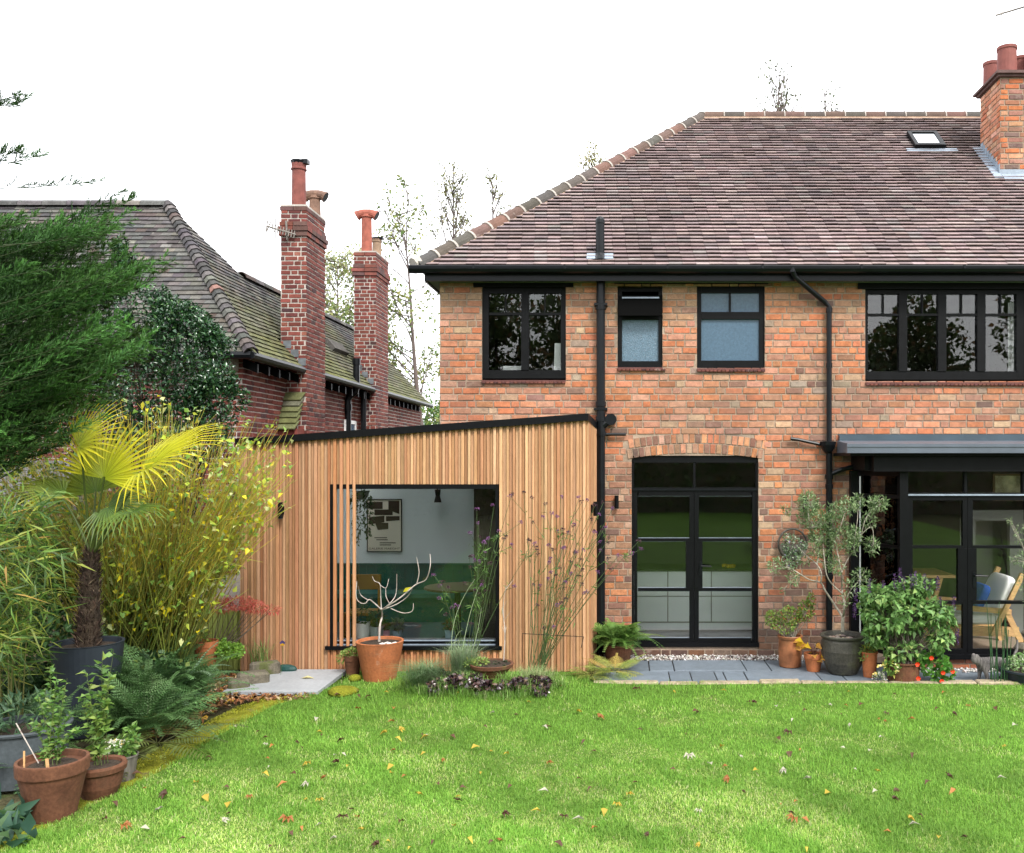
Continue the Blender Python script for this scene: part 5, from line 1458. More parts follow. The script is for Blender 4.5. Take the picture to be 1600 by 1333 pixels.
# ferns of the border, each its own plant
DKF = [((0.040, 0.090, 0.026), 2), ((0.062, 0.130, 0.040), 3), ((0.095, 0.18, 0.06), 2)]
SIL = [((0.13, 0.21, 0.12), 3), ((0.085, 0.16, 0.08), 2)]
for (px, py, d, n_, L_, pal, els, lab) in ((225, 1165, 8.3, 34, 0.98, DKF, (0.55, 1.3), 'deep green fern leaning over the mossy path by the planter'),
                                          (240, 1110, 8.9, 32, 1.15, DKF, (0.65, 1.3), 'tall dark fern beneath the golden stemmed shrub'),
                                          (262, 1085, 9.1, 26, 0.95, SIL, (0.45, 1.2), 'silvery green fern spreading towards the stone trough'),
                                          (50, 1130, 7.7, 22, 0.80, DKF, (0.35, 1.1), 'dark fern growing below the bamboo'),
                                          (205, 1050, 9.2, 28, 1.1, DKF, (0.6, 1.35), 'upright shaded fern behind the palm planter'),
                                          (245, 1170, 7.9, 11, 0.72, [((0.06, 0.085, 0.02), 2), ((0.085, 0.11, 0.025), 1)], (0.1, 0.55), 'low bronze tinged fern trailing onto the mossy path'),
                                          (15, 1080, 7.2, 10, 0.55, SIL, (0.2, 1.0), 'grey green fern behind the grey planter')):
    b = P(px, py, d); b[2] = 0.12
    t = thing('fern', (b[0], b[1], 0.0), lab, 'fern', 'border ferns')
    fern(t, b, n_, L_, pal, els, g=(0.25, 0.6), npin=20, twice='bronze' not in lab)
# low shade foliage filling the border
b0 = [(P(90, 1090, 8.9), (0.6, 0.4, 0.25), 3), (P(230, 1085, 9.2), (0.55, 0.4, 0.4), 4), (P(0, 1020, 9.0), (0.7, 0.5, 0.6), 4), (P(130, 950, 10.2), (1.2, 0.3, 0.7), 5), (P(10, 900, 9.6), (0.6, 0.3, 0.6), 3), (P(0, 1180, 7.6), (0.35, 0.25, 0.2), 1.3)]
V, F, K = leaves_in(b0, 11000, 0.085, 0.05, [((0.03, 0.075, 0.022), 3), ((0.05, 0.11, 0.03), 2), ((0.10, 0.14, 0.03), 1), ((0.015, 0.035, 0.012), 2)])
tag(mk('undergrowth', V, F, M['leaf'], col=K, kind='stuff'), 'shaded low foliage filling the planted border', 'undergrowth')

reseed(55)
# tangled climber over the shed
cb_ = thing('climbing_shrub', P(60, 1060, 10.8), 'tangled yellow green climber spilling over the low shed', 'shrub')
V, F, K = leaves_in([(P(20, 760, 10.8), (0.8, 0.3, 0.35), 3), (P(95, 800, 10.7), (0.6, 0.3, 0.4), 3), (P(180, 840, 10.6), (0.6, 0.3, 0.6), 3), (P(60, 900, 10.5), (0.9, 0.3, 0.5), 4)], 3800, 0.07, 0.045, [((0.11, 0.18, 0.035), 3), ((0.28, 0.30, 0.05), 2), ((0.05, 0.10, 0.025), 3), ((0.45, 0.36, 0.03), 0.8)])
mk('foliage', V, F, M['leafthin'], cb_, col=K)
pth, rd_ = [], []
for i in range(240):
    a = P(U(-40, 240), U(800, 900), U(10.4, 10.9)); e = a + np.array([U(-.5, .5), U(-.2, .2), U(.2, .75)]); pth.append(bez(a, (a + e) / 2 + RNG.normal(size=3) * .08, e, 6)); rd_.append(np.linspace(.0035, .0016, 6))
V, F = quadtube(pth, rd_, 3)
mk('stems', V, F, M['leaf'], cb_, col=np.repeat(pick([((0.42, 0.33, 0.07), 2), ((0.22, 0.25, 0.06), 2), ((0.30, 0.17, 0.06), 1)], len(pth), .2), 18, 0), kind='stuff')
reseed(56)
# red maple by the slatted wall
ac = thing('red_maple', P(330, 1030, 10.4), 'small weeping maple with feathery coral red leaves', 'shrub')
acl = [(P(372, 942, 10.45), (0.22, 0.16, 0.07), 4), (P(398, 948, 10.45), (0.16, 0.12, 0.06), 2), (P(425, 953, 10.45), (0.10, 0.08, 0.04), 0.7), (P(345, 945, 10.45), (0.16, 0.14, 0.09), 2)]
V, F, K = leaves_in(acl, 1500, 0.055, 0.008, [((0.50, 0.12, 0.085), 3), ((0.42, 0.07, 0.06), 2), ((0.48, 0.20, 0.10), 1)], droop=0.5, curl=0.2)
mk('foliage', V, F, M['leafthin'], ac, col=K)
V, F = stems_to(P(330, 1030, 10.4), [c[0] for c in acl] + [c[0] + rdir(1)[0] * np.array(c[1]) for c in acl for _ in range(3)], 0.008, 0.002, bulge=0.6)
mk('branches', V, F, M['bark'], ac, kind='stuff')
# ------------------------------------------------------------------ trees far behind and across the garden
BARE = [((0.16, 0.17, 0.05), 2), ((0.22, 0.20, 0.05), 1), ((0.10, 0.11, 0.05), 2)]
def gbase(px, d): return np.array([(px - CX) * d / FPX, d - DW, 0.0])


leader_tree('birch_tree', gbase(706, 30), 11.6, 8.6, 16, 1.5, 'nearly bare birch rising behind the hip of the brick house', BARE, 800, 0.11, 0.06, 3, lift=1.3)
leader_tree('birch_tree', gbase(768, 31), 12.0, 9.5, 10, 1.0, 'thin bare birch twigs showing over the lower hip tiles', BARE, 320, 0.11, 0.06, 4, lift=1.6)
leader_tree('wild_cherry', gbase(668, 27), 9.8, 3.0, 34, 2.7, 'thin autumn tree between the chimney and the brick house', [((0.16, 0.20, 0.05), 3), ((0.24, 0.25, 0.08), 2), ((0.09, 0.14, 0.04), 2)], 4200, 0.14, 0.08, 5, lift=0.5, jitter=0.16, zleaf=4.2, az=(1.2, 5.0), lean=(-0.8, 0), r=0.10)
leader_tree('ash_tree', gbase(526, 32), 9.6, 4.5, 30, 1.7, 'pale leafed autumn tree behind the two red chimneys', [((0.24, 0.26, 0.11), 3), ((0.31, 0.31, 0.15), 2), ((0.14, 0.18, 0.06), 1)], 2600, 0.14, 0.08, 8, lift=0.6, jitter=0.2)
wild_tree('laurel_tree', gbase(652, 31), 5.6, 0.14, 4, 'dense green tree low behind the end of the mossy roof', GRN + [((0.16, 0.2, 0.05), 1)], 9000, 0.16, 0.1, 12, spread=0.6, trunkfrac=0.32, jitter=0.55)
for (px, d, h, sd_, lab) in ((1210, 34, 16.9, 21, 'birch top with few leaves above the middle of the ridge'), (1283, 35, 16.6, 23, 'leafier birch top beside the bare one over the ridge')):
    b = gbase(px, d)
    t = thing('birch_tree', b, lab, 'tree')
    out, tips = [], []
    out.append((np.array([b, b + [0, 0, h * 0.4], b + [0.1, 0, h * 0.7], b + [0.05, 0, h * 0.85], b + [0.15, 0, h * 0.93], b + [0.2, 0, h]]), np.array([0.14, 0.11, 0.07, 0.05, 0.03, 0.014])))
    random.seed(sd_)
    for k in range(34):
        z = h * U(0.68, 0.98)
        grow(b + np.array([0.1, 0, z]), unit(np.array([U(-1, 1), U(-1, 1), 0.9])), (h - z) * 0.25 + 0.35, 0.02, 1, 0.45, 0.25, 3, 0.7, out, tips)
    V, F = branch_mesh(out, 4); mk('trunk', V, F, M['twig'], t)
    tp = np.array([q[0] for q in tips]); n = 420
    p = tp[RNG.integers(0, len(tp), n)] + RNG.normal(size=(n, 3)) * 0.12
    V, F = kites(p, rdir(n), U(0.08, 0.15, n), U(0.06, 0.11, n))
    mk('crown', V, F, M['leaf'], t, col=np.repeat(pick([((0.09, 0.10, 0.06), 2), ((0.12, 0.14, 0.07), 1)], n, 0.2), 5, 0))
leader_tree('poplar_tree', gbase(928, 36), 14.3, 12.0, 14, 1.0, 'small yellow leafed tree top peeping over the hip tiles', [((0.20, 0.19, 0.05), 3), ((0.28, 0.25, 0.09), 1)], 900, 0.11, 0.07, 31, lift=0.8, jitter=0.14)
# the garden's far side, seen only as reflections in the glass
RT = [((0.06, 0.10, 0.03), 3), ((0.10, 0.14, 0.04), 2), ((0.20, 0.12, 0.05), 1.2), ((0.035, 0.06, 0.02), 2)]
for k, (x, y, h, sp) in enumerate(((-14, -36, 13.5, 3.6), (-7.5, -41, 14.5, 4), (-1.5, -37, 13.2, 3.6), (4.5, -39, 14.0, 3.8), (10.5, -36, 13.0, 3.7), (15.5, -38, 12.0, 3.8), (22, -35, 13.0, 3.8), (-21, -38, 13, 3.8))):
    b = np.array([x, y, 0.0])
    t = thing('garden_tree', b, 'tall broad tree closing the garden opposite the house', 'tree', 'trees opposite the house')
    mk('trunk', *tube([b, b + [0, 0, h * 0.3], b + [0.2, 0, h * 0.7]], [0.3, 0.24, 0.08], 8), M['bark'], t)
    cl = [(b + np.array([U(-sp * .6, sp * .6), U(-1.3, 1.3), h * U(0.15, 0.88)]), (U(1.0, 1.9), U(1.0, 1.6), U(0.8, 1.5)), 1) for _ in range(22)]
    V, F, K = leaves_in(cl, 6500, 0.38, 0.26, RT)
    mk('crown', V, F, M['leaf'], t, col=K)
hb = np.array([0, -33.0, 0])
V, F, K = leaves_in([(hb + np.array([x, 0, 1.2]), (1.6, 0.9, 2.4), 1) for x in np.arange(-26, 30, 1.2)], 15000, 0.34, 0.24, RT)
hg = thing('hedge', hb, 'dark hedge closing the garden opposite the house', 'hedge')
mk('foliage', V, F, M['leaf'], hg, col=K)
mk('core_box', *bx(-27, 29, -33.5, -32.7, 0, 3.2), M['bark'], hg)  # solid dark core, added to block the sky in the window reflections

reseed(61)
# shed and fence at the boundary
shed = thing('garden_shed', P(40, 1040, 11.6), 'low shed with dark felt roof and pale eaves board behind the bamboo', 'shed')
sx0, sx1 = P(-200, 0, 11.6)[0], P(135, 0, 11.6)[0]
mk('wall', *bx(sx0, sx1, -0.38, 0.9, 0, P(0, 806, 11.6)[2]), M['wood'], shed, col=(0.20, 0.14, 0.08))
mk('eaves_board', *bx(sx0, sx1 + 0.05, -0.50, -0.46, P(0, 812, 11.5)[2], P(0, 800, 11.5)[2]), M['wood'], shed, col=(0.42, 0.30, 0.18))
zr = P(0, 801, 11.5)[2]
mk('roof', np.array([[sx0, -0.52, zr], [sx1 + .08, -0.52, zr], [sx1 + .08, 0.5, zr + 0.62], [sx0, 0.5, zr + 0.62], [sx0, -0.52, zr + .03], [sx1 + .08, -0.52, zr + .03], [sx1 + .08, 0.5, zr + 0.65], [sx0, 0.5, zr + 0.65]]), BOXF, pbr('felt', (0.09, 0.085, 0.09), 0.9, noise=[(20, 0.3)]), shed)
fen = thing('picket_fence', P(345, 1020, 11.2), 'short green stained picket fence closing the gap beside the slatted wall', 'fence')
x = P(285, 0, 11.2)[0]
while x < XA - 0.05:
    mk('picket', *bx(x, x + 0.052, -0.80, -0.775, 0.0, 0.72 + random.uniform(-.01, .01)), M['wood'], fen, col=np.array([0.20, 0.24, 0.06]) * random.uniform(0.8, 1.15)); x += 0.062
mk('rail', *bx(P(285, 0, 11.2)[0], XA - 0.05, -0.774, -0.74, 0.5, 0.56), M['wood'], fen, col=(0.15, 0.17, 0.05))

reseed(62)
# ------------------------------------------------------------------ pots and plants by the mossy path
HERB = [((0.13, 0.25, 0.05), 3), ((0.09, 0.19, 0.04), 2), ((0.20, 0.30, 0.07), 1.2)]


def tall_stems(root, base, tips, L, W, pal, per=34, mat='leafthin'):
    ps, rs, lp, ld = [], [], [], []
    for tpt in tips:
        c = bez(base + np.array([U(-.05, .05), U(-.05, .05), 0]), base * 0.6 + tpt * 0.4 + np.array([0, 0, 0.1]), tpt, 10); ps.append(c); rs.append(np.linspace(0.004, 0.0015, 10))
        for k in range(per):
            q = U(0.12, 1.0); p = np.array([np.interp(q, np.linspace(0, 1, 10), c[:, i]) for i in range(3)])
            lp.append(p); ld.append(unit(rdir(1)[0] * np.array([1, 1, 0.35]) + np.array([0, 0, 0.35])))
    V, F = quadtube(ps, rs, 4); mk('stem', V, F, M['leaf'], root, col=np.tile([0.10, 0.13, 0.04], (len(V), 1)))
    n = len(lp); V, F = kites(np.array(lp), np.array(ld), L * U(0.5, 1.2, n), W * U(0.6, 1.1, n), 0.25, 0.2)
    mk('foliage', V, F, M[mat], root, col=np.repeat(pick(pal, n, 0.18), 5, 0))


c1 = G(82, 1280); c1[2] = 0.0
p1 = potted('potted_plant', c1, 0.232, 0.43, 'terra_old', 'large weathered terracotta pot with chipped rim and tall green stems', rim=0.22, base=0.62)
tall_stems(p1, c1 + [0, 0, 0.36], [P(78, 1040, 6.5), P(105, 1060, 6.55), P(60, 1090, 6.5), P(95, 1075, 6.6), P(112, 1110, 6.5), P(70, 1075, 6.6), P(88, 1055, 6.5), P(50, 1125, 6.5), P(120, 1140, 6.45)], 0.05, 0.032, HERB, 48)
mk('plant_label', *obox(c1 + [0.02, -0.10, 0.36], unit(np.array([1, 0, 0.1])), (0, 1, 0), unit(np.array([-0.1, 0, 1])), 0.022, 0.004, 0.10), M['pine'], p1)
mk('plant_label', *obox(c1 + [-0.13, -0.12, 0.36], (1, 0, 0), (0, 1, 0), (0, 0, 1), 0.012, 0.004, 0.16), M['pine'], p1)
mk('cane', *tube([c1 + [-0.10, 0.02, 0.37], P(25, 1130, 6.6)], 0.004, 5), M['palebark'], p1)
c2 = G(155, 1247); c2[2] = 0.0
p2 = potted('potted_plant', c2, 0.185, 0.27, 'terra_old', 'bulging old terracotta bowl pot with leafy shoots behind the chipped pot', prof=[(0.10, 0), (0.11, 0.01), (0.15, 0.10), (0.168, 0.20), (0.185, 0.215), (0.19, 0.25), (0.18, 0.27), (0.155, 0.262), (0.15, 0.22), (0, 0.21)])
tall_stems(p2, c2 + [0, 0, 0.22], [P(160, 1020, 7.0), P(178, 1015, 7.0), P(135, 1050, 7.0), P(172, 1060, 7.0), P(125, 1090, 6.9), P(150, 1110, 6.9), P(140, 1085, 6.9), P(165, 1090, 6.95)], 0.07, 0.046, [((0.17, 0.28, 0.06), 3), ((0.24, 0.33, 0.07), 1.5), ((0.09, 0.18, 0.04), 2)], 30)
c3 = G(192, 1221); c3[2] = 0.0
p3 = potted('potted_plant', c3, 0.115, 0.215, 'zinc', 'small tarnished metal bucket of cream flowers next to the path', rim=0.08, base=0.72)
V, F, K = leaves_in([(c3 + [-0.02, 0, 0.25], (0.11, 0.10, 0.07), 2), (c3 + [0.06, 0, 0.34], (0.05, 0.05, 0.10), 1)], 240, 0.055, 0.03, HERB); mk('foliage', V, F, M['leafthin'], p3, col=K)
fl = [flower_head(c3 + [U(-0.13, 0.03), U(-0.12, -0.02), U(0.24, 0.33)], 0.018, 14, [((0.80, 0.78, 0.66), 3), ((0.75, 0.6, 0.2), 0.5)], 0.022) for _ in range(9)]
V, F, K = catn(fl); mk('flowers', V, F, M['petal'], p3, col=K, kind='stuff')
c4 = np.array([*P(38, 1200, 7.35)[:2], 0.0])
p4 = potted('planter', c4, 0.34, 0.44, 'greypot', 'wide smooth grey planter standing behind the terracotta pots', rim=0.06, base=0.85)
V, F, K = leaves_in([(c4 + [0, 0, 0.5], (0.3, 0.25, 0.16), 1)], 260, 0.12, 0.03, [((0.05, 0.10, 0.05), 2), ((0.08, 0.14, 0.06), 1)]); mk('foliage', V, F, M['leaf'], p4, col=K)
c5 = np.array([*P(321, 1010, 10.2)[:2], 0.28])
p5 = potted('planter', c5, 0.135, 0.27, 'terra', 'plain terracotta pot half hidden by the golden shrub near the fence', rim=0.25, base=0.75)
V, F, K = leaves_in([(c5 + [-0.08, 0, 0.28], (0.12, 0.1, 0.09), 1)], 90, 0.06, 0.035, [((0.3, 0.3, 0.05), 1), ((0.12, 0.2, 0.04), 1)]); mk('foliage', V, F, M['leafthin'], p5, col=K)
# broad dark leaves at the near corner
t = thing('broadleaf_plant', G(5, 1320), 'low plant with broad blue green leaves beside the chipped pot', 'plant')
V, F, K = leaves_in([(G(-10, 1300) + [0, 0, .08], (.22, .12, .08), 2), (G(10, 1325) + [0, 0, .06], (.14, .1, .06), 1)], 90, .15, .085, [((.035, .085, .055), 2), ((.06, .12, .045), 1)], up=.9, curl=.3)
mk('foliage', V, F, M['leaf'], t, col=K)
# rock trough, its plants
for (px, py, d, sx_, sy_, sz_, lab) in ((395, 1040, 10.35, 0.34, 0.22, 0.17, 'rough grey stone block with a hollow top beside the paving slab'), (414, 1030, 10.75, 0.34, 0.14, 0.20, 'mossy stone block lying against the foot of the slatted wall'), (372, 1046, 10.15, 0.22, 0.2, 0.13, 'small dark stone next to the leaf litter')):
    c = P(px, py, d); v, f = bevbox(-sx_ / 2, sx_ / 2, -sy_ / 2, sy_ / 2, 0, sz_, 0.03)
    v = v + np.stack([vnoise(v, 7, 1), vnoise(v, 7, 2), vnoise(v, 7, 3)], 1) * 0.022
    a = 0.45; v = np.stack([v[:, 0] * math.cos(a) - v[:, 1] * math.sin(a), v[:, 0] * math.sin(a) + v[:, 1] * math.cos(a), v[:, 2]], 1)
    tag(mk('stone', v + [c[0], c[1], 0.01], f, M['stone'], loc=(c[0], c[1], 0.01)), lab, 'stone', 'stones by the slab')
t = thing('creeping_plant', P(360, 1030, 10.2), 'cushion of bright lime green leaves beside the stone blocks', 'plant')
V, F, K = leaves_in([(P(360, 1018, 10.2), (0.16, 0.12, 0.09), 2), (P(345, 1010, 10.3), (0.1, 0.1, 0.08), 1)], 700, 0.035, 0.028, [((0.20, 0.36, 0.05), 3), ((0.13, 0.27, 0.04), 2)]); mk('foliage', V, F, M['leafthin'], t, col=K)
def tuft(name, c, n, H, W, pal, label, lean=(0.2, 0.9), spread=0.05, cat='grass', mat='grass', drop=None):
    P0 = np.asarray(c) + np.stack([RNG.normal(size=n) * spread, RNG.normal(size=n) * spread, np.zeros(n)], 1)
    V, F = blades_arr(P0, H * U(0.6, 1.15, n), W * U(0.7, 1.2, n), U(*lean, n))
    t = thing(name, c, label, cat)
    mk('blades', V, F, M[mat], t, col=np.repeat(pick(pal, n, 0.2), 5, 0), kind='stuff')
    return t


tuft('grass_tuft', np.array([*P(405, 1020, 10.8)[:2], 0.12]), 60, 0.42, 0.009, [((0.12, 0.2, 0.05), 3), ((0.25, 0.26, 0.09), 1)], 'strappy green tuft growing between stone block and slatted wall', cat='plant')
t = thing('pansy', np.array([*P(441, 1040, 10.7)[:2], 0.03]), 'purple and yellow pansy on a thin stem against the slatted wall', 'flower')
pb = np.array([*P(438, 1040, 10.7)[:2], 0.03]); ph = P(441.5, 1005, 10.65)
mk('stem', *tube([pb, (pb + ph) / 2 + [0.02, 0, 0.02], ph], 0.002, 4), M['leaf'], t, col=(0.1, 0.18, 0.04))
for k in range(5):
    a = k * 1.2566 + 0.3; c = (0.45, 0.25, 0.01) if k in (3, 4) else (0.06, 0.045, 0.14)
    V, F = kites([ph], [[math.cos(a), -0.15, math.sin(a)]], 0.035, 0.036, 0.05, 0, 0.6, np.array([[0, -1.0, 0.1]])); mk('petal', V, F, M['petal'], t, col=c)
v, f = lathe([(0.13, 0), (0.14, 0.02), (0.12, 0.05), (0.06, 0.07), (0, 0.075)], (0, 0, 0), 18)
tag(mk('hose_cover', np.stack([v[:, 0] + P(450, 0, 11)[0], v[:, 1] * 0.4 - 1.085, v[:, 2] + 0.055], 1), f, pbr('teal', (0.01, 0.045, 0.04), 0.4), loc=(P(450, 0, 11)[0], -1.085, 0.055)), 'low dark teal dome lying where slab meets the slatted wall', 'cover')

reseed(63)
# ------------------------------------------------------------------ in front of the extension
cf = np.array([*P(593.5, 1062, 10.62)[:2], 0.0])
fig = potted('potted_fig', cf, 0.272, 0.47, 'terra', 'bare white barked fig in large smooth terracotta pot before the window', rim=0.0, base=0.68, prof=[(0.175, 0), (0.18, 0.012), (0.268, 0.455), (0.272, 0.465), (0.265, 0.472), (0.245, 0.468), (0.235, 0.42), (0, 0.41)], soil=0.93)
def zc(pts, d=10.66, jit=0.09):
    return np.array([P(500 + q[0] * 0.24, 740 + q[1] * 0.24, d + (0 if k == 0 else U(-jit, jit))) for k, q in enumerate(pts)])


def smoothpath(p, m=4):
    p = np.asarray(p, float); q = [p[0]]
    for i in range(len(p) - 1):
        a = p[max(i - 1, 0)]; b, c = p[i], p[i + 1]; d = p[min(i + 2, len(p) - 1)]
        for s in np.linspace(0, 1, m + 1)[1:]:
            q.append(0.5 * ((2 * b) + (-a + c) * s + (2 * a - 5 * b + 4 * c - d) * s * s + (-a + 3 * b - 3 * c + d) * s ** 3))
    return np.array(q)


figp = [([(385, 1110), (390, 990), (405, 930), (400, 880)], .021, .017), ([(400, 885), (355, 845), (320, 820), (295, 845), (260, 840), (235, 800), (240, 700)], .012, .008), ([(310, 822), (265, 790), (248, 735)], .008, .006),
        ([(400, 885), (395, 800), (390, 720), (355, 700), (340, 668)], .010, .006), ([(390, 725), (430, 745), (448, 685)], .007, .006), ([(405, 885), (460, 840), (495, 780), (500, 655)], .010, .008), ([(450, 842), (430, 800), (428, 750)], .008, .006),
        ([(405, 885), (520, 810), (620, 725), (690, 690), (718, 600), (716, 525)], .014, .008), ([(630, 718), (645, 640), (628, 545)], .009, .008), ([(410, 885), (500, 850), (570, 800), (600, 750)], .010, .006), ([(460, 878), (540, 908), (600, 895), (608, 845)], .008, .006)]
for k, (pts, a, b) in enumerate(figp):
    c = smoothpath(zc(pts)); mk('trunk' if k == 0 else 'branch', *tube(c, np.linspace(a, b * .7, len(c)) * 0.66 * (1 + 0.12 * np.sin(np.arange(len(c)) * 2.3)), 7), M['palebark'], fig)
V, F = kites([P(630, 925, 10.6)], [[0.8, -0.2, 0.55]], 0.11, 0.045, 0.2, 0.1, 0.45, np.array([[0, -1.0, 0.3]])); mk('leaf', V, F, M['leafthin'], fig, col=(0.55, 0.50, 0.03))
for k in range(4):
    v, f = lathe([(0, 0), (0.025, 0.004), (0.03, 0.012), (0, 0.024)], (0, 0, 0), 7); mk('pebble', v * [1.3, 0.9, 1] + cf + [0.06 + 0.045 * k, -0.12 + 0.05 * (k % 2), 0.445], f, M['gravel'], fig, col=(0.6, 0.55, 0.5))
cs = np.array([*P(551, 1048, 10.78)[:2], 0.0])
sp_ = potted('potted_succulent', cs, 0.098, 0.27, 'terra_old', 'small old pot of trailing green succulents beside the fig pot', rim=0.25, base=0.7)
V, F, K = leaves_in([(cs + [0, 0, 0.29], (0.13, 0.10, 0.06), 3), (cs + [-0.12, -0.03, 0.24], (0.06, 0.05, 0.07), 1)], 420, 0.03, 0.018, [((0.20, 0.30, 0.06), 3), ((0.13, 0.22, 0.04), 2), ((0.28, 0.33, 0.09), 1)]); mk('foliage', V, F, M['leafthin'], sp_, col=K)
for (px, py, d, r_, lab) in ((554, 1050, 10.55, 0.075, 'rounded moss covered stone in front of the small succulent pot'), (535, 1076, 9.95, 0.16, 'low mossy stone half sunk in the lawn by the slab')):
    c = P(px, py, d); c[2] = 0.03; v, f = lathe([(r_, 0), (r_ * 1.03, r_ * .3), (r_ * .8, r_ * .62), (r_ * .4, r_ * .8), (0, r_ * .85)], c, 14, wob=0.08); v[:, 2] = np.where(v[:, 2] > c[2], c[2] + (v[:, 2] - c[2]) * (1 if r_ < .1 else .55), v[:, 2])
    tag(mk('stone', v, f, M['moss'], loc=c, smooth=True), lab, 'stone', 'mossy stones in the lawn')
# planted mound with bowl
mc = P(750, 1085, 9.75); MZ = lambda x, y: float(lawn_h(np.array([x]), np.array([y]))[0])
cb = np.array([*P(768, 1050, 9.9)[:2], 0.215])
bowl = potted('succulent_bowl', cb, 0.235, 0.155, 'terra_old', 'shallow terracotta bowl of succulents and pale grit on the mound', 'bowl', prof=[(0.13, 0), (0.145, 0.01), (0.19, 0.085), (0.228, 0.115), (0.238, 0.15), (0.23, 0.155), (0.212, 0.15), (0.20, 0.12), (0, 0.115)])
mk('grit', *lathe([(0, 0.138), (0.1, 0.136), (0.208, 0.13)], cb, 20), pbr('grit', (0.5, 0.44, 0.38), 0.9, noise=[(90, 0.4)], bump=(120, 1, 0.01)), bowl)
V, F, K = leaves_in([(cb + [-0.13, -0.03, 0.16], (0.11, 0.1, 0.05), 3), (cb + [-0.22, -0.05, 0.16], (0.07, 0.07, 0.05), 1)], 420, 0.035, 0.014, [((0.22, 0.34, 0.09), 3), ((0.33, 0.38, 0.10), 1)], up=0.8); mk('foliage', V, F, M['leafthin'], bowl, col=K)
for k in range(7):
    c = cb + np.array([U(-0.03, 0.16), U(-0.13, 0.1), 0.136]); V, F = kites(np.tile(c, (16, 1)), rdir(16, 0.7), 0.035, 0.02, 0.3, 0.0); mk('rosette', V, F, M['leaf'], bowl, col=(0.07, 0.085, 0.05))
DK = [((0.040, 0.022, 0.028), 3), ((0.075, 0.042, 0.040), 2), ((0.022, 0.014, 0.018), 2), ((0.14, 0.09, 0.065), 1.2)]
for (px, py, d, r_, lab) in ((708, 1092, 9.62, 0.16, 'dark purple heuchera on the mound below the blue grass'), (820, 1090, 9.6, 0.17, 'dark purple heuchera with brown leaves below the terracotta bowl'), (682, 1058, 10.0, 0.09, 'small dusky heuchera among blue grass on the mound'), (760, 1098, 9.5, 0.07, 'tiny dark heuchera between the two larger ones')):
    c = P(px, py, d); c[2] = MZ(c[0], c[1])
    t = thing('heuchera', c, lab, 'plant', 'heucheras on the mound')
    V, F, K = leaves_in([(c + [U(-r_, r_) * 1.5, U(-r_, r_) * .7 - .05, U(0.03, 0.09)], (r_ * U(.3, .6), r_ * .4, U(.03, .06)), U(.5, 1.5)) for _ in range(10)], int(520 * r_ / 0.16), 0.05, 0.048, DK, fold=0.2, curl=0.3, wp=0.5); mk('foliage', V, F, M['leafgloss'], t, col=K)
BLU = [((0.14, 0.22, 0.10), 3), ((0.10, 0.19, 0.07), 2), ((0.22, 0.27, 0.15), 1)]
tuft('blue_grass', np.array([*P(665, 1080, 9.85)[:2], 0.08]), 1100, 0.40, 0.0045, BLU, 'long fine blue green grass flopping down the mound', lean=(0.6, 1.25), spread=0.06)
tuft('blue_grass', np.array([*P(722, 1062, 9.95)[:2], 0.2]), 900, 0.42, 0.0045, [((0.28, 0.34, 0.22), 2), ((0.17, 0.25, 0.12), 2)], 'pale silvery grass standing beside the terracotta bowl', lean=(0.15, 0.9), spread=0.05)
tuft('sedge', np.array([*P(765, 1092, 9.5)[:2], 0.1]), 420, 0.20, 0.005, [((0.12, 0.22, 0.03), 3), ((0.19, 0.27, 0.05), 1)], 'bright green sedge tuft between the dark heucheras', lean=(0.3, 1.0), spread=0.05)
tuft('sedge', np.array([*P(835, 1062, 9.9)[:2], 0.14]), 600, 0.22, 0.0045, [((0.20, 0.27, 0.10), 3), ((0.30, 0.33, 0.16), 1)], 'bleached green sedge behind the terracotta bowl', lean=(0.3, 1.1), spread=0.10)
for k, (px, py, d) in enumerate(((640, 1070, 9.95), (690, 1085, 9.75), (735, 1088, 9.65), (795, 1085, 9.65), (850, 1080, 9.75), (868, 1070, 9.9), (700, 1100, 9.5), (810, 1100, 9.48), (655, 1092, 9.65), (728, 1103, 9.45), (760, 1108, 9.38), (790, 1106, 9.42), (840, 1096, 9.55), (678, 1098, 9.55))):
    c = P(px, py, d); t = tuft('sedge', np.array([c[0], c[1], MZ(c[0], c[1])]), 190, U(.10, .19), 0.0045, [((0.15, 0.28, 0.05), 3), ((0.10, 0.20, 0.035), 2), ((0.30, 0.36, 0.15), 1)], 'green sedge tuft growing on the planted mound', lean=(0.4, 1.2), spread=0.07)
    t['group'] = 'sedge tufts on the mound'
# long pale grass stems rising from the mound
t = thing('pampas_stems', np.array([*P(720, 1050, 10.0)[:2], 0.1]), 'curling pale green stems rising from the mound before the window', 'plant')
for (a, m_, e) in (((712, 1055), (690, 975), (742, 905)), ((716, 1055), (730, 960), (748, 918)), ((708, 1058), (705, 990), (722, 985)), ((722, 1060), (745, 1010), (752, 950)), ((700, 1060), (690, 1000), (725, 1000))):
    mk('stem', *tube(bez(P(*a, 10.0), P(*m_, 10.1), P(*e, 10.05), 12), np.linspace(0.004, 0.002, 12), 5), M['leaf'], t, col=(0.34, 0.42, 0.25))
# bare pale twig in the bowl
t = thing('bare_sapling', P(788, 1035, 10.0), 'leafless pale sapling standing just behind the terracotta bowl', 'plant')
c = smoothpath([P(787, 1032, 10.0), P(789, 990, 10.0), P(786, 950, 10.05), P(791, 915, 10.0)]); mk('stem', *tube(c, np.linspace(0.006, 0.0025, len(c)), 6), M['palebark'], t)
for k in range(9):
    q = c[RNG.integers(3, len(c))]; mk('twig', *tube([q, q + [U(-.06, .09), U(-.05, .05), U(.05, .16)]], [0.0025, 0.0012], 4), M['palebark'], t)

reseed(64)
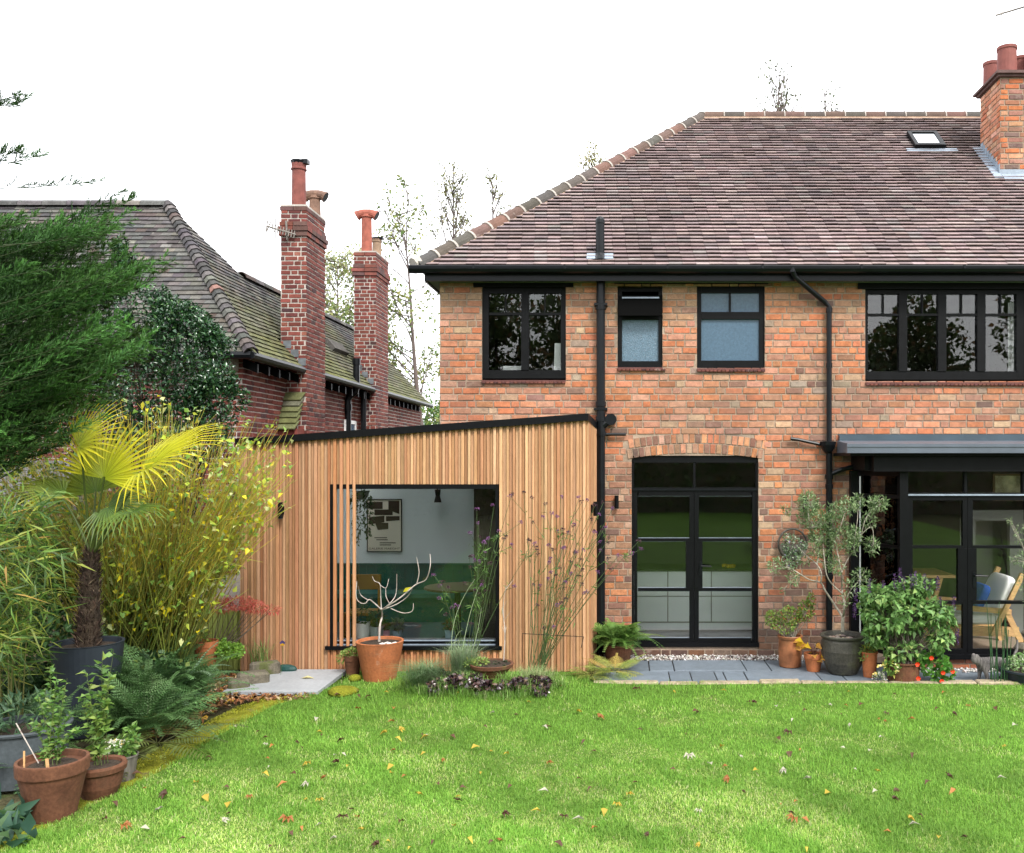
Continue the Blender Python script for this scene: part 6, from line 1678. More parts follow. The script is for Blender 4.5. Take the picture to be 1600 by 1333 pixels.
# purple top verbenas
def verbena(base, tips, label, d):
    t = thing('verbena', base, label, 'plant', 'verbenas by the window')
    ps, rs, heads = [], [], []
    for (px, py) in tips:
        e = P(px, py, d + U(-0.28, 0.15)); b = base + np.array([U(-.09, .09), U(-.07, .07), 0])
        mid = b + (e - b) * np.array([0.42, 0.45, 0.55]) + RNG.normal(size=3) * 0.03
        c = bez(b, mid, e, 9); ps.append(c); rs.append(np.linspace(0.0048, 0.0022, 9)); heads.append(e)
        for _ in range(random.randint(1, 3)):
            j = RNG.integers(4, 8); dd = unit(c[j + 1] - c[j]); e2 = c[j] + unit(dd + RNG.normal(size=3) * 0.45) * U(0.1, 0.32)
            ps.append(bez(c[j], (c[j] + e2) / 2 + np.array([0, 0, -0.01]), e2, 9)); rs.append(np.linspace(0.0032, 0.002, 9)); heads.append(e2)
    V, F = quadtube(ps, rs, 4); mk('stems', V, F, M['leaf'], t, col=np.tile([0.085, 0.135, 0.05], (len(V), 1)), kind='stuff')
    n = 420; lp = []; ld = []
    for _ in range(n):
        c = ps[RNG.integers(0, len(ps))]; j = min(8, int(abs(RNG.normal()) * 3)); lp.append(c[j] + RNG.normal(size=3) * 0.02); ld.append(rdir(1, 0.2)[0])
    V, F = kites(np.array(lp), np.array(ld), U(0.04, 0.11, n), U(0.006, 0.014, n)); mk('foliage', V, F, M['leaf'], t, col=np.repeat(pick(GRN, n, 0.2), 5, 0))
    for e in heads:
        r = random.random(); pal = [((0.15, 0.055, 0.16), 3), ((0.24, 0.11, 0.25), 1)] if r < 0.5 else [((0.055, 0.03, 0.04), 2), ((0.10, 0.05, 0.06), 1)]
        V, F, K = catn([flower_head(e + np.array([U(-.018, .018), U(-.015, .015), U(-.008, .008)]), 0.014, 14, pal, 0.013) for _ in range(3)])
        mk('flower_head', V, F, M['petal'], t, col=K)


vb = np.array([*P(835, 1048, 10.6)[:2], 0.03])
verbena(vb, [(818, 770), (832, 778), (850, 808), (876, 776), (862, 803), (880, 835), (905, 778), (918, 782), (930, 790), (943, 785), (957, 795), (952, 840), (967, 868), (998, 846), (900, 862), (838, 856), (866, 900), (945, 825), (930, 832), (915, 925), (872, 945), (955, 890), (840, 920), (925, 812), (897, 820)], 'purple flowered verbena leaning across the slatted wall to the drainpipe', 10.55)
vb2 = np.array([*P(735, 1040, 10.55)[:2], 0.08])
verbena(vb2, [(745, 795), (748, 818), (772, 790), (757, 850), (733, 870), (700, 918), (780, 830), (800, 772), (835, 850), (790, 838), (765, 880), (712, 945), (688, 915)], 'spindly verbena with fine leaves growing in front of the big window', 10.5)
t = thing('plant_support', vb, 'thin dark metal plant support around the verbena', 'plant support')
for a, b in (((816, 1035), (816, 990)), ((816, 990), (912, 995)), ((912, 995), (908, 1012))): mk('rod', *tube([P(*a, 10.6), P(*b, 10.45)], 0.004, 5), M['gutter'], t)
reseed(70)
# ------------------------------------------------------------------ patio pots
cf1 = np.array([*P(966, 1022, 11.6)[:2], 0.01])
fp = potted('potted_fern', cf1, 0.20, 0.22, 'terra_old', 'lush green fern in a squat terracotta pot beside the soil pipe', rim=0.0, base=0.72)
fern(fp, cf1 + [0, 0, 0.22], 50, 0.64, [((0.12, 0.23, 0.045), 3), ((0.17, 0.28, 0.06), 2), ((0.08, 0.17, 0.035), 1)], (0.45, 1.35), g=(0.35, 0.7), npin=16, wid=0.26)
for (px, py, d, L_, pal, n_, lab) in ((925, 1050, 10.75, 0.42, [((0.36, 0.36, 0.10), 2), ((0.24, 0.30, 0.06), 2)], 9, 'yellowing fern at the foot of the slatted corner'), (960, 1052, 10.95, 0.48, [((0.30, 0.33, 0.08), 2), ((0.20, 0.28, 0.06), 2), ((0.40, 0.30, 0.08), 1)], 11, 'fading low fern spilling over the slate slabs below the potted fern')):
    b = P(px, py, d); b[2] = 0.04
    t = thing('fern', (b[0], b[1], 0.0), lab, 'fern', 'ferns by the corner'); fern(t, b, n_ + 6, L_, pal, (0.1, 0.7), g=(0.15, 0.4), npin=16)
ca_ = np.array([*P(1234.5, 1041, 11.35)[:2], 0.01])
az = potted('potted_azalea', ca_, 0.15, 0.385, 'terra_salt', 'glazed brown cylinder pot with a twiggy azalea next to the garden door', prof=[(0.125, 0), (0.135, 0.01), (0.142, 0.18), (0.138, 0.33), (0.15, 0.35), (0.155, 0.375), (0.148, 0.385), (0.13, 0.38), (0.125, 0.34), (0, 0.33)])
acl = [(P(1208, 967, 11.35), (0.10, 0.1, 0.10), 2), (P(1235, 962, 11.3), (0.14, 0.12, 0.12), 3), (P(1258, 955, 11.3), (0.11, 0.1, 0.13), 2.5), (P(1268, 938, 11.3), (0.05, 0.06, 0.09), 1), (P(1225, 982, 11.25), (0.15, 0.1, 0.06), 1)]
V, F, K = leaves_in(acl, 1300, 0.042, 0.02, [((0.13, 0.22, 0.04), 3), ((0.20, 0.27, 0.05), 2), ((0.28, 0.10, 0.04), 0.6)]); mk('foliage', V, F, M['leaf'], az, col=K)
V, F = stems_to(ca_ + [0, 0, 0.33], [c[0] + rdir(1)[0] * np.array(c[1]) for c in acl for _ in range(8)], 0.005, 0.0018, bulge=0.5, spread=0.06); mk('stems', V, F, M['greybark'], az, kind='stuff')
cy = np.array([*P(1271, 1047, 11.1)[:2], 0.01])
yp = potted('potted_plant', cy, 0.115, 0.215, 'terra', 'small terracotta pot with golden autumn leaves before the dark olive pot', rim=0.3, base=0.68)
for k in range(22):
    a = U(0, 6.28); r_ = U(0.03, 0.14); b = cy + [0, 0, 0.2]; e = b + np.array([math.cos(a) * r_ * 1.3, math.sin(a) * r_, U(-0.05, 0.16)])
    mk('leaf_stem', *tube([b, (b + e) / 2 + [0, 0, 0.04], e], 0.0025, 4), M['leaf'], yp, col=(0.16, 0.07, 0.04))
    V, F = kites([e], [[math.cos(a), math.sin(a) - .2, U(-0.6, 0.5)]], U(0.09, 0.14), U(0.075, 0.10), 0.2, 0.2, 0.45, np.array([[0, -0.7, 0.7]]) + RNG.normal(size=(1, 3)) * .3); mk('leaf', V, F, M['leafthin'], yp, col=pick([((0.52, 0.33, 0.02), 3), ((0.48, 0.24, 0.05), 2)], 1, 0.15)[0])
reseed(71)
# olive tree
co = np.array([*P(1317, 1046, 11.0)[:2], 0.01])
ol = potted('potted_olive', co, 0.265, 0.46, 'darkpot', 'grey leaved olive tree in round dark stone pot', prof=[(0.16, 0), (0.175, 0.01), (0.235, 0.14), (0.262, 0.28), (0.25, 0.39), (0.235, 0.415), (0.262, 0.43), (0.27, 0.45), (0.255, 0.462), (0.225, 0.455), (0.215, 0.41), (0, 0.40)])
n = 60
for k in range(14):
    v, f = lathe([(0, 0), (0.025, 0.005), (0.028, 0.014), (0, 0.026)], (0, 0, 0), 7); a = U(0, 6.28); r_ = U(0.06, 0.2); mk('cobble', v * U(0.8, 1.4, 3) + co + [r_ * math.cos(a), r_ * math.sin(a), 0.41], f, M['gravel'], ol, col=pick([((0.34, 0.27, 0.2), 1), ((0.25, 0.2, 0.17), 1)], 1, 0.2)[0])
od_ = 11.0
def zo(x, y): return (1180 + x * 0.2402, 740 + y * 0.24)
obr = [([(570, 1030), (568, 980), (572, 930)], .024, .02), ([(570, 935), (520, 860), (460, 770), (425, 710), (350, 690), (270, 640), (200, 600)], .014, .004), ([(425, 715), (430, 650), (400, 590), (340, 540), (300, 500)], .010, .004), ([(400, 590), (415, 520), (395, 420), (350, 300), (345, 200)], .009, .003),
       ([(572, 930), (580, 860), (565, 760), (560, 650), (540, 540), (520, 430), (500, 300)], .014, .004), ([(565, 780), (500, 720), (465, 660), (450, 560), (440, 450), (420, 330)], .009, .003), ([(560, 650), (600, 560), (640, 500), (690, 400), (760, 350), (770, 480)], .008, .003), ([(640, 505), (650, 400), (665, 300), (670, 180)], .006, .002), ([(690, 400), (720, 290), (780, 230), (840, 190)], .006, .002), ([(575, 860), (620, 760), (680, 690), (730, 610)], .006, .002), ([(520, 430), (560, 330), (590, 230), (600, 190)], .006, .002), ([(270, 640), (230, 690), (190, 760)], .003, .002)]
ends = []
for k, (pts, a, b) in enumerate(obr):
    c = smoothpath(np.array([P(*zo(*q), od_ + (0 if (k == 0 or i == 0) else U(-.22, .22))) for i, q in enumerate(pts)])); ends.append(c)
    mk('trunk' if k == 0 else 'branch', *tube(c, np.linspace(a, b, len(c)), 7), M['greybark'], ol)
ocl = [(345, 200, 70, 80, 4), (390, 300, 90, 90, 4), (430, 390, 90, 80, 4), (500, 330, 100, 90, 4), (560, 420, 80, 90, 3), (600, 210, 55, 60, 2), (520, 250, 50, 60, 2), (640, 400, 45, 60, 2), (670, 190, 35, 60, 1.3), (800, 200, 70, 55, 2.4), (740, 300, 50, 60, 1.6), (760, 470, 45, 60, 1.5), (620, 470, 60, 60, 1.5), (390, 440, 45, 45, 1.2), (300, 300, 40, 35, 0.6), (200, 240, 35, 30, 0.5), (130, 600, 55, 50, 1.1), (250, 680, 45, 45, 0.9), (320, 560, 45, 40, 0.5), (480, 580, 50, 50, 1.1), (530, 600, 50, 60, 1.2), (690, 660, 60, 40, 0.9), (620, 740, 40, 50, 0.7), (580, 820, 40, 50, 0.5), (215, 600, 30, 40, 0.3), (400, 520, 40, 40, 0.8), (180, 760, 15, 15, 0.15), (450, 480, 60, 60, 1.5), (730, 720, 50, 35, 0.6)]
cl = [(P(*zo(x, y), od_ + U(-.12, .12)), (rx * .24 / 131, 0.16, ry * .24 / 131), w) for x, y, rx, ry, w in ocl]
V, F, K = leaves_in(cl, 5200, 0.058, 0.014, [((0.125, 0.20, 0.075), 3), ((0.18, 0.26, 0.11), 2.5), ((0.28, 0.34, 0.20), 1.3), ((0.06, 0.115, 0.04), 2)], up=0.4, out=0.4, curl=0.1); mk('foliage', V, F, M['leaf'], ol, col=K)
tw = []
for c_, r_, w_ in cl:
    src = min((q for e in ends[1:] for q in e), key=lambda q: np.linalg.norm(q - c_))
    for _ in range(max(2, int(w_ * 3))): tw.append(bez(src, (src + c_) / 2 + RNG.normal(size=3) * .02, c_ + rdir(1)[0] * np.array(r_) * .9, 5))
V, F = quadtube(tw, np.tile(np.linspace(0.003, 0.0012, 5), (len(tw), 1)), 4); mk('twigs', V, F, M['greybark'], ol, kind='stuff')
# small terracotta pot
ct = np.array([*P(1358.5, 1056, 10.8)[:2], 0.01])
tpot = potted('potted_plant', ct, 0.10, 0.285, 'terra', 'slim terracotta pot of pale trailing leaves beside the salvia', rim=0.0, base=0.7)
V, F, K = leaves_in([(ct + [-0.02, 0, 0.31], (0.10, 0.09, 0.06), 3), (ct + [-0.09, -.04, 0.25], (0.03, 0.03, 0.06), .6)], 170, 0.05, 0.022, [((0.20, 0.30, 0.07), 3), ((0.45, 0.40, 0.06), 0.7)]); mk('foliage', V, F, M['leafthin'], tpot, col=K)
reseed(72)
# salvia
cs_ = np.array([*P(1411, 1065, 10.62)[:2], 0.01])
sal = potted('potted_salvia', cs_, 0.205, 0.22, 'terra_old', 'big leafy salvia with dark purple flower spikes in terracotta pot', rim=0.0, base=0.85)
scl = [(P(1412, 960, 10.6), (0.46, 0.30, 0.30), 8), (P(1375, 925, 10.6), (0.22, 0.2, 0.14), 2.4), (P(1430, 918, 10.6), (0.22, 0.2, 0.12), 2.2), (P(1465, 960, 10.6), (0.20, 0.2, 0.22), 2), (P(1368, 990, 10.6), (0.18, 0.2, 0.16), 1.8), (P(1420, 1015, 10.55), (0.26, 0.2, 0.14), 1.8), (P(1485, 1000, 10.6), (0.07, 0.1, 0.07), 0.4), (P(1352, 945, 10.6), (0.1, 0.1, 0.08), 0.5), (P(1462, 1005, 10.5), (0.14, 0.12, 0.1), 0.8)]
scl = [(c + RNG.normal(size=3) * .03, tuple(np.array(r) * .82), w) for c, r, w in scl] + [(scl[0][0] + d_ * np.array([.47, .28, .33]) * U(.85, 1.12), (.07, .07, .06), .28) for d_ in rdir(20, .3)]
V, F, K = leaves_in(scl, 2600, 0.085, 0.055, [((0.12, 0.235, 0.06), 3), ((0.17, 0.30, 0.09), 3), ((0.07, 0.15, 0.04), 2), ((0.25, 0.35, 0.11), 1)], up=0.0, droop=0.35, out=0.7, wp=0.32, curl=0.2); mk('foliage', V, F, M['leaf'], sal, col=K)
V, F = stems_to(cs_ + [0, 0, 0.2], [c[0] + rdir(1)[0] * np.array(c[1]) * .8 for c in scl for _ in range(5)], 0.006, 0.002, spread=0.1); mk('stems', V, F, M['twig'], sal, kind='stuff')
for (px, py) in ((1398, 905), (1406, 895), (1412, 908), (1424, 905), (1380, 915), (1452, 912), (1465, 908), (1337, 925), (1490, 938), (1470, 940), (1476, 955), (1430, 900), (1358, 912), (1495, 990), (1335, 950), (1445, 905)):
    e = P(px, py - 5, 10.45 + U(-.1, .1)); hd = catn([flower_head(e + [0, 0, -0.018 * j], 0.015, 7, [((0.05, 0.02, 0.08), 3), ((0.12, 0.05, 0.17), 1)], 0.018) for j in range(9)]); mk('flower_spike', hd[0], hd[1], M['petal'], sal, col=hd[2])
    mk('spike_stem', *tube([e + [0, 0, -0.12], e], 0.002, 4), M['twig'], sal)
reseed(73)
# nasturtium and primroses
t = thing('nasturtium', np.array([*P(1465, 1066, 10.55)[:2], 0.0]), 'trailing nasturtium with round leaves and scarlet flowers', 'plant')
V, F, K = leaves_in([(P(1462, 1040, 10.52), (0.17, 0.12, 0.17), 4), (P(1478, 1050, 10.5), (0.1, 0.1, 0.12), 2), (P(1440, 1030, 10.52), (0.08, 0.08, 0.08), 1)], 420, 0.055, 0.055, [((0.09, 0.24, 0.04), 3), ((0.13, 0.30, 0.05), 2)], wp=0.5, fold=0.08, curl=0.05); mk('foliage', V, F, M['leafthin'], t, col=K)
for (px, py) in ((1455, 1028), (1433, 1038), (1434.5, 1060), (1471, 1064), (1488, 1049), (1473, 1051)):
    e = P(px, py, 10.42); V, F = kites(np.tile(e, (6, 1)), [[math.cos(a), -0.5, math.sin(a)] for a in np.arange(6) * 1.047], 0.032, 0.03, 0.1, 0.0, 0.6, np.tile([0, -1.0, .2], (6, 1))); mk('flower', V, F, M['petal'], t, col=(0.75, 0.055, 0.012))
t = thing('primrose', np.array([*P(1390, 1062, 10.5)[:2], 0.0]), 'pale yellow flowered plant beside the salvia pot', 'plant')
V, F, K = leaves_in([(P(1393, 1040, 10.48), (0.09, 0.08, 0.10), 3)], 130, 0.06, 0.035, [((0.16, 0.28, 0.06), 3), ((0.4, 0.42, 0.08), .6)]); mk('foliage', V, F, M['leafthin'], t, col=K)
for (px, py) in ((1374, 1042), (1381, 1041), (1367, 1054), (1400, 1041), (1402, 1050)):
    V, F, K = flower_head(P(px, py, 10.4), 0.008, 9, [((0.72, 0.62, 0.2), 3), ((0.78, 0.74, 0.5), 1)], 0.028); mk('flower', V, F, M['petal'], t, col=K)
t = thing('daisy_clump', np.array([*P(1373, 1066, 10.45)[:2], 0.0]), 'small clump of white petalled flowers at the patio edge', 'plant')
V, F, K = flower_head(P(1374, 1061, 10.45), 0.085, 130, [((0.55, 0.56, 0.5), 2), ((0.14, 0.2, 0.07), 2)], 0.022); mk('foliage', V, F, M['petal'], t, col=K)
# cat
cc = np.array([*P(1551, 1066, 10.62)[:2], 0.01])
me = bpy.data.meshes.new('cat')
vs_ = [(.15, 0, .195), (.05, 0, .20), (-.05, 0, .20), (-.13, 0, .195), (-.18, 0, .225), (-.225, 0, .235), (-.262, 0, .222), (-.215, .036, .305), (-.215, -.036, .305),
       (-.125, .045, .12), (-.13, .045, .03), (-.155, .045, .014), (-.125, -.045, .12), (-.10, -.045, .03), (-.125, -.045, .014),
       (.125, .05, .14), (.10, .055, .11), (.175, .055, .07), (.155, .055, .014), (.125, .055, .012), (.125, -.05, .14), (.09, -.055, .11), (.165, -.055, .07), (.14, -.055, .014), (.11, -.055, .012),
       (.21, 0, .20), (.28, .02, .23), (.33, .03, .31), (.34, .03, .42)]
ed_ = [(0, 1), (1, 2), (2, 3), (3, 4), (4, 5), (5, 6), (5, 7), (5, 8), (3, 9), (9, 10), (10, 11), (3, 12), (12, 13), (13, 14), (0, 15), (15, 16), (16, 17), (17, 18), (18, 19), (0, 20), (20, 21), (21, 22), (22, 23), (23, 24), (0, 25), (25, 26), (26, 27), (27, 28)]
rad_ = [.068, .066, .064, .062, .042, .05, .026, .014, .014, .028, .016, .017, .028, .016, .017, .04, .03, .017, .016, .017, .04, .03, .017, .016, .017, .022, .016, .015, .010]
me.from_pydata(vs_, ed_, []); me.materials.append(M['fur'])
cat = bpy.data.objects.new('cat', me); C.objects.link(cat); cat.location = cc; cat.rotation_euler = (0, 0, 0.3); cat.scale = (1.1, 1.1, 1.05)
md = cat.modifiers.new('skin', 'SKIN')
for i, r_ in enumerate(rad_): me.skin_vertices[0].data[i].radius = (r_, r_)
me.skin_vertices[0].data[0].use_root = True
cat.modifiers.new('sub', 'SUBSURF').levels = 2; cat.modifiers['sub'].render_levels = 2
md.use_smooth_shade = True
tag(cat, 'grey tabby cat walking along the patio behind the reeds', 'cat'); ORG[cat] = cc
reseed(74)
# reeds, bowl, right-hand shrub, logs
t = thing('horsetail', np.array([*P(1558, 1068, 10.45)[:2], 0.0]), 'thin upright green horsetail reeds beside the planted bowl', 'plant')
for k in range(13):
    b = np.array([*P(1548 + 30 * k / 12, 1068, 10.45 + U(-.08, .06))[:2], 0.0]); e = b + np.array([U(-.06, .07), U(-.03, .03), U(.5, .95)])
    mk('reed', *tube([b, (b + e) / 2 + [U(-.01, .01), 0, 0], e], [0.006, 0.005, 0.0035], 6), M['leaf'], t, col=(0.03, 0.085, 0.03))
cbw = np.array([*P(1606, 1067, 10.55)[:2], 0.0])
bw_ = potted('planted_bowl', cbw, 0.32, 0.165, 'slatepot', 'wide dark bowl with pale rim and bushy green white leaves', prof=[(0.24, 0), (0.26, 0.01), (0.305, 0.13), (0.325, 0.145), (0.325, 0.165), (0.30, 0.165), (0.28, 0.13), (0, 0.12)])
V, F, K = leaves_in([(cbw + [0.0, 0, 0.2], (0.26, 0.22, 0.13), 1)], 800, 0.04, 0.028, [((0.20, 0.34, 0.11), 3), ((0.42, 0.52, 0.3), 2), ((0.11, 0.22, 0.06), 1)]); mk('foliage', V, F, M['leafthin'], bw_, col=K)
for k, (px, py, r_) in enumerate(((1602, 1012, 0.10), (1608, 1035, 0.12), (1612, 990, 0.09))):
    c = P(px, py, 10.95); v, f = lathe([(0, -r_ * .7), (r_ * .8, -r_ * .5), (r_, 0), (r_ * .75, r_ * .5), (0, r_ * .65)], (0, 0, 0), 9, wob=.1)
    tag(mk('rock', v * [1.25, 1, 1] + c, f, M['stone'], loc=c - [0, 0, .07]), ['knobbly rock in the middle of the pile beside the bay door', 'broad rock at the bottom of the pile beside the bay door', 'topmost rock of the pile beside the bay door'][k], 'rock', 'rocks beside the bay')
tc = np.array([*P(1625, 1060, 10.9)[:2], 0.0])
t = thing('standard_shrub', tc, 'grey green olive shrub reaching past the bay door edge', 'shrub')
mk('trunk', *tube([tc, P(1622, 960, 10.9), P(1612, 880, 10.9), P(1600, 820, 10.9)], [0.02, 0.018, 0.012, 0.006], 7), M['greybark'], t)
sc_ = [(P(1595, 835, 10.9), (.07, .1, .12), 2), (P(1598, 875, 10.85), (.07, .1, .1), 2), (P(1578, 815, 10.9), (.04, .04, .04), .6), (P(1583, 875, 10.9), (.04, .05, .05), .6), (P(1605, 920, 10.85), (.1, .1, .2), 3), (P(1620, 860, 10.9), (.15, .15, .25), 3)]
V, F, K = leaves_in(sc_, 600, 0.048, 0.011, [((0.13, 0.20, 0.08), 3), ((0.22, 0.28, 0.15), 2)]); mk('foliage', V, F, M['leaf'], t, col=K)
V, F = stems_to(P(1612, 880, 10.9), [c[0] + rdir(1)[0] * np.array(c[1]) * .8 for c in sc_ for _ in range(3)], 0.005, 0.002, bulge=0.6); mk('twigs', V, F, M['greybark'], t, kind='stuff')
# hoop planter on the wall
hc_ = np.array([wx(1237), -0.05, wz(850)])
t = thing('hoop_planter', hc_, 'round metal hoop planter with trailing variegated plant on the brick wall', 'wall planter')
aa = np.linspace(0, 2 * math.pi, 33)
mk('hoop', *tube(np.stack([hc_[0] + 0.185 * np.cos(aa), np.full(33, -0.06), hc_[2] + 0.2 * np.sin(aa)], 1), 0.013, 6, False), M['darkpot'], t)
hv_ = [[hc_[0] + 0.18 * math.cos(a), y, hc_[2] + 0.195 * math.sin(a)] for y in (-0.012, -0.15) for a in np.linspace(math.pi, 2 * math.pi, 13)]
mk('trough', np.array(hv_), [[i, i + 1, 14 + i, 13 + i] for i in range(12)] + [list(range(13)), list(range(25, 12, -1))], M['zinc'], t)
V, F, K = leaves_in([(hc_ + [0, -.12, .0], (.16, .09, .12), 3), (hc_ + [-.03, -.15, -.16], (.12, .05, .14), 2), (hc_ + [-0.08, -.12, .1], (.06, .06, .06), .6)], 620, 0.035, 0.022, [((0.14, 0.22, 0.12), 3), ((0.40, 0.44, 0.33), 2), ((0.08, 0.15, 0.06), 2), ((0.26, 0.2, 0.4), .25)], droop=.4); mk('foliage', V, F, M['leaf'], t, col=K)


# ------------------------------------------------------------------ wall lamps and aerials
def lamp(c, n, h, label, w=0.055):
    t = thing('wall_lamp', c, label, 'lamp', 'wall lamps'); n = np.array(n, float); s = np.cross(n, [0, 0, 1.0])
    c = np.asarray(c, float)
    mk('back_plate', *obox(c - s * w * .45 - [0, 0, .05], s, (0, 0, 1), n, w * .9, .1, .02), M['blackmetal'], t)
    mk('body', *tube([c + n * .055 - [0, 0, h / 2], c + n * .055 + [0, 0, h / 2]], w / 2, 12), M['blackmetal'], t)
    mk('lens', *join([tube([c + n * .055 + [0, 0, z - .003], c + n * .055 + [0, 0, z + .003]], w * .4, 12) for z in (-h / 2 - .002,)]), M['frost'], t)


lamp((wx(963.5), -0.008, wz(784)), (0, -1, 0), 0.165, 'slim black wall lamp on brick between soil pipe and garden door')
lamp((wx(1257), -0.008, wz(787)), (0, -1, 0), 0.19, 'slim black wall lamp on brick behind the top of the olive')
lamp((ex(441), EYF - 0.005, ez(797)), (0, -1, 0), 0.19, 'black wall lamp on the slats beside the golden shrub', 0.06)
lamp(s0 + sdv * 0.30 + sn * 0.03 + np.array([0, 0, ez(797)]), sn, 0.17, 'black wall lamp on the narrow return of the slatted wall', 0.06)


def aerial(a, b, els, mast, label):
    t = thing('television_aerial', mast[0], label, 'aerial')
    a, b = np.asarray(a, float), np.asarray(b, float)
    mk('mast', *tube(mast, 0.018, 7), M['zinc'], t); mk('boom', *tube([a, b], 0.015, 6), M['zinc'], t)
    for q, d_, l_ in els: mk('element', *tube([a + (b - a) * q - np.asarray(d_) * l_, a + (b - a) * q + np.asarray(d_) * l_], 0.010, 5), M['zinc'], t)


aerial(P(416, 353, 14.8), P(462, 367, 14.95), [(q, (0, .35, .94), .07) for q in np.linspace(.2, .95, 9)] + [(0.02, (0, .3, .95), .1), (.08, (0.2, .3, .9), .1), (.3, (0, 0, 1), .16)], [P(449, 375, 14.95), P(447, 345, 14.95)], 'small grey aerial on the nearer neighbour chimney')
aerial(P(1556, 24, 14.0), P(1650, -4, 14.3), [(.1, (0.1, .2, .97), .16), (.3, (0, .9, .3), .2), (.42, (0, .9, .3), .18), (.5, (0, .9, .3), .18), (.6, (0, .9, .3), .18), (.8, (0, .9, .3), .2)], [P(1652, 200, 14.3), P(1652, -30, 14.3)], 'thin rod aerial above the orange brick chimney')

reseed(75)
# ------------------------------------------------------------------ seen through the glass
def cushion(c, sx_, sy_, sz_, ax=None, p=0.35, n=14):
    V, F = [], []
    for i in range(n + 1):
        th = -math.pi / 2 + math.pi * i / n
        for j in range(2 * n):
            ph = math.pi * j / n; sg = lambda v, e: math.copysign(abs(v) ** e, v)
            V.append([sx_ * sg(math.cos(th), p) * sg(math.cos(ph), p), sy_ * sg(math.cos(th), p) * sg(math.sin(ph), p), sz_ * sg(math.sin(th), .6)])
    for i in range(n):
        for j in range(2 * n): F.append([i * 2 * n + j, i * 2 * n + (j + 1) % (2 * n), (i + 1) * 2 * n + (j + 1) % (2 * n), (i + 1) * 2 * n + j])
    V = np.array(V)
    if ax is not None: V = np.stack([V[:, 0] * math.cos(ax) + V[:, 2] * math.sin(ax), V[:, 1], -V[:, 0] * math.sin(ax) + V[:, 2] * math.cos(ax)], 1)
    return V + np.asarray(c), F


# armchair
ach = thing('armchair', (4.63, 0.0, 0.13), 'pale wooden armchair with white cushions behind the bay door', 'armchair')
def bar(a, b, w, d_): 
    a, b = np.asarray(a, float), np.asarray(b, float); u = unit(b - a); v = unit(np.cross(u, [0, 1.0, 0])); return obox(a - v * w / 2 - np.array([0, d_ / 2, 0]), u, v, (0, 1, 0), np.linalg.norm(b - a), w, d_)


for y in (-0.36, 0.38):
    mk('side_frame', *join([bar((4.06, y, .13), (4.06, y, .68), .07, .05), bar((4.03, y, .70), (4.88, y, .635), .06, .075), bar((4.83, y, .63), (5.07, y, .13), .07, .05), bar((4.10, y, .40), (4.98, y, .38), .12, .045), bar((4.63, y - .055, .34), (5.01, y - .055, 1.12), .06, .045)]), M['pine'], ach)
mk('seat_rail', *bx(4.07, 4.12, -.33, .355, .33, .45), M['pine'], ach)
mk('seat_cushion', *cushion((4.45, 0.01, .53), .40, .33, .085), M['fabric'], ach, smooth=True)
mk('back_cushion', *cushion((4.85, 0.01, .79), .07, .33, .29, .38), M['fabric'], ach, smooth=True)
tag(mk('scatter_cushion', *cushion((4.59, -.02, .76), .06, .2, .2, .45), M['bluefab'], loc=(4.59, -.02, .6), smooth=True), 'deep blue cushion leaning on the white armchair cushion', 'cushion')
tb = thing('trestle_table', (3.95, 1.6, .13), 'light wooden trestle table deeper inside the bay room', 'table')
mk('tabletop', *bx(3.15, 4.75, 1.2, 2.1, .86, .90), M['pine'], tb)
for x in (3.3, 4.55):
    for y in (1.25, 2.0): mk('leg', *bar((x, y, .86), (x + (.12 if x < 4 else -.2), y, .13), .06, .05), M['pine'], tb)
tag(mk('storage_box', *bevbox(3.55, 3.85, 1.3, 1.5, .901, 1.16, .01), pbr('bluebox', (0.012, 0.04, 0.16), .5, noise=[(9, .4)]), loc=(3.7, 1.4, .9)), 'dark blue box standing on the trestle table', 'box')
for k, (x0, x1, z0, z1, y) in enumerate(((5.15, 5.62, 1.98, 2.36, .88), (4.1, 4.6, 1.5, 2.1, 4.17), (3.35, 3.75, 1.45, 1.95, 4.17))):
    t = thing('picture_frame', ((x0 + x1) / 2, y, z0), ['narrow picture frame on the pale chimney breast', 'tall brown framed picture on the far wall of the bay room', 'smaller brown framed picture behind the blue box'][k], 'picture', 'framed pictures')
    mk('frame', *join([bx(x0, x1, y - .02, y, z0, z0 + .03), bx(x0, x1, y - .02, y, z1 - .03, z1), bx(x0, x0 + .03, y - .02, y, z0 + .03, z1 - .03), bx(x1 - .03, x1, y - .02, y, z0 + .03, z1 - .03)]), pbr('frm%d' % k, (0.12, 0.07, 0.04), .5), t)
    mk('print', *bx(x0 + .03, x1 - .03, y - .008, y - .001, z0 + .03, z1 - .03), pbr('prt%d' % k, (.38, .33, .27), .7, noise=[(6, .7)]), t)
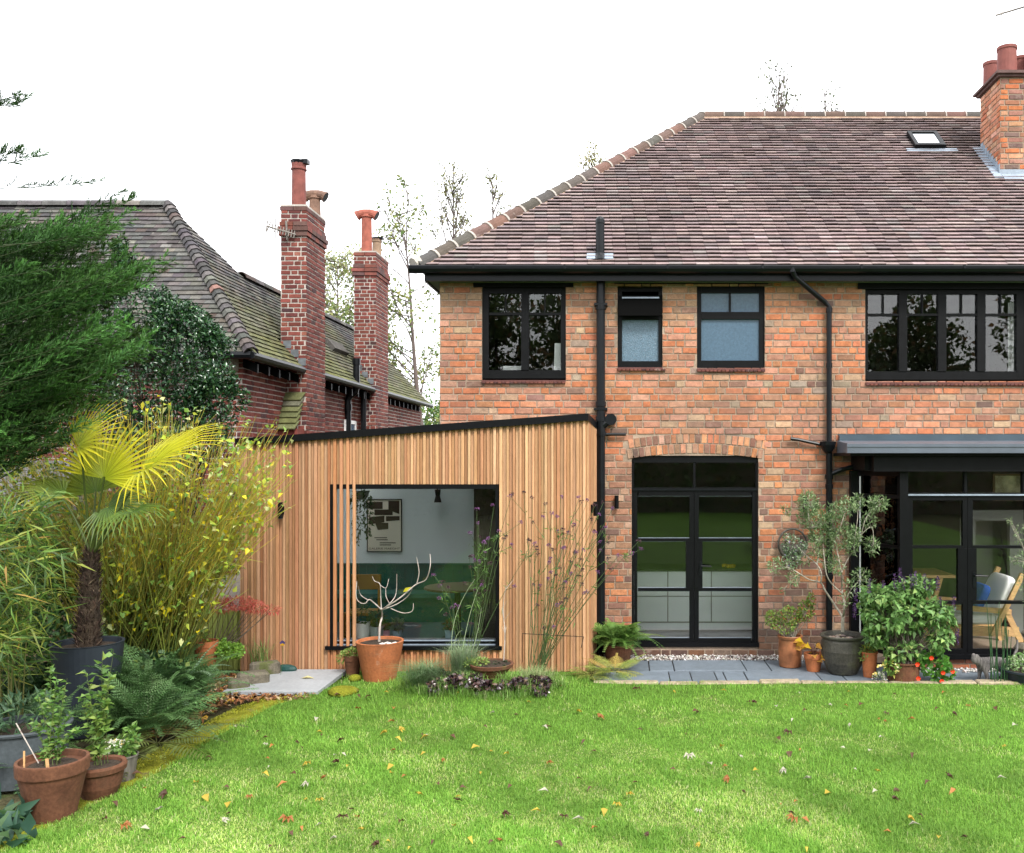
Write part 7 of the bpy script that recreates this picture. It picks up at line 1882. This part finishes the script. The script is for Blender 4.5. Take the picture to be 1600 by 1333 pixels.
# kitchen island
isl = thing('kitchen_island', (1.0, 1.4, .13), 'white kitchen units with dark worktop seen through the garden doors', 'kitchen units')
mk('carcass', *bx(.0, 1.86, 1.125, 1.7, .23, .97), M['roomgrey'], isl)
for a, b in ((.0, .62), (.625, 1.24), (1.245, 1.86)):
    mk('drawer_front', *bx(a + .006, b - .006, 1.1, 1.12, .62, .965), M['cabinet'], isl); mk('drawer_front', *bx(a + .006, b - .006, 1.1, 1.12, .255, .604), M['cabinet'], isl)
mk('plinth', *bx(.02, 1.84, 1.14, 1.65, .13, .23), M['cabinet'], isl)
mk('worktop', *bx(-.02, 1.9, 1.08, 1.75, .971, 1.0), pbr('worktop', (.03, .035, .035), .3), isl)
for k, (x, y) in enumerate(((1.50, 1.2), (1.56, 1.24), (1.45, 1.27))):
    v, f = cushion((x, y, 1.03), .045, .03, .03, p=.9, n=8); tag(mk('lemon', v, f, pbr('lemon%d' % k, (.6, .42, .02), .5), loc=(x, y, 1.0), smooth=True), 'yellow lemon on the dark kitchen worktop', 'lemon', 'lemons on the worktop')
# garden room
pos_ = thing('poster', P(600, 861, 14.49), 'framed poster with chunky dark shapes above the green panelling', 'poster')
q0, q1 = P(574.5, 861, 14.48), P(626.5, 781, 14.48)
px0, px1, pz0, pz1, py_ = q0[0], q1[0], q0[2], q1[2], 2.485
mk('paper', *bx(px0, px1, py_, py_ + .012, pz0, pz1), pbr('posterpaper', (.72, .67, .56), .8), pos_)
mk('frame', *join([bx(px0 - .012, px1 + .012, py_ - .01, py_ + .012, pz0 - .012, pz0 - .0005), bx(px0 - .012, px1 + .012, py_ - .01, py_ + .012, pz1 + .0005, pz1 + .012), bx(px0 - .012, px0 - .0005, py_ - .01, py_ + .012, pz0, pz1), bx(px1 + .0005, px1 + .012, py_ - .01, py_ + .012, pz0, pz1)]), M['blackpaint'], pos_)
pw, ph_ = px1 - px0, pz1 - pz0
shp = [[(.05, .96), (.45, .96), (.45, .82), (.05, .82)], [(.62, .98), (.95, .98), (.95, .72), (.62, .8)], [(.2, .81), (.75, .81), (.75, .70), (.2, .70)], [(.04, .66), (.5, .69), (.5, .56), (.04, .52)], [(.55, .68), (.96, .68), (.96, .60), (.55, .58)], [(.22, .55), (.62, .55), (.62, .43), (.3, .41)]]
for k, s_ in enumerate(shp):
    mk('printed_shape', np.array([[px0 + u * pw, py_ - .0015 - .0003 * k, pz0 + w_ * ph_] for u, w_ in s_]), [[3, 2, 1, 0]], pbr('ink', (.035, .022, .012), .7) if 'ink' not in bpy.data.materials else bpy.data.materials['ink'], pos_)


def text_mesh(body, x, y, z, size, wid, mat, parent):
    cu = bpy.data.curves.new('lettering', 'FONT'); cu.body = body; cu.size = size; cu.align_x = 'LEFT'
    o = bpy.data.objects.new('lettering_source', cu); C.objects.link(o)
    bpy.context.view_layer.update()
    me_ = bpy.data.meshes.new_from_object(o.evaluated_get(bpy.context.evaluated_depsgraph_get()))
    bpy.data.objects.remove(o, do_unlink=True)
    co_ = np.array([v.co[:] for v in me_.vertices]); k = wid / max(1e-6, co_[:, 0].max() - co_[:, 0].min())
    V = np.stack([x + (co_[:, 0] - co_[:, 0].min()) * k, np.full(len(co_), y), z + co_[:, 1]], 1)
    return mk('lettering', V, [list(p.vertices) for p in me_.polygons], mat, parent)


text_mesh('GALERIE MAEGHT', px0 + .03 * pw, py_ - .002, pz0 + .03 * ph_, .042, .94 * pw, bpy.data.materials['ink'], pos_)
for k, (u0, u1, w0) in enumerate(((.2, .58, .25), (.26, .6, .21), (.36, .84, .15), (.36, .7, .11))): mk('printed_line', *bx(px0 + u0 * pw, px0 + u1 * pw, py_ - .0015, py_ - .0005, pz0 + w0 * ph_, pz0 + (w0 + .016) * ph_), bpy.data.materials['ink'], pos_)
t = thing('wall_sconce', P(684, 783, 14.4), 'small dark lamp fixed high on the white wall inside', 'lamp')
mk('shade', *lathe([(.06, 0), (.035, .1), (.05, .2), (.03, .2), (0, .19)], P(684, 785, 14.35), 12), M['blackpaint'], t); mk('bracket', *tube([P(684, 770, 14.35), P(684, 765, 14.48)], .012, 6), M['blackpaint'], t)
t = thing('round_table', P(706, 985, 12.6), 'round dining table inside the garden room', 'table')
tcx = np.array([*P(715, 0, 12.7)[:2], .08]); mk('tabletop', *lathe([(0, .70), (.45, .70), (.46, .715), (.45, .73), (0, .73)], tcx, 28), pbr('tablebrown', (.10, .055, .03), .4), t); mk('pedestal', *lathe([(.25, 0), (.24, .02), (.05, .05), (.04, .69), (0, .7)], tcx, 14), M['blackpaint'], t)
t = thing('bench', np.array([-3.6, 2.2, .08]), 'dark green built-in bench along the panelled wall', 'bench')
mk('seat', *bx(-4.5, -2.0, 2.0, 2.44, .45, .52), pbr('benchgreen', (.02, .10, .085), .6), t); mk('base', *bx(-4.48, -2.02, 2.05, 2.43, .081, .449), M['greenpanel'], t)
tch = thing('dining_chair', P(570, 985, 12.2), 'ochre wooden chair beside the screening slats', 'chair')
ccx = np.array([*P(566, 0, 12.3)[:2], .08])
mk('seat', *bx(ccx[0] - .2, ccx[0] + .2, ccx[1] - .2, ccx[1] + .2, ccx[2] + .42, ccx[2] + .46), pbr('ochre', (.35, .2, .03), .5), tch)
for sx_ in (-.18, .18):
    for sy_ in (-.18, .18): mk('leg', *bx(ccx[0] + sx_ - .017, ccx[0] + sx_ + .017, ccx[1] + sy_ - .017, ccx[1] + sy_ + .017, ccx[2], ccx[2] + (.9 if sy_ > 0 else .42)), bpy.data.materials['ochre'], tch)
mk('backrest', *bx(ccx[0] - .2, ccx[0] + .2, ccx[1] + .17, ccx[1] + .2, ccx[2] + .72, ccx[2] + .92), bpy.data.materials['ochre'], tch)
ipots = ((566, 0.10, 0.21, 'white', 'tall fluted white pot of dark fronds behind the screening slats', .28, DKF), (602, 0.06, 0.11, 'pink', 'small pink pot on the inside sill', .1, GRN), (621, 0.062, 0.12, 'blueg', 'small blue grey pot with silver plant on the inside sill', .14, SIL), (703, 0.07, 0.12, 'blueg', 'blue grey pot with rust red plant on the inside sill', .12, [((.16, .06, .03), 1), ((.08, .12, .04), 1)]), (589, 0.09, 0.17, 'greyin', 'grey pot behind the pink one on the inside sill', .2, DKF))
M['pink'] = pbr('pink', (.48, .26, .30), .6); M['blueg'] = pbr('blueg', (.22, .31, .35), .6); M['greyin'] = pbr('greyin', (.3, .33, .35), .6)
for k, (px, R_, h_, mt, lab, ph2, pal) in enumerate(ipots):
    c = np.array([*P(px, 0, 11.22 + .06 * (k % 2))[:2], .361]); t = potted('indoor_plant', c, R_, h_, mt, lab, rim=.1, base=.8, group='plants on the inside sill')
    V, F, K = leaves_in([(c + [0, 0, h_ + ph2 * .35], (ph2 * .45, ph2 * .4, ph2 * .5), 1)], 130, .07, .022, pal); mk('foliage', V, F, M['leaf'], t, col=K)
hp = P(565, 775, 12.2)
t = thing('hanging_plant', hp, 'trailing plant hanging inside near the screening slats', 'plant')
mk('pot', *lathe([(.05, 0), (.09, .05), (.10, .12), (.09, .12), (0, .1)], hp - [0, 0, .05], 14), M['greyin'], t); mk('cord', *tube([hp + [0, 0, .07], [hp[0], hp[1], 2.62]], .003, 4), M['twig'], t)
V, F, K = leaves_in([(hp + [0, -.03, -.05], (.16, .12, .12), 2), (hp + [.1, -.05, -.3], (.06, .06, .26), 1.4), (hp + [-.05, -.05, -.4], (.06, .06, .25), 1)], 420, .06, .022, DKF, droop=.9); mk('foliage', V, F, M['leaf'], t, col=K)
# upstairs
tag(mk('white_board', *obox(np.array([wx(864), .16, wz(577)]), unit(np.array([.97, .1, 0])), (0, 1, 0), unit(np.array([.03, 0, 1])), .1, .02, .36), M['white'], loc=(wx(867), .16, wz(577))), 'upright white board standing inside the upstairs window', 'board')
tag(mk('paper_box', *bevbox(wx(783), wx(813), .15, .35, wz(577), wz(570), .008), M['white'], loc=(wx(798), .2, wz(577))), 'flat white box on the upstairs sill', 'box')
mk_c = [[wx(1582) + .012 * math.sin(k * 1.1) + .09 * k / 12, .14 + .03 * math.sin(k * 2.1), z] for z in (wz(581), wz(470)) for k in range(13)]
tag(mk('curtain', np.array(mk_c), [[k, k + 1, 14 + k, 13 + k] for k in range(12)], M['fabric'], loc=(wx(1585), .14, wz(581))), 'white curtain gathered at the side of the bedroom window', 'curtain')
reseed(90)
# ------------------------------------------------------------------ grass, moss, fallen leaves
n = 430000
d = 1 / U(1 / 10.95, 1 / 5.6, n) * 1.0
px = U(-60, 1660, n)
X_ = (px - CX) * d / FPX; Y_ = d - DW
ok = (X_ > lawn_xl(Y_) + RNG.normal(size=n) * 0.035) & ~((X_ > -0.40) & (Y_ > -1.66 + RNG.normal(size=n) * .015)) & ~((X_ < -3.27) & (Y_ > -2.1)) & (Y_ < -1.03)
X_, Y_ = X_[ok], Y_[ok]; n = len(X_)
pb = np.stack([X_, Y_, lawn_h(X_, Y_) - 0.006], 1)
q = np.stack([X_, Y_], 1)
dry = np.clip(0.45 * vnoise(q, 1.5, 4) + 0.6 * vnoise(q, 5.0, 6) + 0.45 * vnoise(q, 13, 8) - 0.02 + 0.40 * np.clip((-3.4 - Y_) / 3.0, 0, 1), 0, 1)
H = U(0.020, 0.055, n) * (1 - 0.45 * dry) * (1 + 0.3 * vnoise(q, 2.6, 2))
near_edge = np.clip((Y_ + 2.3) / 0.6, 0, 1); H *= 1 + 0.6 * near_edge * (U(0, 1, n) < .25)
V, F = blades_arr(pb, H, U(0.0018, 0.0042, n), U(0.15, 1.15, n))
gA = pick([((0.150, 0.330, 0.030), 3), ((0.195, 0.375, 0.042), 3), ((0.105, 0.255, 0.023), 2)], n, .15); gB = pick([((0.40, 0.48, 0.13), 3), ((0.52, 0.50, 0.26), 1.6), ((0.30, 0.46, 0.08), 3)], n, .15)
tone = (1 + 0.22 * vnoise(q, 2.3, 21) + 0.16 * vnoise(q, 7.5, 22))[:, None]
gA = np.clip(gA * tone * [1.0, 0.95, 1.2], 0, 1); gB = np.clip(gB * tone, 0, 1)
m = (U(0, 1, n) < dry * .8)[:, None]
tag(mk('grass', V, F, M['grass'], col=np.repeat(np.where(m, gB, gA), 5, 0), kind='stuff'), 'short bright green lawn grass with straw coloured patches', 'grass')
# moss cushions along the path
n = 24000
Y_ = U(-7.2, -2.15, n); X_ = lawn_xl(Y_) + U(-.36, .08, n); k = vnoise(np.stack([X_, Y_], 1), 6, 3) > -.5
pb = np.stack([X_, Y_, np.full(n, .010)], 1)[k]; n = len(pb)
V, F = blades_arr(pb, U(.006, .018, n), U(.004, .009, n), U(.3, 1.3, n))
tag(mk('moss_cover', V, F, M['grass'], col=np.repeat(pick([((0.26, 0.28, 0.02), 3), ((0.33, 0.32, 0.03), 2), ((0.16, 0.17, 0.03), 1.5)], n, .2), 5, 0), kind='stuff'), 'yellow green moss along the edge of the lawn', 'moss')
# leaf litter round the slab
LIT = [((0.24, 0.10, 0.04), 3), ((0.36, 0.20, 0.08), 2), ((0.45, 0.33, 0.2), 2), ((0.12, 0.055, 0.03), 3), ((0.42, 0.25, 0.03), .8)]
n = 1500
Xl = np.concatenate([U(-4.75, -4.30, 900), U(-4.5, -3.35, 350), U(-4.6, -4.1, 250)]); Yl = np.concatenate([U(-2.5, -1.2, 900), U(-2.32, -2.07, 350), U(-3.6, -2.4, 250)])
p = np.stack([Xl, Yl, U(.005, .04, n)], 1)
V, F = kites(p, rdir(n) * [1, 1, .25], U(.04, .085, n), U(.025, .05, n), .25, .3, .45, rdir(n, 2.5))
tag(mk('leaf_litter', V, F, M['leaf'], col=np.repeat(pick(LIT, n, .2), 5, 0), kind='stuff'), 'brown leaf litter drifted round the grey paving slab', 'leaf litter')
# single fallen leaves on the lawn
protos = {}
kinds = {'yellow': ((0.44, 0.32, 0.04), 'yellow fallen leaf lying on the lawn'), 'brown': ((0.085, 0.04, 0.022), 'dark brown fallen leaf lying on the lawn'), 'orange': ((0.33, 0.13, 0.035), 'orange fallen leaf lying on the lawn'), 'pale': ((0.34, 0.32, 0.25), 'pale upturned fallen leaf lying on the lawn')}
for nm, (c, lab) in kinds.items():
    for q in range(3):
        kk = 1 if q < 2 else 4
        ang = [(-.9 + .6 * j) for j in range(kk)] if kk > 1 else [0]
        V, F = kites(np.zeros((kk, 3)), [[math.cos(a), math.sin(a), .1] for a in ang], .065 if kk == 1 else .05, [.04, .026, .022][q], .3 + .2 * q, .25, .45, np.tile([.15, 0, 1.0], (kk, 1)))
        V[:, 2] += .012 - V[:, 2].min()
        me_ = mk('leaf_proto', V, F, M['leaf'], col=np.array(c) * U(.8, 1.2)); protos.setdefault(nm, []).append(me_)
spots = [('yellow', 320, 1250), ('yellow', 410, 1218), ('orange', 450, 1230), ('yellow', 605, 1150), ('yellow', 666, 1178), ('yellow', 607, 1212), ('orange', 510, 1220), ('yellow', 766, 1176), ('orange', 690, 1190), ('pale', 772, 1121), ('brown', 400, 1148), ('pale', 365, 1140), ('brown', 330, 1190), ('orange', 190, 1297), ('pale', 415, 1165), ('pale', 505, 1272 + 20), ('brown', 800, 1230), ('pale', 855, 1242), ('brown', 1055, 1210), ('pale', 1230, 1210), ('yellow', 1183, 1211), ('yellow', 1130, 1172), ('brown', 995, 1143), ('orange', 878, 1087), ('orange', 1047, 1070), ('orange', 1513, 1105), ('pale', 912, 1290), ('orange', 925, 1302), ('brown', 1510, 1313), ('brown', 1427, 1180), ('yellow', 1568, 1168), ('pale', 1358, 1178), ('orange', 560, 1110), ('yellow', 600, 1090), ('pale', 525, 1320 - 5), ('orange', 555, 1282), ('brown', 450, 1307)]
for _ in range(175):
    spots.append((random.choices(['yellow', 'brown', 'orange', 'pale'], [2.6, 5, 2.2, 1.8])[0], random.uniform(170, 1590), 1080 + 250 * random.random() ** 1.2))
for nm, sx_, sy_ in spots:
    b = G(sx_, sy_, .035)
    if b[0] < lawn_xl(b[1]) - .25 or (b[1] > -1.75): continue
    o = random.choice(protos[nm]).copy(); C.objects.link(o); o.name = 'fallen_leaf'
    b[2] = float(lawn_h(np.array([b[0]]), np.array([b[1]]))[0]) + .012
    o.location = b; o.rotation_euler = (U(-.35, .35), U(-.35, .35), U(0, 6.28)); s_ = U(.55, 1.45); o.scale = (s_, s_, s_)
    tag(o, kinds[nm][1], 'leaf', nm + ' leaves on the lawn')
for l in protos.values():
    for o in l: bpy.data.objects.remove(o, do_unlink=True)
# pale leaf on the slab
V, F = kites([G(470, 1068) + [0, 0, .06]], [[1, .1, .05]], .16, .08, .2, .1, .45, np.array([[0, 0, 1.0]]))
tag(mk('fallen_leaf', V, F, M['leaf'], col=(.55, .5, .25), loc=G(470, 1068)), 'large pale yellow leaf lying on the grey paving slab', 'leaf')
